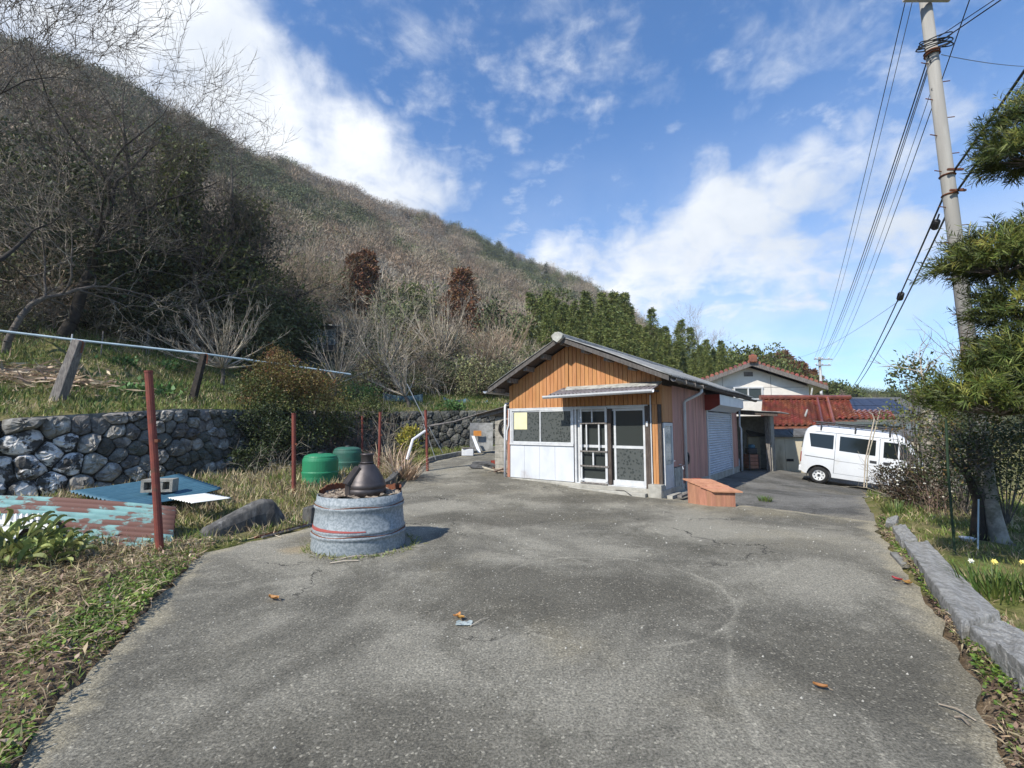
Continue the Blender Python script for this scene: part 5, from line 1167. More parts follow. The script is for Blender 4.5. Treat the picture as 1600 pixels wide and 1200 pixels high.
# concrete block with holes
def cinder():
    c = at(250, 758, 9.0); c.z += .0; R = Matrix.Rotation(math.radians(14), 3, 'Z'); t = thing('concrete_block', 'weathered hollow concrete block weighing down the blue sheet', 'block', c - Vector((0, 0, .09)))
    def bx(name, q, d): mb = MB(); mb.box(c + R @ Vector(q), d, R=R); mb.build(name, M['block'], t)
    bx('end_wall', (-.235, 0, 0), (.05, .26, .24)); bx('end_wall', (.235, 0, 0), (.05, .26, .24)); bx('top_wall', (0, 0, .096), (.42, .26, .045)); bx('bottom_wall', (0, 0, -.096), (.42, .26, .045))
    for x in (-.07, .07): bx('web', (x, 0, 0), (.045, .24, .146))
    mb = MB(); mb.box(c + R @ Vector((0, .06, 0)), (.415, .01, .146), R=R); mb.build('core_shadow_wall', M['block'], t)
cinder()
def tank(u, v, z, r, h, m, label):
    c = on(u, v, z); c.y += r; c.z = gz(c.x, c.y) - .05
    t = thing('water_tank', label, 'tank', c)
    mb = MB(); mb.lathe([(r * .96, 0), (r * .98, h * .35), (r * 1.02, h * .47), (r * 1.02, h * .50), (r * .985, h * .53), (r, h * .88), (r * .97, h * .95), (r * .9, h)], c, 40); mb.build('body', m, t, smooth=False)
    mb = MB(); mb.lathe([(r * .93, h), (r * .90, h + .03), (r * .7, h + .07), (r * .5, h + .085), (r * .2, h + .09)], c, 32); mb.build('lid', m, t)
    mb = MB(); mb.lathe([(r * .16, h + .085), (r * .16, h + .12), (r * .05, h + .125)], c, 14); mb.build('cap', M['coping'], t)
tank(488, 764, .06, .43, .74, M['tank'], 'bright green plastic tank beside the stout red post')
tank(534, 745, .12, .42, .70, M['tank2'], 'duller green tank half hidden behind the bright green tank')
# kerbs on the left
def rock(name, base, dims, m, label, cat, seed, parent=None, rz=0, rough=.12, cuts=5):
    rnd = random.Random(seed); mb = MB(); n = cuts
    R = Matrix.Rotation(rz, 3, 'Z'); ph = [rnd.uniform(0, 6) for _ in range(6)]
    for f in range(6):
        def fn(a, b, f=f):
            u, v = a * 2 - 1, b * 2 - 1; p = [(u, v, 1), (v, u, -1), (1, u, v), (-1, v, u), (v, 1, u), (u, -1, v)][f]; q = Vector(p); s = q.length; q = q * (.72 + .28 / s * 1.0)
            w = 1 + rough * (math.sin(q.x * 2.3 + ph[0]) * math.sin(q.y * 2.9 + ph[1]) + .6 * math.sin(q.z * 4 + ph[2] + q.x * 3.1) + .4 * math.sin(q.y * 7 + ph[3]) * math.sin(q.x * 6 + ph[4]))
            q = Vector((q.x * dims[0] / 2, q.y * dims[1] / 2, q.z * dims[2] / 2)) * w; return Vector(base) + R @ q + Vector((0, 0, dims[2] / 2 * .86))
        mb.sheet(fn, n, n)
    me = mb.mesh(name, base)
    import bmesh as bm_
    b = bm_.new(); b.from_mesh(me); bm_.ops.remove_doubles(b, verts=b.verts, dist=.0005); b.to_mesh(me); b.free()
    o = link(name, me, m, None, base); return tag(o, label, cat) if label else o
def broken_kerb():
    a, b = on(322, 842, 0.0), on(452, 820, 0.0); d = (b - a); L = d.length; d.normalize(); n = Vector((-d.y, d.x, 0)); prof = [(0, .02), (.03, .12), (.20, .20), (.52, .31), (.78, .41), (.90, .44), (1.05, .42), (1.18, .28), (1.27, .16), (1.33, .02)]; k = L / 1.33; mb = MB(); rows = []
    for (x, z) in prof:
        for (o, f) in ((-.02, 0), (-.01, .55), (.03, .92), (.12, 1.0), (.26, .97), (.32, .5), (.33, 0)): mb.v.append(tuple(a + d * (x * k + random.uniform(-.02, .02)) + n * (o + random.uniform(-.012, .012)) + Vector((0, 0, z * f - (.08 if f == 0 else 0) + random.uniform(-.012, .012)))))
    for i in range(len(prof) - 1):
        for j in range(6): mb.f.append((7 * i + j, 7 * (i + 1) + j, 7 * (i + 1) + j + 1, 7 * i + j + 1))
    mb.f += [tuple(range(7)), tuple(range(7 * len(prof) - 1, 7 * len(prof) - 8, -1))]
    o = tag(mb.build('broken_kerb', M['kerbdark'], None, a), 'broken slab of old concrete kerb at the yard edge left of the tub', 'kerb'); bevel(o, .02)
broken_kerb()
mb = MB(); pts = [(-3.22, 7.55), (-3.10, 8.7), (-2.92, 10.1), (-2.86, 11.3), (-3.05, 13.1), (-3.1, 14.3)]
kb = thing('kerb', 'low weathered concrete kerb running along the grass behind the tub', 'kerb', (-3, 10.5, .05))
for (a, b) in zip(pts, pts[1:]):
    a, b = Vector(a), Vector(b); d = (b - a).normalized(); n = Vector((-d.y, d.x)) * .16; a = a + d * .008; b = b - d * .008; za, zb = gz(*a), gz(*b); mb = MB(); h = .26 + random.uniform(-.02, .02)
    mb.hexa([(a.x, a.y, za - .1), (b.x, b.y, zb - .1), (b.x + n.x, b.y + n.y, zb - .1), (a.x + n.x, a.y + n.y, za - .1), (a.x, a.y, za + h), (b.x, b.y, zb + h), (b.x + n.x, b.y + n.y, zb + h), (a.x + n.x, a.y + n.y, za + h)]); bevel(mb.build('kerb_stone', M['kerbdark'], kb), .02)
kb = thing('path_kerb', 'thin dark kerb along the path below the mossy stone wall', 'kerb', (-2, 18.6, .45))
pts = [(-2.85, 15.9), (-2.75, 16.6), (-1.9, 18.5), (-1.05, 20.4), (.9, 20.75)]
for (a, b) in zip(pts, pts[1:]):
    a, b = Vector(a), Vector(b); d = (b - a).normalized(); n = Vector((-d.y, d.x)) * .14; za, zb = gz(*a), gz(*b); mb = MB()
    mb.hexa([(a.x, a.y, za - .1), (b.x, b.y, zb - .1), (b.x + n.x, b.y + n.y, zb - .1), (a.x + n.x, a.y + n.y, za - .1), (a.x, a.y, za + .16), (b.x, b.y, zb + .16), (b.x + n.x, b.y + n.y, zb + .16), (a.x + n.x, a.y + n.y, za + .16)]); bevel(mb.build('kerb_stone', M['concdark'], kb), .015)
for k, (dx, lb) in enumerate(((0, 'rusty angle iron lying along the yard edge, inner bar'), (.10, 'dark steel bar lying along the yard edge left of the tub'))):
    a, b = on(398, 843, .0), on(482, 822, .0); a.x += dx; b.x += dx * .6; mb = MB(); mb.tube([a + Vector((0, 0, .03)), b + Vector((0, 0, .03))], .02, 5); tag(mb.build('steel_bar', M['greywood' if k else 'rust'], None, a), lb, 'bar')

# ---------------------------------------------------------------- dog hutch, hose reel, clutter
def build_hutch():
    c = on(1112, 791, 0.0); fx = Vector((.985, -.17, 0)).normalized(); fy = Vector((-.62, .785, 0)).normalized()
    o = thing('wooden_hutch', 'low faded orange wooden hutch with a sloping board lid in front of the workshop', 'hutch', c)
    W_, D_, h0, h1 = .45, .50, .30, .43
    def B(x, y, z): return c + fx * x + fy * y + Vector((0, 0, z))
    for i in range(5):                                                # near face
        a, b = i * W_ / 5, (i + 1) * W_ / 5; mb = MB(); mb.hexa([B(a + .003, 0, 0), B(b - .003, 0, 0), B(b - .003, .02, 0), B(a + .003, .02, 0), B(a + .003, 0, h0), B(b - .003, 0, h0), B(b - .003, .02, h0), B(a + .003, .02, h0)]); mb.build('board', M['pinkred'], o)
    for xx in (0, W_ - .02):
        for i in range(6):
            a, b = .022 + i * (D_ - .03) / 6, .022 + (i + 1) * (D_ - .03) / 6; za, zb = h0 + (h1 - h0) * a / D_, h0 + (h1 - h0) * b / D_; mb = MB()
            mb.hexa([B(xx, a + .003, 0), B(xx + .02, a + .003, 0), B(xx + .02, b - .003, 0), B(xx, b - .003, 0), B(xx, a + .003, za), B(xx + .02, a + .003, za), B(xx + .02, b - .003, zb), B(xx, b - .003, zb)]); mb.build('board', M['pinkred'], o)
    mb = MB(); mb.hexa([B(0, D_ - .01, 0), B(W_, D_ - .01, 0), B(W_, D_ + .01, 0), B(0, D_ + .01, 0), B(0, D_ - .01, h1), B(W_, D_ - .01, h1), B(W_, D_ + .01, h1), B(0, D_ + .01, h1)]); mb.build('rear_panel', M['pinkred'], o)
    lid = thing_part('lid', o); sl_ = (h1 - h0) / D_
    nb = 5
    for i in range(nb):
        y0, y1 = -.09 + i * (D_ + .17) / nb, -.09 + (i + 1) * (D_ + .17) / nb; mb = MB(); j = random.uniform(-.012, .012)
        z0, z1 = h0 + sl_ * y0 + .006 + .004 * i, h0 + sl_ * y1 + .004 + .004 * i
        mb.hexa([B(-.045 + j, y0, z0), B(W_ + .05 + j, y0, z0), B(W_ + .05 + j, y1 - .003, z1), B(-.045 + j, y1 - .003, z1), B(-.045 + j, y0, z0 + .024), B(W_ + .05 + j, y0, z0 + .024), B(W_ + .05 + j, y1 - .003, z1 + .024), B(-.045 + j, y1 - .003, z1 + .024)]); mb.build('board', M['hutch_lid'], lid)
build_hutch()
def build_reel():
    c = H(-.55, .62, 0); c.z = gz(c.x, c.y); t = thing('hose_reel', 'small red and pale blue hose reel stand between the workshop and the hutch', 'hose reel', c)
    for s in (-1, 1):
        mb = MB(); mb.tube([c + Vector((s * .10, -.10, 0)), c + Vector((s * .09, -.02, .40)), c + Vector((s * .10, .10, 0))], .016, 6); mb.build('frame', M['redbox'], t)
        q = MB(); q.lathe([(.15, 0), (.16, .012), (.15, .02)], (0, 0, 0), 20); o = MB(); o.v = [tuple(c + Vector((s * (.075) + z, x, .24 + y))) for x, y, z in q.v]; o.f = q.f; o.build('flange', M['redbox'], t)
    mb = MB()
    for k in range(5): mb.tube([c + Vector((-.05 + .025 * k, .10 * math.cos(a * PI / 8), .24 + .10 * math.sin(a * PI / 8))) for a in range(17)], .013, 5, False)
    mb.build('hose', M['lpipe'], t)
    mb = MB(); mb.tube([c + Vector((-.1, -.02, .40)), c + Vector((.1, -.02, .40))], .014, 6); mb.build('handle', M['redbox'], t)
    p = c + Vector((-.02, -.42, .02)); mb = MB(); mb.tube([p + Vector((-.3, .1, 0)), p + Vector((-.1, -.03, .005)), p + Vector((.15, .02, .0)), p + Vector((.32, -.04, .0)), p + Vector((.1, -.08, .01)), p + Vector((-.15, -.08, 0))], .016, 6); tag(mb.build('garden_hose', M['tealsheet'], None, p), 'pale teal hose lying on the concrete before the hutch', 'hose')
    c2 = H(-.07, 1.66, .78); mb = MB()
    for r in (.10, .085): mb.tube([c2 + HB * (r * math.cos(a * PI / 10)) + Vector((0, 0, 1.35 * r * math.sin(a * PI / 10))) for a in range(21)], .022, 6, False)
    tag(mb.build('cable_coil', M['black'], None, c2), 'black coil hung on the pink boards by the downpipe', 'coil')
    p = H(-.24, .55, .05); mb = MB(); mb.hexa([H(-.40, .0, .03), H(-.30, .0, .03), H(-.36, .95, .06), H(-.46, .95, .06), H(-.40, .0, .075), H(-.30, .0, .075), H(-.36, .95, .105), H(-.46, .95, .105)]); tag(mb.build('timber_step', M['greywood'], None, p), 'grey timber lying at the foot of the narrow side door', 'timber')
    p = H(.9, -.17, .11); mb = MB(); mb.tube([H(1.05, -.2, .10), H(.8, -.3, .12), H(.6, -.36, .03)], .008, 5); tag(mb.build('thin_rod', M['cable'], None, p), 'thin dark rod leaning on the doorstep of the workshop', 'rod')
build_reel()
# clutter left of the workshop
def clutter():
    p = on(757, 727, .36); p.z = gz(p.x, p.y)
    rock('tarp_heap', tuple(p), (.75, .35, .22), M['coping'], 'grey heap of folded tarpaulin by the block shed corner', 'tarpaulin', 5, rough=.2)
    q = p + Vector((.34, .02, 0)); rock('red_bag', tuple(q), (.26, .26, .26), M['redbox'], 'dark red sack beside the tarpaulin heap', 'sack', 8, rough=.15)
    Y = 19.0
    a = at(734, 706, Y); b = at(770, 706, Y); mb = MB(); mb.sheet(lambda u, v: Vector((a.x + (b.x - a.x) * u, Y + .12 * math.sin(u * 3), gz(a.x, Y) + .1 + v * 1.15)), 10, 4); o = mb.build('tarp_sheet', M['slate'], None, (a + b) / 2); thick(o, .01); tag(o, 'pale grey blue sheet standing behind the block shed', 'sheet')
    mb = MB(); mb.box(at(746, 677, Y - .1), (.32, .03, .21)); tag(mb.build('orange_board', M['orangeboard'], None, at(746, 677, Y)), 'small orange board leaning on the grey blue sheet', 'board')
    a, b = at(739, 681, Y - .25), at(749, 707, Y - .7); mb = MB(); mb.hexa([a + Vector((-.06, 0, 0)), a + Vector((.06, 0, 0)), b + Vector((.06, 0, 0)), b + Vector((-.06, 0, 0)), a + Vector((-.06, .03, 0)), a + Vector((.06, .03, 0)), b + Vector((.06, .03, 0)), b + Vector((-.06, .03, 0))]); tag(mb.build('white_plank', M['white'], None, b), 'white plank propped against the grey blue sheet', 'plank')
    c = at(731, 707, 18.2); c.z = gz(c.x, c.y); t = thing('white_box', 'small white box on the grass strip below the mossy wall', 'box', c)
    mb = MB(); mb.box(c + Vector((0, 0, .14)), (.45, .35, .26)); bevel(mb.build('body', M['white'], t), .01); mb = MB(); mb.box(c + Vector((.03, .02, .30)), (.52, .4, .03), .2); mb.build('lid', M['greywood'], t)
    for k in range(16):
        w = H(4.5 + random.uniform(0, .9), random.uniform(.2, .85), 0); w.z = gz(w.x, w.y); a = random.uniform(0, 3); r = random.uniform(.15, .4); d = Vector((math.cos(a), math.sin(a), random.uniform(-.05, .1))) * r
        mb = MB(); mb.tube([w - d + Vector((0, 0, .05)), w + d + Vector((0, 0, .05 + random.uniform(0, .12)))], random.uniform(.01, .022), 5); o = mb.build('firewood', M['twig' if k % 2 else 'brownvine'], None, w); tag(o, 'broken stick in the heap at the block shed foot', 'stick', 'sticks heaped at the block shed')
clutter()

# ---------------------------------------------------------------- kerb stones of the right bed
def kerb_stone(quad, h, label, seed, dz=0):
    rnd = random.Random(seed); P = [on(u, v, h + dz) for u, v in quad]; base = sum(P, Vector()) / 4; base.z = gz(base.x, base.y)
    n = 10; mb = MB()
    def top(a, b): p = (P[0] * (1 - a) + P[1] * a) * (1 - b) + (P[3] * (1 - a) + P[2] * a) * b; return p + Vector((0, 0, .012 * math.sin(a * 5 + seed) * math.sin(b * 4 + seed) + .008 * math.sin(a * 13 + seed * 2 + b * 5) * math.sin(b * 23) + rnd.uniform(-.006, .006)))
    mb.sheet(top, n, n * 2)
    k = n + 1; rim = [i for i in range(k)] + [j * k + n for j in range(1, 2 * n + 1)] + [2 * n * k + i for i in range(n - 1, -1, -1)] + [j * k for j in range(2 * n - 1, 0, -1)]
    cen = Vector(base); s = len(mb.v)
    for r in rim: v = Vector(mb.v[r]); o = (Vector((v.x, v.y, 0)) - Vector((cen.x, cen.y, 0))); mb.v.append((v.x + o.x * .03 + rnd.uniform(-.008, .008), v.y + o.y * .02 + rnd.uniform(-.008, .008), (v.z * .5 + dz * .5)))
    for r in rim: v = Vector(mb.v[r]); mb.v.append((v.x + rnd.uniform(-.01, .01), v.y + rnd.uniform(-.01, .01), -.08 + dz))
    m = len(rim)
    for i in range(m):
        j = (i + 1) % m; mb.f += [(rim[i], s + i, s + j, rim[j]), (s + i, s + m + i, s + m + j, s + j)]
    t = tag(mb.build('kerb_stone', M['kerb'], None, base), label, 'kerb stone', 'kerb stones of the garden bed'); bevel(t, .012, 2)
kerb_stone([(1384, 818), (1400, 816), (1404, 806), (1386, 808)], .11, 'smallest kerb stone at the far end of the garden bed', 1)
kerb_stone([(1408, 843), (1434, 842), (1414, 818), (1394, 822)], .13, 'short kerb stone behind the long pale one', 2)
kerb_stone([(1502, 970), (1562, 956), (1450, 846), (1412, 846)], .15, 'longest pale kerb stone beside the daffodils', 3)
kerb_stone([(1600, 1060), (1680, 1030), (1570, 972), (1514, 974)], .15, 'rough grey kerb stone under the overlapping slab', 4)
kerb_stone([(1640, 1075), (1700, 1020), (1610, 990), (1556, 1000)], .20, 'flat slab laid over the nearest kerb stone', 5, dz=.02)
mb = MB(); q = [on(u, v, .035) for u, v in ((1408, 881), (1424, 881), (1406, 862), (1390, 862))]; mb.prism([p - Vector((0, 0, .05)) for p in q], q); tag(bevel(mb.build('paving_piece', M['concdark'], None, q[0]), .006), 'loose flat piece of paving between the yard and the kerb stones', 'paving')

# ---------------------------------------------------------------- pole and wires
def build_pole():
    b = Vector((9.95, 9.8, gz(9.95, 9.8) - .3)); top = at(1438, -60, 9.8); ax = (top - b).normalized()
    t = thing('utility_pole', 'tall grey concrete utility pole leaning slightly above the garden', 'pole', b)
    mb = MB(); mb.tube([b, b + (top - b) * .5, top], [.150, .128, .105], 24); mb.build('shaft', M['pole'], t, smooth=True)
    def on_pole(v):
        lo, hi = 0, 1
        for _ in range(40):
            m = (lo + hi) / 2; p = b + (top - b) * m; y, z = p.y, p.z - CAM_H; vv = 600 - FOC * (-y * SP + z * CP) / (y * CP + z * SP)
            if vv > v: lo = m
            else: hi = m
        return b + (top - b) * lo
    for i, v in enumerate(range(100, 560, 28)):
        p = on_pole(v); s = 1 if i % 2 else -1; mb = MB(); mb.tube([p + Vector((s * .12, 0, 0)), p + Vector((s * .30, -.03, .005))], .011, 5); mb.build('step_bolt', M['rust'], t)
    p = on_pole(10); mb = MB(); mb.box(p + Vector((-.15, -.19, 0)), (1.05, .09, .09)); mb.build('crossarm', M['steel'], t)
    p2 = on_pole(-25); mb = MB(); mb.box(p2 + Vector((-.15, -.18, 0)), (1.2, .09, .09)); mb.build('crossarm', M['steel'], t)
    for x in (-.58, -.30, .25):
        mb = MB(); mb.lathe([(.03, 0), (.055, .02), (.035, .05), (.055, .07), (.035, .10), (.02, .13)], p + Vector((x, -.19, .05)), 12); mb.build('insulator', M['white'], t)
    for v in (82, 86, 275, 305):
        q = on_pole(v); mb = MB(); mb.tube([q + Vector((.135 * math.cos(a * PI / 8), .135 * math.sin(a * PI / 8), 0)) for a in range(17)], .018, 5, False); mb.build('band', M['rust'], t)
    for v in (272, 304):
        q = on_pole(v); mb = MB(); mb.box(q + Vector((0, -.19, 0)), (.34, .04, .04)); mb.build('bracket', M['rust'], t)
    # loose loops of cable
    mb = MB(); q = on_pole(72)
    for k in range(6):
        r1, r2 = random.uniform(.20, .36), random.uniform(.12, .24); tz = random.uniform(-.35, .35); cx = random.uniform(-.10, .04); cz = random.uniform(-.13, .10)
        mb.tube([q + Vector((cx + r1 * math.cos(a * PI / 10), -.12 + r2 * math.sin(a * PI / 10), cz + tz * r1 * math.cos(a * PI / 10) + .05 * math.sin(a * PI / 10))) for a in range(21)], .013, 5, False)
    mb.build('cable_loops', M['cable'], t)
    return b, top, on_pole
PB, PT, on_pole = build_pole()
FAR = Vector((33.0, 49.0, 0)); FAR.z = gz(FAR.x, FAR.y) - .2
def far_pole(base, zt, label, r=.16):
    t = thing('distant_utility_pole', label, 'pole', base); top = Vector((base.x, base.y, zt))
    mb = MB(); mb.tube([base, top], [r, r * .75], 12); mb.build('shaft', M['pole'], t, smooth=True)
    for dz, w in ((-.25, 1.5), (-.9, 1.2)):
        mb = MB(); mb.box(top + Vector((0.3, -.15, dz)), (w * 1.3, .12, .12)); mb.build('crossarm', M['steel'], t)
        for x in (-.5, .2, .9): mb = MB(); mb.lathe([(.05, 0), (.09, .05), (.05, .16)], top + Vector((x, -.15, dz + .06)), 8); mb.build('insulator', M['white'], t)
    return top
ft = far_pole(FAR, at(1289, 558, 49).z, 'small distant utility pole above the red tiled roof')
mb = MB(); p = at(1283, 615, 47); mb.tube([p, at(1282, 578, 47)], .12, 8); tag(mb.build('short_mast', M['alu'], None, p), 'thin pale mast left of the distant utility pole', 'mast')
def wire(p0, p1, sag, r, m, label, group='overhead wires', n=28, name='overhead_wire'):
    p0, p1 = Vector(p0), Vector(p1); pts = [p0 + (p1 - p0) * (i / n) - Vector((0, 0, sag * 4 * (i / n) * (1 - i / n))) for i in range(n + 1)]
    o = MB().tube(pts, r, 5).build(name, M[m], None, p0); return tag(o, label, 'wire', group)
a10 = on_pole(10); k = Vector((0, -.19, .15))
wire(a10 + k + Vector((-.58, 0, 0)), ft + Vector((-.5, 0, -.1)), .75, .010, 'cable', 'leftmost of the wires from the crossarm to the distant pole')
wire(a10 + k + Vector((-.30, 0, .4)), ft + Vector((-.2, 0, .05)), .95, .008, 'greycable', 'thin grey wire just right of the leftmost one')
q = on_pole(92)
wire(q + Vector((-.14, -.06, .02)), ft + Vector((.05, 0, -.25)), .75, .015, 'cable', 'upper thick strand of the middle bundle to the distant pole')
wire(q + Vector((-.13, -.08, -.08)), ft + Vector((.10, 0, -.42)), .82, .012, 'greycable', 'middle grey strand of the bundle to the distant pole')
wire(q + Vector((-.12, -.08, -.13)), ft + Vector((.2, 0, -.50)), .95, .010, 'greycable', 'lower grey strand of the bundle to the distant pole')
wire(q + Vector((-.12, -.05, -.75)), ft + Vector((.9, 0, -.35)), .8, .007, 'greycable', 'faint thin wire right of the middle bundle')
# wires running on towards the viewer
w0 = Vector((14.5, -22, 10.6))
wire(a10 + k + Vector((.25, 0, 0)), w0 + Vector((0, 0, .5)), .9, .010, 'cable', 'wire leaving the crossarm over the viewer')
wire(q + Vector((.05, -.1, .3)), w0, .9, .014, 'cable', 'thick cable climbing from the cable loops over the viewer')
wire(q + Vector((.08, -.1, .45)), w0 + Vector((.4, 0, -.2)), 1.0, .010, 'cable', 'second cable climbing from the cable loops over the viewer')
pA = at(1527, 0, 8.0)
wire(at(1570, -160, 6.4), ft + Vector((1.3, 0, -.45)), .9, .010, 'cable', 'single black wire crossing behind the concrete pole')
wire(on_pole(88) + Vector((.16, -.05, 0)), at(1640, 104, 14), .1, .008, 'greycable', 'short grey wire leading right from the cable loops')
# thick telephone cables
for j, (dz, lb, nm) in enumerate(((0, 'upper thick black telephone cable passing the pole bracket', 0), (-.42, 'lower thick black telephone cable passing the pole bracket', 0))):
    c = on_pole(272 + 32 * j) + Vector((-.02, -.22, 0)); f = at(1326, 612, 46) + Vector((.15 * j, 0, -.15 * j)); n_ = at(1600, 100 + 38 * j, 6.9)
    wire(c, f, .55, .022, 'cable', lb, 'telephone cables')
    wire(n_ + (n_ - c) * 3, c, .15, .024, 'cable', lb.replace('passing the pole bracket', 'running right from the pole bracket'), 'telephone cables')
for (u, v, Yy, L_, r, lb) in ((1462, 351, 11.9, .34, .085, 'black splice box hung under the telephone cable near the pole'), (1407, 463, 17.2, .42, .11, 'black splice case hung lower on the telephone cable')):
    c = at(u, v, Yy); dd = Vector((.45, .70, -.25)).normalized(); mb = MB(); mb.tube([c - dd * L_ * .5, c - dd * L_ * .38, c + dd * L_ * .38, c + dd * L_ * .5], [r * .5, r, r, r * .5], 10); t = thing('splice_box', lb, 'cable box', c); mb.build('case', M['black'], t)
    mb = MB(); mb.tube([c + dd * L_ * .5, c + dd * L_ * .7 + Vector((.05, 0, .10)), c + dd * L_ * .9 + Vector((.03, 0, .28))], .02, 5); mb.tube([c - dd * L_ * .5, c - dd * L_ * .8 + Vector((.05, 0, .12))], .02, 5); mb.build('lead', M['cable'], t)
wire(at(1405, 470, 17.2), at(1240, 560, 44), .4, .008, 'greycable', 'faint service wire from the splice case to the tiled house')
# ---------------------------------------------------------------- vegetation helpers
def micro(x, y): R = np.hypot(x, y); return .035 * (np.sin(x * 3.1 + 2 * np.sin(y * 1.7)) * np.sin(y * 2.7) + .5 * np.sin(x * 9 + y * 7)) * np.clip(1.2 - np.abs(R - 12) / 30, 0, 1)
def surf(x, y): return ground_z(x, y) + micro(x, y)
def ellipsoid(n, c, r, shell=.35):
    d = RNG.normal(size=(n, 3)); d /= np.linalg.norm(d, axis=1, keepdims=True); q = RNG.uniform(0, 1, n) ** shell
    return np.asarray(c) + d * q[:, None] * np.asarray(r), d
def crown_leaves(c, r, clumps, per, L, W, spread=.28, up=.35, shell=.35):
    P, d = ellipsoid(clumps, c, r, shell); P = np.repeat(P, per, 0); d = np.repeat(d, per, 0)
    rr = np.mean(r) * spread * np.repeat(RNG.uniform(.6, 1.3, clumps), per)
    P = P + RNG.normal(size=P.shape) * rr[:, None] * [1, 1, .7]; D = d * .7 + RNG.normal(size=P.shape) * .8 + [0, 0, up]; n = len(P)
    return leaf_soup(P, D, L * RNG.uniform(.6, 1.25, n), W * RNG.uniform(.7, 1.2, n))
def grow_tree(base, d0, L, r, spec, seed, wig=.12, upk=.06):
    """Recursive branching; spec[level] = (segments, children, length ratio, spread angle). Returns segments per level."""
    rnd = random.Random(seed); out = [[] for _ in range(len(spec) + 1)]
    def rv(): return Vector((rnd.gauss(0, 1), rnd.gauss(0, 1), rnd.gauss(0, 1)))
    def go(p, d, L, r, lev):
        n, kids, ratio, ang = spec[lev] if lev < len(spec) else (3, 0, 0, 0); step = L / n; pts = [p]; taper = .14 if lev else .34
        for i in range(n):
            d = (d + rv() * wig * (1 - .12 * lev) + Vector((0, 0, upk))).normalized(); q = p + d * step; ra = r * (1 - (1 - taper) * i / n); rb = r * (1 - (1 - taper) * (i + 1) / n)
            out[min(lev, len(out) - 1)].append((p, q, ra, rb)); p = q; pts.append((p, d.copy(), rb))
        if kids: go(p, d, L * ratio * .9, max(r * taper, .007), lev + 1)
        for k in range(kids):
            t = (.30 if lev else .45) + (1 - (.30 if lev else .45)) * (k + rnd.random() * .8) / kids; i = max(1, min(n, int(t * n + .5))); pp, dd, rr = pts[i]
            a = rv().cross(dd); a.normalize(); nd = (dd * math.cos(ang) + a * math.sin(ang)).normalized()
            go(pp, nd, L * ratio * rnd.uniform(.7, 1.2), max(rr * .68, .009), lev + 1)
    go(Vector(base), Vector(d0).normalized(), L, r, 0); return out
def seg_part(segs, name, m, parent, n=4):
    if not segs: return
    A = np.array([s[0] for s in segs]); B = np.array([s[1] for s in segs]); V, F = seg_soup(A, B, [s[2] for s in segs], [s[3] for s in segs], n); return soup(name, V, F, m, parent)
def bare_tree(x, y, h, spec, seed, label, r=.14, d0=(0, 0, 1), wig=.12, upk=.06, tm='bark', wm='bark', name='bare_tree', group='bare trees on the hillside', frac=.45, z=None):
    b = gp(x, y, -.1) if z is None else Vector((x, y, z)); t = thing(name, label, 'tree', b, group)
    o = grow_tree(b, d0, h * frac, r, spec, seed, wig, upk)
    seg_part(o[0], 'trunk', M[tm], t, 8); seg_part(o[1], 'limbs', M[tm], t, 6); seg_part(sum(o[2:], []), 'twigs', M[wm], t, 3); return t, o
def leafy_tree(x, y, h, r, label, m, seed, L=.16, W=.08, clumps=70, per=40, name='evergreen_tree', group=None, cz=.6, bark='darkbark', rz=None, trunk_r=.13):
    b = gp(x, y, -.1); t = thing(name, label, 'tree', b, group)
    o = grow_tree(b, (random.uniform(-.1, .1), random.uniform(-.1, .1), 1), h * .62, trunk_r, [(6, 7, .55, .8), (4, 4, .5, .7)], seed, .10, .05); seg_part(o[0] , 'trunk', M[bark], t, 8); seg_part(sum(o[1:], []), 'limbs', M[bark], t, 4)
    Vs, Fs, n = [], [], 0
    rnd = random.Random(seed)
    for k in range(5):
        cc = np.array([x + rnd.uniform(-.5, .5) * r, y + rnd.uniform(-.5, .5) * r, b.z + h * cz + rnd.uniform(-.28, .30) * h]); rr = r * rnd.uniform(.5, .8)
        V, F = crown_leaves(cc, (rr, rr, rr * (rz or .85)), clumps // 5, per, L, W); Vs.append(V); Fs.append(F + n); n += len(V)
    soup('crown', np.concatenate(Vs), np.concatenate(Fs), M[m], t); return t

# ---------------------------------------------------------------- the wooded hill: one mass, trees instanced
def proto_bare(n, h, w, width, m, name):
    P, d = ellipsoid(n, (0, 0, h * .62), (w, w, h * .40), .45); D = np.stack([d[:, 0] * .9, d[:, 1] * .9, d[:, 2] * .5 + .45], 1) + RNG.normal(size=(n, 3)) * .45
    V, F = leaf_soup(P, D, h * .15 * RNG.uniform(.5, 1.5, n), width * RNG.uniform(.6, 1.4, n), .1)
    A = np.array([[0, 0, -.5]] + [[0, 0, h * .25]] * 6); ang = np.arange(6) * PI / 3; B = np.array([[0, 0, h * .3]] + [[w * .6 * math.cos(a), w * .6 * math.sin(a), h * .75] for a in ang])
    V2, F2 = seg_soup(A, B, [.10] * 7, [.06] + [.02] * 6, 4); me = arr_mesh(name, np.concatenate([V, V2]), np.concatenate([F, F2 + len(V)])); me.materials.append(M[m]); return me
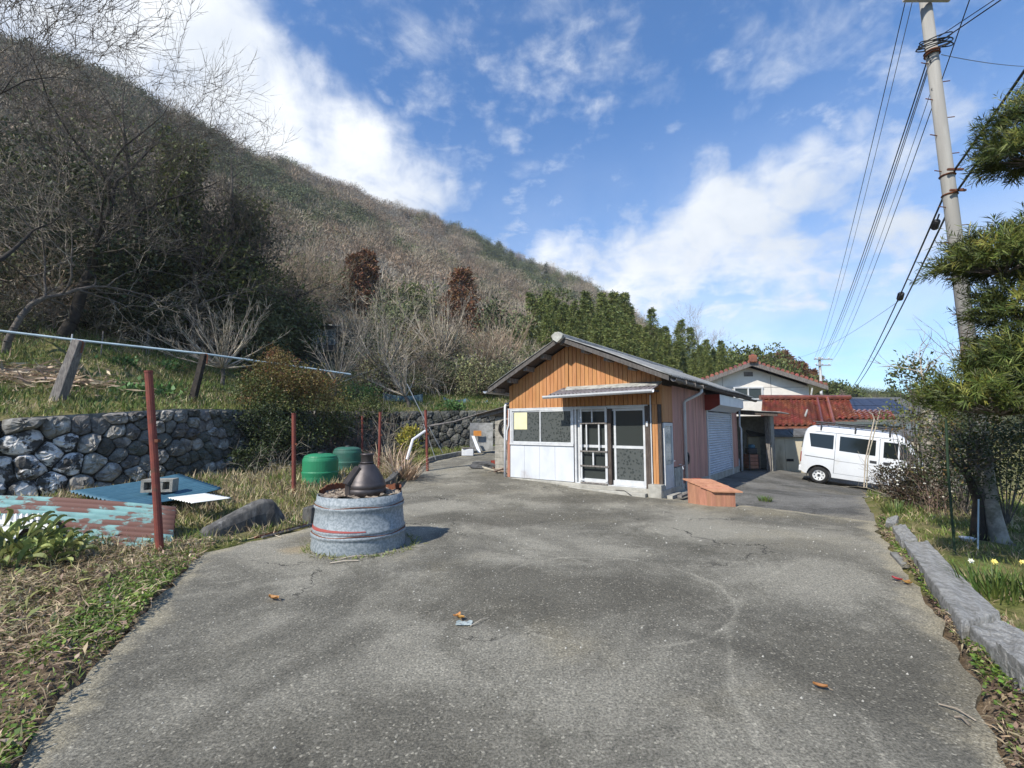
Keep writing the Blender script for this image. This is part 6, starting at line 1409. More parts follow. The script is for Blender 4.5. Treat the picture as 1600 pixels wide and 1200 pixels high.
def proto_leaf(n, h, w, L, m, name, cone=0):
    P, d = ellipsoid(n, (0, 0, h * .55), (w, w, h * .45), .35)
    c = RNG.integers(0, 26, n); cc, cd = ellipsoid(26, (0, 0, h * .56), (w * .85, w * .85, h * .38), .5)
    if cone: f = np.clip(1 - (cc[:, 2] - h * .18) / (h * .85), .1, 1); cc[:, :2] *= f[:, None] * 1.3
    P = cc[c] + RNG.normal(size=(n, 3)) * w * .23; D = RNG.normal(size=(n, 3)) + cd[c] * .6 + [0, 0, .3]
    V, F = leaf_soup(P, D, L * RNG.uniform(.6, 1.3, n), L * .55 * RNG.uniform(.6, 1.3, n), .3); me = arr_mesh(name, V, F); me.materials.append(M[m]); return me
def more_mats():
    k = dict(rough=.9, island=.18, inst=.30)
    M['hbare'] = mat('winter_twigs_grey', (.335, .28, .21), (.27, .225, .165), .15, vec='World', **k)
    M['hbare2'] = mat('winter_twigs_brown', (.31, .23, .165), (.25, .185, .13), .15, vec='World', **k)
    M['hpale'] = mat('winter_twigs_pale', (.33, .30, .25), (.28, .25, .205), .15, vec='World', **k)
    M['hever'] = mat('far_evergreen', (.115, .13, .060), (.082, .098, .046), .2, vec='World', rough=.8, island=.25, inst=.3)
    M['hever2'] = mat('far_olive', (.19, .19, .085), (.14, .145, .065), .2, vec='World', rough=.8, island=.25, inst=.3)
more_mats()
pcol = bpy.data.collections.new('forest_tree_shapes')
for i, me in enumerate([proto_bare(420, 6.5, 2.7, .075, 'hbare', 'bare_grey'), proto_bare(420, 5.6, 2.6, .075, 'hbare2', 'bare_brown'), proto_bare(360, 4.6, 2.5, .07, 'hpale', 'bare_pale'),
                        proto_leaf(900, 6.2, 2.7, .34, 'hever', 'evergreen'), proto_leaf(900, 5.0, 2.6, .33, 'hever2', 'olive'), proto_leaf(800, 8.5, 2.0, .36, 'hever', 'cone_evergreen', 1)]):
    pcol.objects.link(bpy.data.objects.new('%d_%s' % (i, me.name), me))
def scatter(name, X, Y, scl, idx, dz=0.0):
    Z = ground_z(X, Y) + dz; me = bpy.data.meshes.new(name); me.vertices.add(len(X)); me.vertices.foreach_set('co', np.stack([X, Y, Z], 1).astype(np.float32).ravel())
    for nm, ty, val in (('scl', 'FLOAT', scl.astype(np.float32)), ('idx', 'INT', idx.astype(np.int32)), ('rot', 'FLOAT', RNG.uniform(0, 6.28, len(X)).astype(np.float32))):
        a = me.attributes.new(nm, ty, 'POINT'); a.data.foreach_set('value', val)
    o = bpy.data.objects.new(name, me); COL.objects.link(o)
    ng = bpy.data.node_groups.new(name, 'GeometryNodeTree'); ng.interface.new_socket('Geometry', in_out='INPUT', socket_type='NodeSocketGeometry'); ng.interface.new_socket('Geometry', in_out='OUTPUT', socket_type='NodeSocketGeometry')
    N = ng.nodes; Lk = ng.links; gi = N.new('NodeGroupInput'); go = N.new('NodeGroupOutput'); ip = N.new('GeometryNodeInstanceOnPoints'); ci = N.new('GeometryNodeCollectionInfo')
    ci.inputs['Collection'].default_value = pcol; ci.inputs['Separate Children'].default_value = True; ci.inputs['Reset Children'].default_value = True
    def attr(nm, ty): n = N.new('GeometryNodeInputNamedAttribute'); n.data_type = ty; n.inputs['Name'].default_value = nm; return n.outputs['Attribute']
    Lk.new(gi.outputs[0], ip.inputs['Points']); Lk.new(ci.outputs[0], ip.inputs['Instance']); ip.inputs['Pick Instance'].default_value = True
    Lk.new(attr('idx', 'INT'), ip.inputs['Instance Index']); Lk.new(attr('scl', 'FLOAT'), ip.inputs['Scale'])
    cx = N.new('ShaderNodeCombineXYZ'); Lk.new(attr('rot', 'FLOAT'), cx.inputs['Z']); er = N.new('FunctionNodeEulerToRotation'); Lk.new(cx.outputs[0], er.inputs[0]); Lk.new(er.outputs[0], ip.inputs['Rotation'])
    Lk.new(ip.outputs[0], go.inputs[0]); m = o.modifiers.new('instances', 'NODES'); m.node_group = ng; tag(o, kind='stuff'); return o
def forest():
    n = 11500; th = RNG.uniform(-1.02, 1.0, n); R = np.interp(th, RID_T, RID_R) * 1.08; r0 = np.interp(th, R0_T, R0_R) + 6
    r0 = np.where(th > .02, r0 + 14, r0)
    r = np.sqrt(RNG.uniform(0, 1, n)) * (R - r0) + r0 if False else r0 + (R - r0) * RNG.uniform(0, 1, n) ** .72
    X, Y = r * np.sin(th), r * np.cos(th); E = np.interp(th, _th, _e)
    keep = (E > .015) & ~((X > 25) & (r < 80) & (th > .5)) & ~((th > .12) & (r < 52)); 
    nz = np.sin(X * .055 + 1.7 * np.sin(Y * .037 + 1)) + np.sin(Y * .071 + 1.3 * np.sin(X * .045)) + .8 * RNG.normal(size=n)
    nz = nz + np.where(th > -.1, .35, 0) + .5 * (r / R > .85)
    idx = np.where(nz > 1.15, 3, np.where(nz > .6, 4, np.where(nz > -.1, 0, np.where(nz > -1.0, 1, 2)))); idx = np.where((nz > 1.9) & (RNG.random(n) < .5), 5, idx)
    idx = np.where((th > .3), np.where(RNG.random(n) < .6, 3, idx), idx)
    s = RNG.uniform(.5, 1.35, n) * np.where(r / R > .9, .75, 1) * np.interp(r, [25, 60, 120], [.55, .85, 1.0])
    s = s * np.where(th > .55, .38, np.where(th > .3, .7, 1.0)); uu = 800 + FOC * X / Y
    for (u_, Yc, du) in ((552, 46, 38), (717, 47, 48), (503, 32, 34), (1240, 66, 60)): keep &= ~((np.abs(uu - u_) < du) & (Y < Yc) & (Y > Yc - 26))
    k = keep; o = scatter('hillside_forest', X[k], Y[k], s[k], idx[k], -.3); tag(o, 'bare winter woods with dark evergreens covering the mountain slope', 'forest')
    # scrub between the terrace and the slope
    n = 1500; th = RNG.uniform(-.85, .05, n); r = RNG.uniform(20, 42, n); X, Y = r * np.sin(th), r * np.cos(th); d, _ = wall_d(X, Y)
    uu = 800 + FOC * X / Y; k = (d > np.where(X < -8, 9.5, 3.0)) & (RNG.random(n) < .8) & ~((np.abs(uu - 503) < 30) & (Y < 32)); idx = RNG.choice([0, 1, 2, 3, 4, 4], n); s = RNG.uniform(.22, .48, n); o = scatter('scrub', X[k], Y[k], s[k], idx[k], -.1); tag(o, 'tangled scrub and undergrowth between the terrace and the slope', 'undergrowth')
forest()

# ---------------------------------------------------------------- trees one can tell apart
def trees_left():
    G = 'dark evergreen trees behind the terrace'
    lab = ['dark evergreen tree at the far left behind the grassy terrace', 'broad dark evergreen tree with a black trunk above the leaning post', 'dark evergreen tree behind the thin stakes', 'dense olive evergreen tree left of the bare fan shaped tree', 'evergreen tree behind the bare fan shaped tree', 'small olive evergreen tree above the pale rail end']
    for i, (u, Y, h, r, m) in enumerate([(10, 19.5, 9.5, 4.2, 'ldark'), (110, 22.0, 10.0, 4.4, 'lolive'), (200, 20.5, 8.0, 3.6, 'ldark'), (285, 22, 8.5, 3.8, 'lolive'), (365, 24.5, 8.0, 3.5, 'ldark'), (440, 27, 6.6, 2.7, 'lolive')]):
        x = (u - 800) / FOC * Y; leafy_tree(x, Y, h, r, lab[i], m, 40 + i, .24, .11, 110, 60, group=G, cz=.52, trunk_r=.2)
    # low dark shrubs closing the gap under them
    for i, (u, Y, h, r) in enumerate([(-20, 19.2, 2.6, 2.0), (60, 19.6, 2.4, 1.9), (150, 20, 2.2, 1.8), (240, 20.2, 2.0, 1.6), (420, 22, 2.0, 1.5)]):
        x = (u - 800) / FOC * Y; leafy_tree(x, Y, h, r, ['dark shrub at the edge of the terrace, furthest left', 'dark shrub in the shade left of the pale leaning post', 'dark shrub behind the thick leaning post top', 'dark shrub left of the bare fan shaped tree', 'dark shrub right of the bare fan shaped tree'][i], 'ldark', 60 + i, .18, .09, 60, 50, name='shrub', group='dark shrubs under the evergreens', cz=.4, trunk_r=.05)
    # ivy columns on dead trunks
    for (u_, y, hh, sd_, lb) in ((243, 21, 11.0, 5, 'tall dead trunk wrapped in dark ivy rising above the evergreens'), (352, 24, 8.6, 6, 'shorter ivy wrapped trunk right of the tallest ivy trunk')):
        x = (u_ - 800) / FOC * y; b = gp(x, y, -.2); t = thing('ivy_clad_tree', lb, 'tree', b, 'ivy wrapped trunks')
        o = grow_tree(b, (.03, 0, 1), hh, .24, [(8, 5, .35, .9), (5, 4, .5, .7), (4, 3, .6, .6)], sd_, .08, .05); seg_part(o[0], 'trunk', M['darkbark'], t, 8); seg_part(sum(o[1:], []), 'limbs', M['bark'], t, 4)
        P = np.array([[x + .03 * k, y, b.z + 2 + k * hh * .034] for k in np.linspace(0, 22, 64)]); Vs = []; Fs = []; n = 0
        for i, p in enumerate(P): w_ = .62 + .45 * (i / 64) ** 2; V, F = crown_leaves(p, (w_, w_, .5), 3, 34, .20, .14); Vs.append(V); Fs.append(F + n); n += len(V)
        soup('ivy', np.concatenate(Vs), np.concatenate(Fs), M['lolive'], t)
    # large bare trees
    sp = [(9, 8, .74, .9), (8, 6, .62, .8), (7, 5, .58, .7), (6, 4, .6, .6)]
    bare_tree((85 - 800) / FOC * 17.0, 17.0, 14.5, sp + [(4, 1, .6, .6)], 21, 'large bare winter tree with a black trunk spreading over the evergreens', .22, (.10, -.05, 1), .19, .045, 'darkbark', 'bark', group='large bare trees at the left edge')
    bare_tree((-170 - 800) / FOC * 12.0, 12.0, 14.5, sp + [(4, 1, .6, .6)], 22, 'large bare tree at the left edge reaching long branches into the sky', .20, (.42, .05, .9), .18, .03, 'darkbark', 'bark', group='large bare trees at the left edge')
    bare_tree((290 - 800) / FOC * 22.0, 22.0, 11.5, sp + [(4, 1, .6, .6)], 23, 'grey bare tree with fine upswept twigs beside the ivy column', .16, (-.05, 0, 1), .17, .03, 'bark', 'bark', group='large bare trees at the left edge')
    bare_tree((0 - 800) / FOC * 15.0, 15.0, 9.5, sp[:4], 27, 'low spreading bare tree with pale drooping branches at the terrace edge', .11, (.5, .0, .8), .2, .0, 'bark', 'twig', group='large bare trees at the left edge')
    bare_tree((400 - 800) / FOC * 27.0, 27.0, 8.5, sp[:4], 25, 'brownish bare tree right of the evergreens', .12, (0, 0, 1), .13, .05, 'bark', 'hbare2')
    bare_tree((470 - 800) / FOC * 33.0, 33.0, 8.5, sp[:4], 26, 'slender bare tree left of the white hillside shed', .12, (0, 0, 1), .13, .06, 'bark', 'hbare')
def fan_tree(u, Y, h, w, n, seed, label, m='twig', lean=(0, 0, 0), low=.25, tr=.09, name='fruit_tree', group='bare pruned fruit trees'):
    rnd = random.Random(seed); x = (u - 800) / FOC * Y; b = gp(x, Y, -.05); t = thing(name, label, 'tree', b, group)
    fork = b + Vector((lean[0] * .3, lean[1] * .3, h * .22)); limbs, twigs = [], []
    tr_ = [(b, (b + fork) / 2 + Vector((.04, 0, 0)), tr, tr * .9), ((b + fork) / 2 + Vector((.04, 0, 0)), fork, tr * .9, tr * .75)]
    for k in range(n):
        a = rnd.uniform(0, 2 * PI); el = rnd.uniform(low, 1.35); d = Vector((math.cos(a) * math.cos(el), math.sin(a) * math.cos(el), math.sin(el))) + Vector(lean) * .5; L = h * .85 * rnd.uniform(.6, 1.1); p = fork; ns = 7; r0 = tr * rnd.uniform(.28, .45)
        for i in range(ns):
            d = (d + Vector((rnd.gauss(0, .07), rnd.gauss(0, .07), rnd.gauss(.05, .06)))).normalized(); q = p + Vector((d.x * w, d.y * w, d.z)) * (L / ns); (limbs if i < 3 else twigs).append((p, q, r0 * (1 - i / ns) + .006, r0 * (1 - (i + 1) / ns) + .005)); p = q
            if i > 0:
                for _ in range(3 if i > 1 else 2):
                    e = (d + Vector((rnd.gauss(0, .5), rnd.gauss(0, .5), rnd.gauss(.1, .4)))).normalized(); pp = p; l2 = L * rnd.uniform(.08, .25)
                    for j in range(2): qq = pp + (e + Vector((rnd.gauss(0, .12), rnd.gauss(0, .12), .08))) * l2 * .5; twigs.append((pp, qq, .010 - .003 * j, .007 - .003 * j)); pp = qq
    seg_part(tr_, 'trunk', M['bark'], t, 8); seg_part(limbs, 'limbs', M[m], t, 5); seg_part(twigs, 'twigs', M[m], t, 3); return t
def orchard():
    fan_tree(345, 18.5, 3.3, 1.15, 34, 1, 'wide fan shaped bare tree above the dark leaning timber post', low=.05)
    fan_tree(520, 20.8, 3.6, .95, 24, 2, 'bare tree with long curved shoots at the end of the pale rail', low=.2, lean=(.5, 0, 0))
    fan_tree(600, 23.5, 5.2, .85, 34, 3, 'large bare tree below the left brown cedar', low=.3)
    fan_tree(690, 28.0, 5.4, .9, 36, 4, 'tall bare tree with a pale trunk left of the right brown cedar', low=.3, tr=.13)
    fan_tree(640, 21.6, 2.6, 1.0, 20, 5, 'low bare tree with arching stems above the blue netting', low=.2, lean=(-.7, 0, 0))
    fan_tree(750, 27, 3.6, 1.0, 26, 6, 'brownish bare thicket tree at the left eave of the workshop', 'hbare2', low=.4)
    fan_tree(560, 30, 4.6, .9, 26, 7, 'grey bare tree right of the white hillside shed', 'twig', low=.3)
    fan_tree(790, 31, 4.4, 1.0, 28, 8, 'brown bare tree behind the left roof slope of the workshop', 'hbare2', low=.4)
def cedar(u, vb, vt, Y, w, label, m, seed, group='brown cedars'):
    x = (u - 800) / FOC * Y; b = gp(x, Y, -.2); top = at(u, vt, Y).z; h = top - b.z; t = thing('cedar', label, 'tree', b, group)
    mb = MB(); mb.tube([b, b + Vector((0, 0, h * .9))], [.22, .05], 8); mb.build('trunk', M['bark'], t)
    rnd = np.random.default_rng(seed); n = 330; f = rnd.uniform(.03, 1, n); rad = w * (1.06 - f) ** .7 * rnd.uniform(.2, 1.08, n) + .1; a = rnd.uniform(0, 6.28, n)
    c = np.stack([x + rad * np.cos(a), Y + rad * np.sin(a), b.z + h * f - .05 * rad * h], 1); per = 30; P = np.repeat(c, per, 0); s = np.repeat(.16 + .22 * (1 - f), per)[:, None] * (h / 7) ** .5; P = P + rnd.normal(size=P.shape) * s * [1, 1, .75]
    out = np.repeat(np.stack([np.cos(a), np.sin(a), np.full(n, .15)], 1), per, 0); V, F = leaf_soup(P, out + rnd.normal(size=P.shape) * .7, .34 * rnd.uniform(.6, 1.3, len(P)), .13 * rnd.uniform(.6, 1.3, len(P))); soup('crown', V, F, M[m], t); return t
def bamboo_shapes():
    out = []
    for s in range(4):
        h = 10.0; rnd = np.random.default_rng(70 + s); n = 190; f = rnd.uniform(.12, 1.0, n) ** .85
        bend = .25 + .22 * s; ax = np.stack([bend * f ** 2.2, .15 * np.sin(f * 3 + s), f * h], 1)
        rad = (1.05 * np.clip(1.02 - f, 0, 1) ** .62 * np.clip((f - .1) * 5, .4, 1) + .05) * rnd.uniform(.45, 1.08, n); a = rnd.uniform(0, 6.28, n); c = ax + np.stack([rad * np.cos(a), rad * np.sin(a), -.30 * rad], 1)
        per = 20; P = np.repeat(c, per, 0) + rnd.normal(size=(n * per, 3)) * np.repeat((.10 + .14 * np.clip((1 - f) * 4, 0, 1))[:, None], per, 0) * [1, 1, .8]; D = np.repeat(np.stack([np.cos(a), np.sin(a), np.full(n, -.35)], 1), per, 0) + rnd.normal(size=(n * per, 3)) * .55
        V, F = leaf_soup(P, D, .36 * rnd.uniform(.6, 1.3, len(P)), .105 * rnd.uniform(.6, 1.3, len(P)), .2); crown = arr_mesh('crown', V, F)
        mb = MB(); mb.tube([(0, 0, -.5), (.02, .1, h * .35), (bend * .4, .12, h * .65), (bend * .95, .05, h * 1.0)], [.055, .05, .035, .01], 6); out.append((crown, mb.mesh('culm')))
        crown.materials.append(M['lbamboo']); out[-1][1].materials.append(M['lolive'])
    return out
def grove():
    sh = bamboo_shapes(); G = 'feathery bamboo of the grove behind the workshop'; tops_u = [800, 830, 870, 915, 965, 1000, 1030, 1060, 1095, 1130, 1165]; tops_v = [492, 472, 462, 468, 452, 482, 492, 503, 522, 545, 566]
    items = []
    for i in range(108):
        row = i % 4; Y = [47, 42, 38, 34][row] + random.uniform(-1.5, 1.5); u = 806 + (i // 4) * 13.4 + random.uniform(-9, 9) + row * 3
        if u > 1170: continue
        drop = [0, 12, 36, 68][row] + random.uniform(-14, 34) ; v = float(np.interp(u, tops_u, tops_v)) + drop; items.append((Y, u, v))
    items.sort(reverse=True)
    for (Y, u, v) in items:
        x = (u - 800) / FOC * Y; b = gp(x, Y, 0); h = at(u, v, Y).z - b.z
        zone = 'left of the workshop ridge' if u < 872 else 'over the workshop ridge' if u < 950 else 'over the right roof slope' if u < 1040 else 'at the right end of the grove'
        lb = ('tall feathery bamboo in the back of the grove ' if v < float(np.interp(u, tops_u, tops_v)) + 24 else 'shorter feathery bamboo in the front of the grove ') + zone
        t = thing('bamboo', lb, 'bamboo', b, G); t.rotation_euler = (0, 0, random.uniform(0, 6.28)); s = h / 10; t.scale = (s * random.uniform(.9, 1.15), s * random.uniform(.9, 1.15), s)
        cr, cu = random.choice(sh)
        for nm, me in (('crown', cr), ('culm', cu)): o = bpy.data.objects.new(nm, me); COL.objects.link(o); o.parent = t
def trees_far():
    cedar(547, 480, 400, 44, 2.3, 'rust brown cedar high on the slope, the left one of the pair', 'lcedar', 1); cedar(566, 480, 392, 46, 1.7, 'smaller rust brown cedar touching the left brown cedar', 'lcedar', 4); cedar(720, 520, 418, 46, 3.6, 'rust brown cedar on the slope above the workshop left eave, the large right one', 'lcedar', 2)
    cedar(1227, 610, 549, 62, 2.6, 'dark brown cedar above the ridge of the white house', 'lcedar', 5); cedar(1253, 612, 566, 64, 2.3, 'dark brown cedar right of the white house ridge', 'lcedar', 6); cedar(1203, 605, 556, 66, 2.2, 'brown green cedar left of the dark brown ones beyond the white house', 'lcedar', 7); cedar(1272, 612, 578, 66, 2.2, 'lowest brown cedar at the right end of the low hill', 'lcedar', 8)
    lab = ['olive tree at the right end of the bamboo grove', 'light olive tree beyond the white house gable', 'green tree between the grove and the white house', 'dull green tree low behind the white house roof', 'small green tree beside the distant utility pole', 'small olive tree left of the distant utility pole', 'grey green tree behind the solar roof', 'dark round tree on the far low hill']
    for i, (u, vt, Y, r, m) in enumerate([(1150, 556, 52, 3.2, 'lolive'), (1183, 556, 60, 3.4, 'lolive'), (1128, 552, 50, 2.8, 'lbamboo'), (1215, 585, 52, 3.0, 'lolive'), (1318, 610, 70, 2.4, 'lolive'), (1272, 604, 60, 2.4, 'lolive'), (1395, 611, 85, 3.0, 'lolive'), (1455, 603, 95, 3.6, 'lolive')]):
        x = (u - 800) / FOC * Y; h = max(2.5, at(u, vt, Y).z - gz(x, Y)); leafy_tree(x, Y, h * 1.05, r, lab[i], m, 90 + i, .40, .22, 80, 36, name='broadleaf_tree', group='trees beyond the houses', cz=.55)
    x = (1103 - 800) / FOC * 54; bare_tree(x, 54, 11.0, [(6, 7, .6, .7), (5, 5, .6, .65), (4, 5, .6, .6), (3, 4, .6, .6)], 33, 'pale bare tree rising over the right end of the bamboo grove', .16, (0, 0, 1), .11, .06, 'twig', 'twig', group=None)
trees_left(); orchard(); grove(); trees_far()

# ---------------------------------------------------------------- shrubs and plants near the yard
def bush(u, v, Y, r, m, label, L=.07, W=.035, clumps=60, per=45, name='shrub', group=None, stems=9, mixm=None, z=None, low=None):
    c = at(u, v, Y); b = Vector((c.x, c.y, gz(c.x, c.y) - .05)); t = thing(name, label, 'shrub', b, group); V, F = crown_leaves(tuple(c), r if hasattr(r, '__len__') else (r, r, r * .8), clumps, per, L, W); soup('foliage', V, F, M[m], t)
    segs = []
    for k in range(stems):
        e = Vector(c) + Vector((random.uniform(-.6, .6), random.uniform(-.6, .6), random.uniform(-.2, .6))) * (r if not hasattr(r, '__len__') else r[0]); mid = (b + e) / 2 + Vector((random.uniform(-.1, .1), random.uniform(-.1, .1), 0)); segs += [(b, mid, .012, .009), (mid, e, .009, .004)]
    seg_part(segs, 'stems', M['bark'], t, 4)
    if mixm: V, F = crown_leaves(tuple(c + Vector((0, 0, .15))), r if hasattr(r, '__len__') else (r, r, r * .8), clumps // 4, per, L, W); soup('tinted_foliage', V, F, M[mixm], t)
    return t
def stems_thing(name, label, cat, base, n, h, w, m, seed, curl=.2, r=.009, group=None, lean=(0, 0), seg=7, side=True):
    rnd = random.Random(seed); b = Vector(base); t = thing(name, label, cat, b, group); segs = []
    for k in range(n):
        p = b + Vector((rnd.gauss(0, w * .25), rnd.gauss(0, w * .25), -.03)); a = rnd.uniform(0, 6.28); e = rnd.uniform(.1, .9); d = Vector((math.cos(a) * e + lean[0], math.sin(a) * e + lean[1], 1)).normalized(); L = h * rnd.uniform(.5, 1.15)
        for i in range(seg):
            d = (d + Vector((rnd.gauss(0, curl), rnd.gauss(0, curl), rnd.gauss(-.05, curl)))).normalized(); q = p + d * L / seg; segs.append((p, q, r * (1.1 - .8 * i / seg), r * (1.1 - .8 * (i + 1) / seg))); p = q
            if side and rnd.random() < .6: e2 = (d + Vector((rnd.gauss(0, .7), rnd.gauss(0, .7), rnd.gauss(0, .5)))).normalized(); q2 = p + e2 * L * rnd.uniform(.08, .28); segs.append((p, q2, r * .5, r * .25))
    seg_part(segs, 'stems', M[m], t, 4); return t
def blades(name, label, cat, base, n, L, W, m, spread=.5, droop=.4, group=None, rbase=.12, flowers=0):
    b = Vector(base); t = thing(name, label, cat, b, group); V = []; F = []
    for k in range(n):
        a = random.uniform(0, 2 * PI); rr = rbase * math.sqrt(random.random()); p = b + Vector((rr * math.cos(a), rr * math.sin(a), -.02)); a2 = a + random.gauss(0, .6); e = random.uniform(.05, spread); d = Vector((math.cos(a2) * e, math.sin(a2) * e, 1)).normalized(); l = L * random.uniform(.6, 1.2); s = Vector((-math.sin(a2), math.cos(a2), 0)) * W * .5; i0 = len(V); ns = 5
        for i in range(ns + 1):
            f = i / ns; w = s * (1 - f ** 3 * .95); V += [tuple(p - w), tuple(p + w)]; d = (d + Vector((math.cos(a2), math.sin(a2), -1.0)) * droop * f * .35).normalized(); p = p + d * l / ns
        for i in range(ns): F.append((i0 + 2 * i, i0 + 2 * i + 1, i0 + 2 * i + 3, i0 + 2 * i + 2))
    soup('leaves', V, F, M[m], t)
    for k in range(flowers):
        a = random.uniform(0, 6.28); rr = rbase * 1.3 * math.sqrt(random.random()); p = b + Vector((rr * math.cos(a), rr * math.sin(a), L * random.uniform(.75, 1.05))); mb = MB(); mb.tube([Vector((p.x, p.y, b.z)), p], .004, 4); mb.build('stalk', M['grassdk'], t)
        mb = MB(); up = Vector((-.4, -.8, .35)).normalized(); sx = up.cross(Vector((0, 0, 1))).normalized(); sy = sx.cross(up)
        for q in range(6): a = q * PI / 3; e = sx * math.cos(a) + sy * math.sin(a); e2 = up.cross(e); mb.add([p, p + e * .013 + e2 * .009, p + e * .026 + up * .005, p + e * .013 - e2 * .009], [(0, 1, 2, 3)])
        mb.tube([p, p + up * .022], [.008, .013], 8); mb.build('flower', M['lyelfl' if k % 3 else 'lwhitefl'], t)
    return t
def near_plants():
    N = 'nandina bushes along the terrace wall'
    bush(440, 590, 15.2, (.95, .8, .7), 'lnandgreen', 'bronze tinted leafy bush above the stone wall at the pale rail', .09, .04, 70, 50, 'nandina', N, mixm='lnandina')
    bush(408, 615, 14.8, (.85, .7, .6), 'lolive', 'olive leafy bush hanging over the stone wall end', .09, .04, 60, 50, 'nandina', N, mixm='lnandina')
    bush(488, 610, 16.0, (.9, .8, .65), 'lnandgreen', 'golden tinted leafy bush left of the short leaning post', .09, .04, 65, 50, 'nandina', N, mixm='lnandina')
    bush(432, 562, 16.0, (.45, .4, .35), 'lnandina', 'small reddish bush tip poking above the pale rail', .08, .035, 30, 40, 'nandina', N)
    bush(415, 672, 14.2, (.9, .6, .75), 'ldark', 'dark leafy bush over the end of the near stone wall', .09, .05, 70, 55, 'shrub'); bush(460, 675, 15.5, (.9, .6, .8), 'ldark', 'dark leafy bush behind the stout red post', .09, .05, 60, 50, 'shrub', mixm='lolive')
    bush(520, 655, 17.8, (1.0, .7, .75), 'lolive', 'tangled olive bush on the terrace wall left of the slim posts', .10, .05, 60, 45, 'shrub', mixm='lnandgreen'); bush(575, 640, 19.3, (1.0, .7, .55), 'lolive', 'olive bush on top of the far mossy wall', .10, .05, 55, 40, 'shrub')
    bush(640, 688, 17.6, (.42, .4, .45), 'lyellow', 'yellow green bush beside the white bent pipe', .12, .06, 30, 36, 'shrub'); bush(702, 640, 21.8, (.6, .5, .35), 'cabbage', 'bright green leafy plant on top of the mossy wall', .22, .09, 22, 26, 'leafy_plant')
    bush(390, 720, 13.2, (.5, .4, .35), 'ldark', 'dark ferny growth at the foot of the near wall end', .12, .05, 26, 30, 'shrub'); bush(800, 600, 30, (1.6, 1, 1.2), 'lbamboo', 'light green bush on the slope by the left roof edge', .2, .08, 40, 40, 'shrub')
    bush(860, 470, 50, (2.2, 2, 1.6), 'lolive', 'olive bush high on the slope left of the grove', .3, .16, 40, 36, 'shrub'); bush(650, 470, 45, (2.2, 2, 1.8), 'lolive', 'olive evergreen bush between the two brown cedars', .3, .15, 40, 36, 'shrub'); bush(490, 440, 40, (2.4, 2, 2.2), 'lolive', 'olive evergreen bush above the white hillside shed', .3, .15, 50, 36, 'shrub')
    stems_thing('bramble', 'tangle of brown vines in front of the far mossy wall', 'bramble', ug(560, 17.4), 46, 2.3, 2.2, 'brownvine', 3, .25, .010); stems_thing('bramble', 'arching pale stems left of the yellow green bush', 'bramble', ug(612, 17.6), 34, 2.2, 1.5, 'twig', 4, .18, .010); stems_thing('bramble', 'dry stems hanging at the foot of the dark bushes', 'bramble', ug(430, 13.6), 30, 1.3, 1.5, 'twig', 5, .2, .008)
    stems_thing('bramble', 'dry stems on the terrace amid the blue netting', 'bramble', ug(670, 24.5), 40, 1.9, 3.5, 'twig', 6, .2, .011); stems_thing('bramble', 'brown brush on the slope beside the workshop roof', 'bramble', ug(760, 29), 60, 2.2, 5, 'hbare2', 7, .2, .015)
    for i, (u, Y, n_, h, w_, m_, lb) in enumerate(((545, 21.5, 40, 1.5, 2.0, 'twig', 'pale dead stems at the lower end of the pale rail'), (590, 23.0, 50, 1.9, 3.0, 'brownvine', 'brown bramble under the large bare tree on the terrace'), (625, 25.5, 50, 2.4, 3.0, 'twig', 'pale bramble behind the left blue netting'), (720, 25.5, 60, 2.0, 3.4, 'brownvine', 'brown bramble behind the right blue netting'), (770, 27.0, 50, 2.4, 3.0, 'twig', 'pale bramble above the block shed roof'), (470, 21.0, 40, 1.2, 2.0, 'brownvine', 'reddish brown bramble below the white hillside shed'))):
        stems_thing('bramble', lb, 'bramble', ug(u, Y), n_, h, w_, m_, 50 + i, .2, .010)
    bush(560, 612, 20.9, (1.1, .8, .4), 'cabbage', 'fresh green weeds on the terrace right of the short leaning post', .12, .05, 40, 30, 'shrub'); bush(680, 615, 25.5, (1.4, .8, .7), 'lolive', 'olive shrub behind the blue netting', .12, .06, 40, 30, 'shrub'); bush(745, 610, 26.0, (1.0, .8, .7), 'lolive', 'olive shrub left of the workshop eave', .12, .06, 36, 30, 'shrub')
    blades('reed_clump', 'dry collapsed reed clump at the path edge behind the tub', 'reeds', gp(-2.95, 12.6), 150, .85, .03, 'reed', 1.2, 1.0, None, .34); blades('reed_clump', 'dry bleached reeds around the red post behind the tub', 'reeds', gp(-3.75, 14.6), 150, .95, .03, 'reed', 1.0, .9, None, .5)
    blades('iris_clump', 'pale green strap leaved clump in front of the green tanks', 'plant', gp(-3.75, 9.5), 70, .52, .028, 'lbroad', .9, .7, None, .2); blades('iris_clump', 'small green grass tuft on the concrete lane right of the hutch', 'plant', gp(5.45, 10.1), 90, .14, .012, 'grassdk', .9, .6, None, .13)
    # broad leaved plant low on the left: separate leaves
    b = gp(-5.95, 5.55); t = thing('broad_leaf_plant', 'clump of broad yellow green leaves in the lower left corner', 'plant', b); mes = []
    for q in range(3):
        mb = MB(); L, W = .30, [.060, .075, .045][q]
        def fn(a, b_, W=W): f = b_; w = W * math.sin(PI * min(1, f * .93 + .07)) ** .8; return Vector(((a - .5) * w, L * f - .06 * f ** 3, .14 * math.sin(f * 2.3) + .03 * abs(a - .5) * 2))
        mb.sheet(fn, 2, 6); me = mb.mesh('leaf'); mes.append(me)
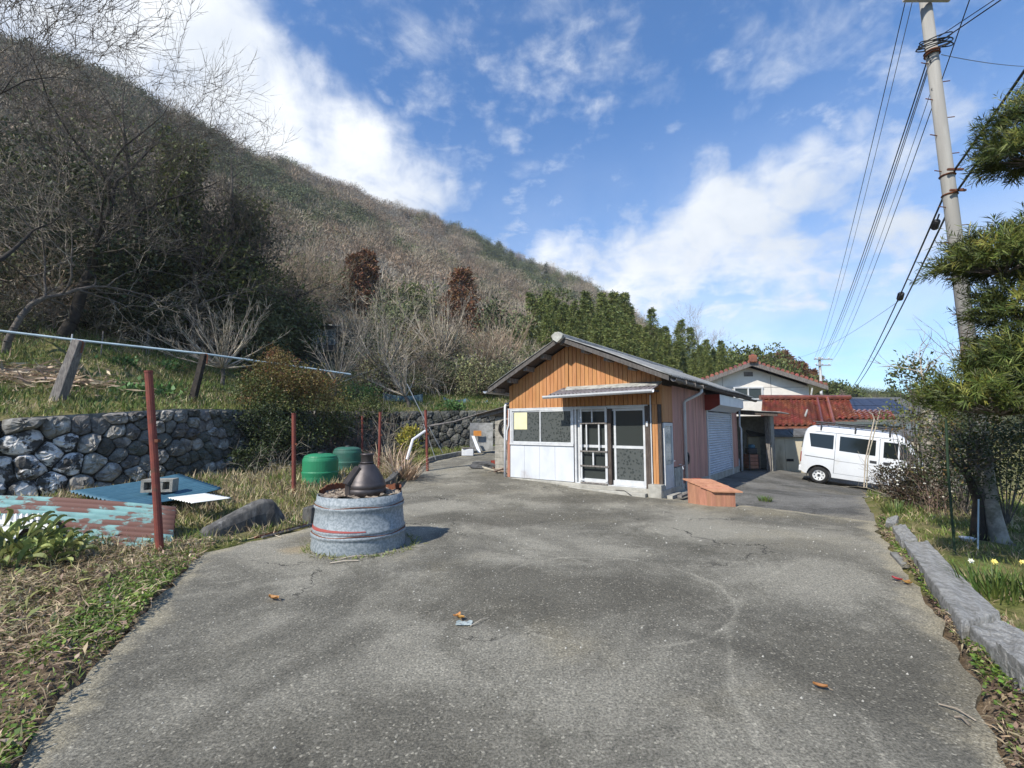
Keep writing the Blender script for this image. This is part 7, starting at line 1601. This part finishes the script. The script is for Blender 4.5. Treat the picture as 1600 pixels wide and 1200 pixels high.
    for i in range(210):
        a = random.uniform(0, 2 * PI); rr = .62 * math.sqrt(random.random()); o = bpy.data.objects.new('leaf', mes[i % 3]); COL.objects.link(o); o.parent = t
        if not o.data.materials: o.data.materials.append(M['lbroad' if i % 3 else 'lpale'])
        h = .02 + .42 * (1 - (rr / .62) ** 2) * random.random(); o.location = (rr * math.cos(a) * 1.3, rr * math.sin(a) * .8, h); o.rotation_euler = (random.uniform(-.5, .7), random.uniform(-.5, .5), a - PI / 2 + random.gauss(0, .6)); s = random.uniform(.6, 1.15); o.scale = (s, s, s)
    stems = []
    for k in range(26): a = random.uniform(0, 6.28); stems.append((b, b + Vector((math.cos(a) * .5, math.sin(a) * .35, random.uniform(.05, .3))), .008, .005))
    seg_part(stems, 'stems', M['grassdk'], t, 4)
    # terrace: reed heap and vegetables
    p = floor_under(60, 598); V = []; 
    n = 700; X = p.x + RNG.normal(0, 1.1, n); Y = p.y + RNG.normal(0, .45, n); Z = surf(X, Y) + RNG.uniform(.05, .30, n); D = np.stack([RNG.normal(0, 1, n), RNG.normal(0, .6, n), RNG.normal(0, .22, n)], 1); V, F = leaf_soup(np.stack([X, Y, Z], 1), D, RNG.uniform(.2, .75, n), RNG.uniform(.03, .08, n), .2); tag(soup('reed_heap', V, F, M['reed'], None, p), 'heap of bleached dry stalks on the terrace left of the thick leaning post', 'stalks')
    for i, (u, v, lb) in enumerate(((190, 572, 'row of green leaves on the terrace, upper patch left'), (255, 576, 'green leafy patch on the terrace, upper patch right'), (205, 618, 'low green leafy patch on the terrace near the wall top, left one'), (255, 620, 'low green leafy patch right beside the leaning red post top'))):
        p = floor_under(u, v); t = thing('leafy_patch', lb, 'vegetables', p, 'green vegetable patches on the terrace'); c = np.array([p.x, p.y, p.z + .08]); V, F = crown_leaves(c, (.55, .3, .1), 16, 14, .18, .10, .5, .6); soup('leaves', V, F, M['cabbage'], t)
    for i, (u0, u1, v, Yn, h, lb) in enumerate(((598, 660, 622, 22.6, .55, 'sagging blue netting on the terrace, left piece'), (693, 728, 628, 23.4, .5, 'sagging blue netting behind the bright green leafy plant'), (730, 762, 632, 23.8, .6, 'blue netting piece at the workshop eave'))):
        a, b_ = at(u0, v, Yn), at(u1, v + 2, Yn); mb = MB(); mb.sheet(lambda s, q: Vector((a.x + (b_.x - a.x) * s, Yn + .1 * math.sin(s * 9), a.z - h * .5 + h * q * (1 - .25 * math.sin(s * PI)) + (b_.z - a.z) * s)), 16, 4); o = mb.build('netting', M['bluenet'], None, a); thick(o, .006); tag(o, lb, 'netting', 'blue netting on the terrace')
near_plants()

# ---------------------------------------------------------------- right bed
def right_bed():
    # yew-like tree with cloud pruned pads close to the camera
    tb = Vector((6.35, 4.9, gz(6.35, 4.9) - .1)); t = thing('needle_tree', 'dark needle leaved garden tree with layered pads at the right edge', 'tree', tb); mb = MB(); mb.tube([tb, tb + Vector((.1, -.05, 1.3)), tb + Vector((-.05, .1, 2.5)), tb + Vector((.05, 0, 3.6)), tb + Vector((-.05, 0, 4.6))], [.13, .11, .09, .06, .03], 10); mb.build('trunk', M['bark'], t)
    pads = [(1638, 195, 84, 42, 4.7), (1618, 246, 76, 30, 4.6), (1566, 414, 92, 48, 4.6), (1632, 420, 100, 70, 4.7), (1620, 500, 84, 64, 4.5), (1638, 560, 90, 50, 4.6), (1560, 632, 98, 48, 4.5), (1640, 640, 120, 64, 4.6), (1595, 575, 60, 36, 4.5)]
    for i, (u, v, ru, rv, Y) in enumerate(pads):
        c = at(u, v, Y); sc = Y / FOC; r = np.array([ru * sc, ru * sc * .85, rv * sc * 1.1]); ns = 330; d = RNG.normal(size=(ns, 3)); d[:, 2] = np.abs(d[:, 2]) * 1.0 - .15; d /= np.linalg.norm(d, axis=1, keepdims=True); q = RNG.uniform(.25, 1.0, ns) ** .6; S = np.array(c) + d * r * q[:, None] * .9; ax = d * [1, 1, .6] + RNG.normal(size=(ns, 3)) * .35 + [0, 0, .25]; ax /= np.linalg.norm(ax, axis=1, keepdims=True)
        per = 26; Ls = np.repeat(RNG.uniform(.12, .27, ns), per); f = np.tile(np.linspace(0, 1, per), ns); A = np.repeat(ax, per, 0); P = np.repeat(S, per, 0) + A * (Ls * f)[:, None]; o = RNG.normal(size=A.shape); o -= A * (o * A).sum(1, keepdims=True); o /= np.linalg.norm(o, axis=1, keepdims=True); D = o * .85 + A * .65
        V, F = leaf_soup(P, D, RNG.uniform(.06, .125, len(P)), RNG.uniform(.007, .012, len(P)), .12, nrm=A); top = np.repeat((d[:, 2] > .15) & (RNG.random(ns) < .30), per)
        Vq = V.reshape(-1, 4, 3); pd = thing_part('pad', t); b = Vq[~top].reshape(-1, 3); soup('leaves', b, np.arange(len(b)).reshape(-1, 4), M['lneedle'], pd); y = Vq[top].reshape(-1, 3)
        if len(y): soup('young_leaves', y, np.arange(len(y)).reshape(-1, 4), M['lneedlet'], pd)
        segs = []; ce = Vector(c); tr = Vector((tb.x, tb.y, ce.z - .15)); mid = (ce + tr) / 2 + Vector((0, 0, .05)); segs += [(tr, mid, .045, .035), (mid, ce - Vector((0, 0, r[2] * .3)), .035, .02)]
        for k in range(26): e = Vector(S[random.randrange(ns)]); segs.append((ce - Vector((0, 0, r[2] * .3)), e, .009, .004))
        seg_part(segs, 'branches', M['bark'], pd, 5)
    # gnarled low tree
    b = gp(6.68, 6.5, -.1); t = thing('gnarled_tree', 'low gnarled garden tree with a pale split trunk and dark twiggy crown', 'tree', b); o = grow_tree(b + Vector((-.1, .02, .6)), (-.05, .05, 1), .55, .05, [(4, 6, .9, .8), (4, 5, .65, .7), (4, 4, .6, .7), (3, 0, .6, .6)], 12, .14, .03); seg_part(o[0] + o[1] + o[2], 'limbs', M['bark'], t, 6); seg_part(sum(o[3:], []), 'twigs', M['bark'], t, 3)
    mb = MB(); mb.tube([b + Vector((.03, -.03, 0)), b + Vector((-.01, -.02, .12)), b + Vector((-.03, -.01, .34)), b + Vector((-.06, .01, .62)), b + Vector((-.02, .02, .95)), b + Vector((.03, .03, 1.25))], [.16, .115, .10, .095, .06, .025], 12); mb.build('trunk', M['palebark'], t, smooth=True)
    mb = MB(); mb.tube([b + Vector((-.20, .08, 0)), b + Vector((-.18, .08, .3)), b + Vector((-.16, .06, .62)), b + Vector((-.25, .08, .95)), b + Vector((-.3, .1, 1.2))], [.10, .08, .065, .045, .02], 10); mb.build('trunk', M['darkbark'], t, smooth=True)
    V, F = crown_leaves((6.62, 6.55, 1.22), (.75, .7, .55), 105, 42, .05, .024, .22, .2); soup('crown', V, F, M['ldark'], t); V, F = crown_leaves((6.4, 6.5, 1.35), (.9, .7, .45), 30, 30, .05, .024, .25, .2); soup('tinted_crown', V, F, M['lnandgreen'], t)
    # white flowered bush
    t = bush(1440, 762, 9.0, (.55, .5, .42), 'lnandina', 'dark bronze bush with white blossoms in front of the van nose', .055, .03, 70, 48, 'flowering_bush', stems=14); c = at(1440, 762, 9.0)
    t.children[0].data.materials[0] = M['lbronze']
    P, d = ellipsoid(34, tuple(c), (.56, .5, .44), .15); 
    for p in P: mb = MB(); mb.lathe([(.008, -.012), (.022, 0), (.016, .014), (.004, .018)], p, 7); mb.build('blossom', M['lwhitefl'], t)
    bush(1402, 752, 10.3, (.40, .4, .35), 'lbronze', 'small dark bronze bush against the side of the van', .05, .028, 40, 40, 'shrub')
    # tall leafy shrub and vines near the pole
    bush(1424, 590, 11.3, (.42, .4, .48), 'lolive', 'tall dark leaved shrub between the van and the concrete pole', .11, .05, 30, 16, 'shrub', stems=16, mixm='ldark'); bush(1412, 655, 11.0, (.5, .5, .45), 'lolive', 'sparse leafy shrub hanging over the van roof', .08, .04, 26, 12, 'shrub', stems=14, mixm='lnandgreen'); bush(1475, 655, 10.2, (.5, .5, .6), 'lolive', 'leafy shrub around the pale mossy trunk', .07, .035, 30, 18, 'shrub', stems=12, mixm='lnandgreen')
    bush(1500, 725, 8.6, (.6, .5, .45), 'ldark', 'dark twiggy shrub behind the green garden stake', .055, .028, 22, 20, 'shrub', stems=20, mixm='lnandgreen'); bush(1560, 690, 7.6, (.7, .5, .4), 'ldark', 'dark shrub under the lowest needle pad', .05, .025, 70, 30, 'shrub', stems=14)
    bush(1510, 620, 11.6, (.45, .4, .4), 'lolive', 'thin leafy growth around the foot of the concrete pole', .07, .035, 16, 12, 'shrub', stems=12)
    b = gp(9.7, 10.75, -.1); t = thing('pale_trunk_tree', 'pale mottled tree trunk between the van and the pole', 'tree', b); mb = MB(); mb.tube([b, b + Vector((.03, 0, .6)), b + Vector((-.03, 0, 1.3)), b + Vector((.02, .02, 2.0)), b + Vector((-.02, 0, 2.45))], [.22, .185, .165, .15, .11], 14); mb.build('trunk', M['palebark'], t, smooth=True)
    o = grow_tree(b + Vector((0, 0, 2.3)), (-.2, 0, 1), .9, .035, [(4, 5, .8, .8), (4, 4, .6, .7), (3, 0, .6, .6)], 31, .15, .04); seg_part(sum(o, []), 'limbs', M['twig'], t, 4)
    stems_thing('bare_vine', 'bare curling vine stems left of the concrete pole', 'vine', at(1490, 640, 9.6), 14, 1.9, .4, 'brownvine', 8, .24, .005, None, (-.5, -.1)); stems_thing('bare_vine', 'thin bare twigs reaching up beside the concrete pole', 'vine', at(1500, 560, 9.4), 12, 1.2, .3, 'brownvine', 9, .14, .006, None, (-.2, 0))
    stems_thing('bare_shrub', 'bare arching shrub stems in front of the van door', 'shrub', on(1405, 782, .0), 7, 1.15, .3, 'twig', 10, .10, .007, None, (-.8, .2)); stems_thing('bare_shrub', 'bare twiggy shrub right of the green garden stake', 'shrub', on(1500, 800, .0), 12, .95, .6, 'twig', 11, .2, .004)
    stems_thing('bare_shrub', 'bare twigs below the white flowered bush', 'shrub', on(1462, 805, .0), 14, .9, .4, 'brownvine', 12, .16, .007)
    # stakes
    b = on(1492, 864, 0.02); mb = MB(); mb.tube([b, at(1481, 730, b.y), at(1478, 655, b.y)], .014, 7); tag(mb.build('garden_stake', M['darkgreen'], None, b), 'dark green garden stake in the grass right of the kerb stones', 'stake')
    b = on(1528, 858, 0.02); mb = MB(); mb.tube([b, at(1529, 780, b.y)], .009, 6); tag(mb.build('garden_stake', M['lpipe'], None, b), 'short pale teal stake near the gnarled tree', 'stake')
    b = on(1350, 762, -.05); mb = MB(); mb.tube([b, at(1352, 720, b.y), at(1366, 655, b.y), at(1363, 647, b.y), at(1358, 644, b.y)], .015, 6); tag(mb.build('bent_stake', M['twig'], None, b), 'pale bent stake in front of the van, shorter hooked one', 'stake')
    b = on(1354, 762, -.05); mb = MB(); mb.tube([b, at(1356, 716, b.y), at(1374, 645, b.y), at(1375, 640, b.y), at(1371, 637, b.y)], .014, 6); tag(mb.build('bent_stake', M['twig'], None, b), 'pale bent stake in front of the van, taller one', 'stake')
    # daffodils and strap leaves
    for (u, v, L, n, fl, rb, lb) in ((1402, 803, .26, 90, 0, .22, 'dark green strap leaf clump at the far end of the garden bed'), (1545, 925, .30, 110, 3, .26, 'daffodil clump with pale yellow flowers beside the longest kerb stone'), (1600, 930, .30, 90, 2, .22, 'daffodil clump at the right edge of the garden bed'), (1450, 800, .14, 50, 0, .15, 'small green tuft under the white flowered bush')):
        blades('daffodil_clump' if fl else 'strap_leaf_clump', lb, 'plant', on(u, v, .03), n, L, .013, 'grassdk', .7, .5, None, rb, fl)
    b = on(1512, 846, .03); mb = MB(); mb.lathe([(.05, 0), (.09, .05), (.085, .055), (.02, .01)], b, 12); tag(mb.build('white_bowl', M['white'], None, b), 'small white bowl on the grass near the gnarled tree', 'bowl')
M['lbronze'] = mat('bronze_leaf', (.050, .032, .020), (.036, .038, .016), 1.3, .5, island=.4, transl=.1)
M['darkgreen'] = mat('dark_green_stake', (.018, .04, .02), None, 5, .6)
right_bed()

# ---------------------------------------------------------------- grass, litter, fallen leaves
def region(poly, n):
    xs = [p[0] for p in poly]; ys = [p[1] for p in poly]; X = RNG.uniform(min(xs), max(xs), n * 3); Y = RNG.uniform(min(ys), max(ys), n * 3); m = inside(X, Y, poly) & ~inside(X, Y, YARD) & ~inside(X, Y, LANE); return X[m][:n], Y[m][:n]
def grass(name, poly, n, h, w, m, label=None, clump=1.2, dens=None, dz=0, flat=.45, size_by_dist=True):
    X, Y = region(poly, n)
    nz = np.sin(X * 2.3 * clump + 2 * np.sin(Y * 1.9 * clump)) * np.sin(Y * 2.7 * clump + np.sin(X * 1.1)) + .45 * RNG.normal(size=len(X)); k = nz > (dens if dens is not None else -.4); X, Y = X[k], Y[k]; n = len(X); R = np.hypot(X, Y); sc = np.clip(R / 6, .8, 2.2) if size_by_dist else np.ones(n)
    P = np.stack([X, Y, surf(X, Y) + dz], 1); a = RNG.uniform(0, 6.28, n); e = np.abs(RNG.normal(0, flat, n)); D = np.stack([np.cos(a) * e, np.sin(a) * e, np.ones(n)], 1); V, F = leaf_soup(P, D, h * sc * RNG.uniform(.5, 1.4, n), w * sc * RNG.uniform(.6, 1.3, n), .35); o = soup(name, V, F, M[m]); tag(o, label, None, None, 'stuff'); return o
VERGE = [(-1.6, 1.2), (-2.15, 2.3), (-3.4, 4.8), (-3.8, 6.0), (-3.4, 6.7), (-3.1, 7.5), (-2.8, 11), (-3.0, 14.5), (-5.0, 16.5), (-7.6, 15.0), (-8.4, 12.2), (-10, 10), (-10, 8), (-9, 4), (-4, 1)]
NEARV = [(-1.6, 1.2), (-2.15, 2.3), (-3.4, 4.8), (-3.9, 6.2), (-5.2, 7.0), (-7.5, 6.2), (-7.5, 4.5), (-4, 1)]
grass('verge_grass', VERGE, 30000, .085, .010, 'grass', None, 1.4, -.1, flat=.7); grass('verge_dry_grass', VERGE, 26000, .12, .010, 'drygrass', None, .9, -.2, flat=1.5)
EDGE = [(-1.75, 1.2), (-2.15, 2.29), (-2.5, 2.8), (-3.0, 3.85), (-3.42, 4.84), (-3.85, 5.95), (-4.5, 6.1), (-4.2, 5.1), (-3.6, 3.9), (-3.1, 2.8), (-2.6, 1.6)]
def litter(name, poly, n, L, W, m, dens=-.5, dz=.012, tilt=.35, clump=1.0):
    X, Y = region(poly, n); nz = np.sin(X * 1.7 * clump + Y) * np.sin(Y * 2.1 * clump - X * .6) + .6 * RNG.normal(size=len(X)); k = nz > dens; X, Y = X[k], Y[k]; n = len(X); a = RNG.uniform(0, 6.28, n); D = np.stack([np.cos(a), np.sin(a), RNG.normal(0, tilt, n)], 1); up = np.stack([RNG.normal(0, .35, n), RNG.normal(0, .35, n), np.ones(n)], 1)
    V, F = leaf_soup(np.stack([X, Y, surf(X, Y) + dz + RNG.uniform(0, .03, n)], 1), D, L * RNG.uniform(.5, 1.4, n), W * RNG.uniform(.5, 1.4, n), .3, nrm=up); o = soup(name, V, F, M[m]); tag(o, None, None, None, 'stuff'); return o
litter('leaf_litter', NEARV, 13000, .06, .026, 'litter', -.6, tilt=.5); litter('dry_stalks', NEARV, 12000, .14, .008, 'drygrass', -.5, .03); litter('pale_litter', NEARV, 7000, .07, .022, 'reed', -.3, .025, .5, 1.5); litter('yellow_leaves', [(-6.2, 4.2), (-4.6, 4.2), (-3.8, 3.4), (-3.2, 4.0), (-4.4, 5.4), (-6.4, 5.6)], 500, .17, .035, 'lpale', -.2)
litter('clover', EDGE, 30000, .030, .024, 'clover', .05, .03, .6, 1.0); litter('edge_litter', EDGE, 4500, .035, .014, 'litter', -.3)
TERR = [(-13.5, 8.2), (-10.7, 10.4), (-9.0, 12.5), (-8.4, 15.0), (-7.4, 18.4), (-5.2, 20.4), (-1, 22.0), (2, 24), (1, 28), (-8, 26), (-20, 21), (-20, 12)]
grass('terrace_grass', TERR, 52000, .075, .012, 'grass', None, .8, -.15); grass('terrace_dark_grass', TERR, 34000, .085, .014, 'grassdk', None, .5, .0); grass('terrace_dry_grass', TERR, 20000, .10, .010, 'drygrass', None, .7, .05, flat=1.3)
BED = [(1.9, 1.2), (2.35, 2.3), (3.2, 3.4), (3.9, 4.5), (4.75, 5.8), (5.7, 7.2), (6.5, 8.2), (9.2, 12.2), (13, 12.4), (14, 9), (9, 4), (4, 1)]
grass('bed_grass', BED, 36000, .055, .008, 'grass', None, 1.3, -.2); grass('bed_dry_grass', BED, 20000, .07, .008, 'drygrass', None, 1.0, 0, flat=1.2)
STRIP = [(1.95, 1.2), (2.32, 2.29), (3.16, 3.38), (3.88, 4.48), (4.7, 5.76), (5.6, 7.2), (6.1, 7.85), (6.5, 8.3), (5.9, 7.0), (5.1, 5.8), (4.3, 4.4), (3.7, 3.4), (3.0, 2.4), (2.6, 1.2)]
litter('strip_litter', STRIP, 36000, .04, .018, 'litter', -.6, tilt=.5); litter('strip_clover', STRIP, 60000, .028, .023, 'clover', .0, .03, .6, 1.2); litter('strip_dry', STRIP, 16000, .09, .008, 'drygrass', -.3, .02)
litter('path_grass_litter', [(-3.0, 15.0), (-2.8, 16.6), (-1.2, 20.5), (-4.8, 19.8), (-6.4, 17.8)], 2500, .06, .02, 'litter', -.2); grass('path_grass', [(-3.0, 14.6), (-2.8, 16.6), (-.9, 20.5), (.8, 20.8), (3, 23), (-1, 21.4), (-4.8, 19.8), (-7, 17.8), (-6, 15.5)], 9000, .07, .011, 'grass', None, 1, -.5)
def loose_leaf(u, v, L, m, label, name='fallen_leaf', rz=0, n=1):
    p = on(u, v, 0.004); p.z = max(p.z, gz(p.x, p.y) + .006); t = thing(name, label, 'leaf', p)
    for k in range(n):
        R = Matrix.Rotation(rz + k * 1.9, 3, 'Z'); q0 = p + (Vector((random.uniform(-.5, .5), random.uniform(-.5, .5), 0)) * L if k else Vector()); mb = MB()
        def fn(a, b): w = L * .5 * math.sin(PI * min(1, b * .9 + .08)) ** .8; return q0 + R @ Vector(((a - .5) * w, (b - .5) * L, .012 + .16 * L * (2 * a - 1) ** 2 + .22 * L * (2 * b - 1) ** 2 * (1 if k % 2 else .5)))
        mb.sheet(fn, 4, 6); mb.build('blade', M[m], t)
        mb = MB(); mb.tube([q0 + R @ Vector((0, -.5 * L, .02)), q0 + R @ Vector((0, -.8 * L, .01))], .0025, 4); mb.build('stalk', M['litter'], t)
loose_leaf(427, 938, .12, 'deadleaf', 'single brown fallen leaf on the concrete below the tub', rz=1.2); loose_leaf(718, 968, .075, 'deadleaf', 'yellow brown curled leaves in the middle of the yard', rz=.4, n=3); loose_leaf(1282, 1077, .075, 'deadleaf', 'single orange fallen leaf on the concrete near the lower right', rz=1.0); loose_leaf(1402, 908, .10, 'redleaf', 'red fallen leaf at the yard edge by the kerb stones', rz=.3); loose_leaf(1418, 912, .08, 'deadleaf', 'brown leaf beside the red fallen leaf', rz=1.8, n=2)
p = on(725, 975, .004); mb = MB(); mb.sheet(lambda a, b: p + Vector(((a - .5) * .13, (b - .5) * .08, .008 + .012 * math.sin(a * 9) * math.sin(b * 7))), 6, 5); tag(mb.build('plastic_scrap', M['glasspale'], None, p), 'crumpled clear plastic scrap beside the curled leaves', 'scrap')
for (a, b, r, lb) in (((735, 978), (763, 965), .004, 'thin twig beside the plastic scrap'), ((1467, 1100), (1525, 1126), .005, 'dry twig on the concrete at the lower right'), ((1492, 1120), (1515, 1133), .007, 'short broken stick below the dry twig'), ((515, 880), (560, 876), .008, 'pale splinter of wood lying in front of the tub'), ((532, 873), (572, 868), .007, 'second pale splinter of wood at the foot of the tub'), ((408, 832), (440, 840), .006, 'thin pale stem on the yard edge')):
    q0, q1 = on(*a, .012), on(*b, .012); mb = MB(); mb.tube([q0, (q0 + q1) / 2 + Vector((.01, .012, .012)), q1], r, 5); tag(mb.build('twig', M['twig'], None, q0), lb, 'twig')
n = 520; X = RNG.uniform(-3.5, 6, n); Y = RNG.uniform(1.5, 12, n); k = inside(X, Y, YARD); X, Y = X[k], Y[k]; n = len(X); V = []; F = []
for x, y, z in zip(X, Y, ground_z(X, Y)):
    s = random.uniform(.004, .011) * (1.6 if y > 6 else 1); i = len(V); V += [(x - s, y, z), (x, y - s * .8, z), (x + s, y, z), (x, y + s, z), (x + s * .2, y, z + s)]; F += [(i, i + 1, i + 4, i + 4), (i + 1, i + 2, i + 4, i + 4), (i + 2, i + 3, i + 4, i + 4), (i + 3, i, i + 4, i + 4)]
mb = MB(); mb.v = V; mb.f = [q[:3] for q in F]; tag(mb.build('grit', M['conc']), kind='stuff')
# growth around the tub foot
n = 500; a = RNG.uniform(0, 6.28, n); r = .64 + np.abs(RNG.normal(0, .06, n)); P = np.stack([-2.0 + r * np.cos(a), 6.35 + r * np.sin(a), np.full(n, .0)], 1); V, F = leaf_soup(P, RNG.normal(size=(n, 3)) * [.7, .7, .3] + [0, 0, .6], RNG.uniform(.03, .10, n), RNG.uniform(.006, .014, n)); tag(soup('tub_weeds', V, F, M['grass']), kind='stuff')

# ---------------------------------------------------------------- air
def haze():
    mb = MB(); x0, x1, y0, y1, z0, z1 = -420, 420, -60, 420, -12, 165
    mb.hexa([(x0, y0, z0), (x1, y0, z0), (x1, y1, z0), (x0, y1, z0), (x0, y0, z1), (x1, y0, z1), (x1, y1, z1), (x0, y1, z1)])
    m = bpy.data.materials.new('thin_haze'); m.use_nodes = True; nt = m.node_tree; nt.nodes.remove(nt.nodes['Principled BSDF'])
    v = nt.nodes.new('ShaderNodeVolumePrincipled'); v.inputs['Color'].default_value = (.86, .90, .95, 1); v.inputs['Density'].default_value = HAZE; v.inputs['Anisotropy'].default_value = .2
    nt.links.new(v.outputs[0], nt.nodes['Material Output'].inputs['Volume'])
    tag(mb.build('haze', m), 'thin pale haze in the valley air', None, None, 'stuff')
HAZE = 0.00045
haze()
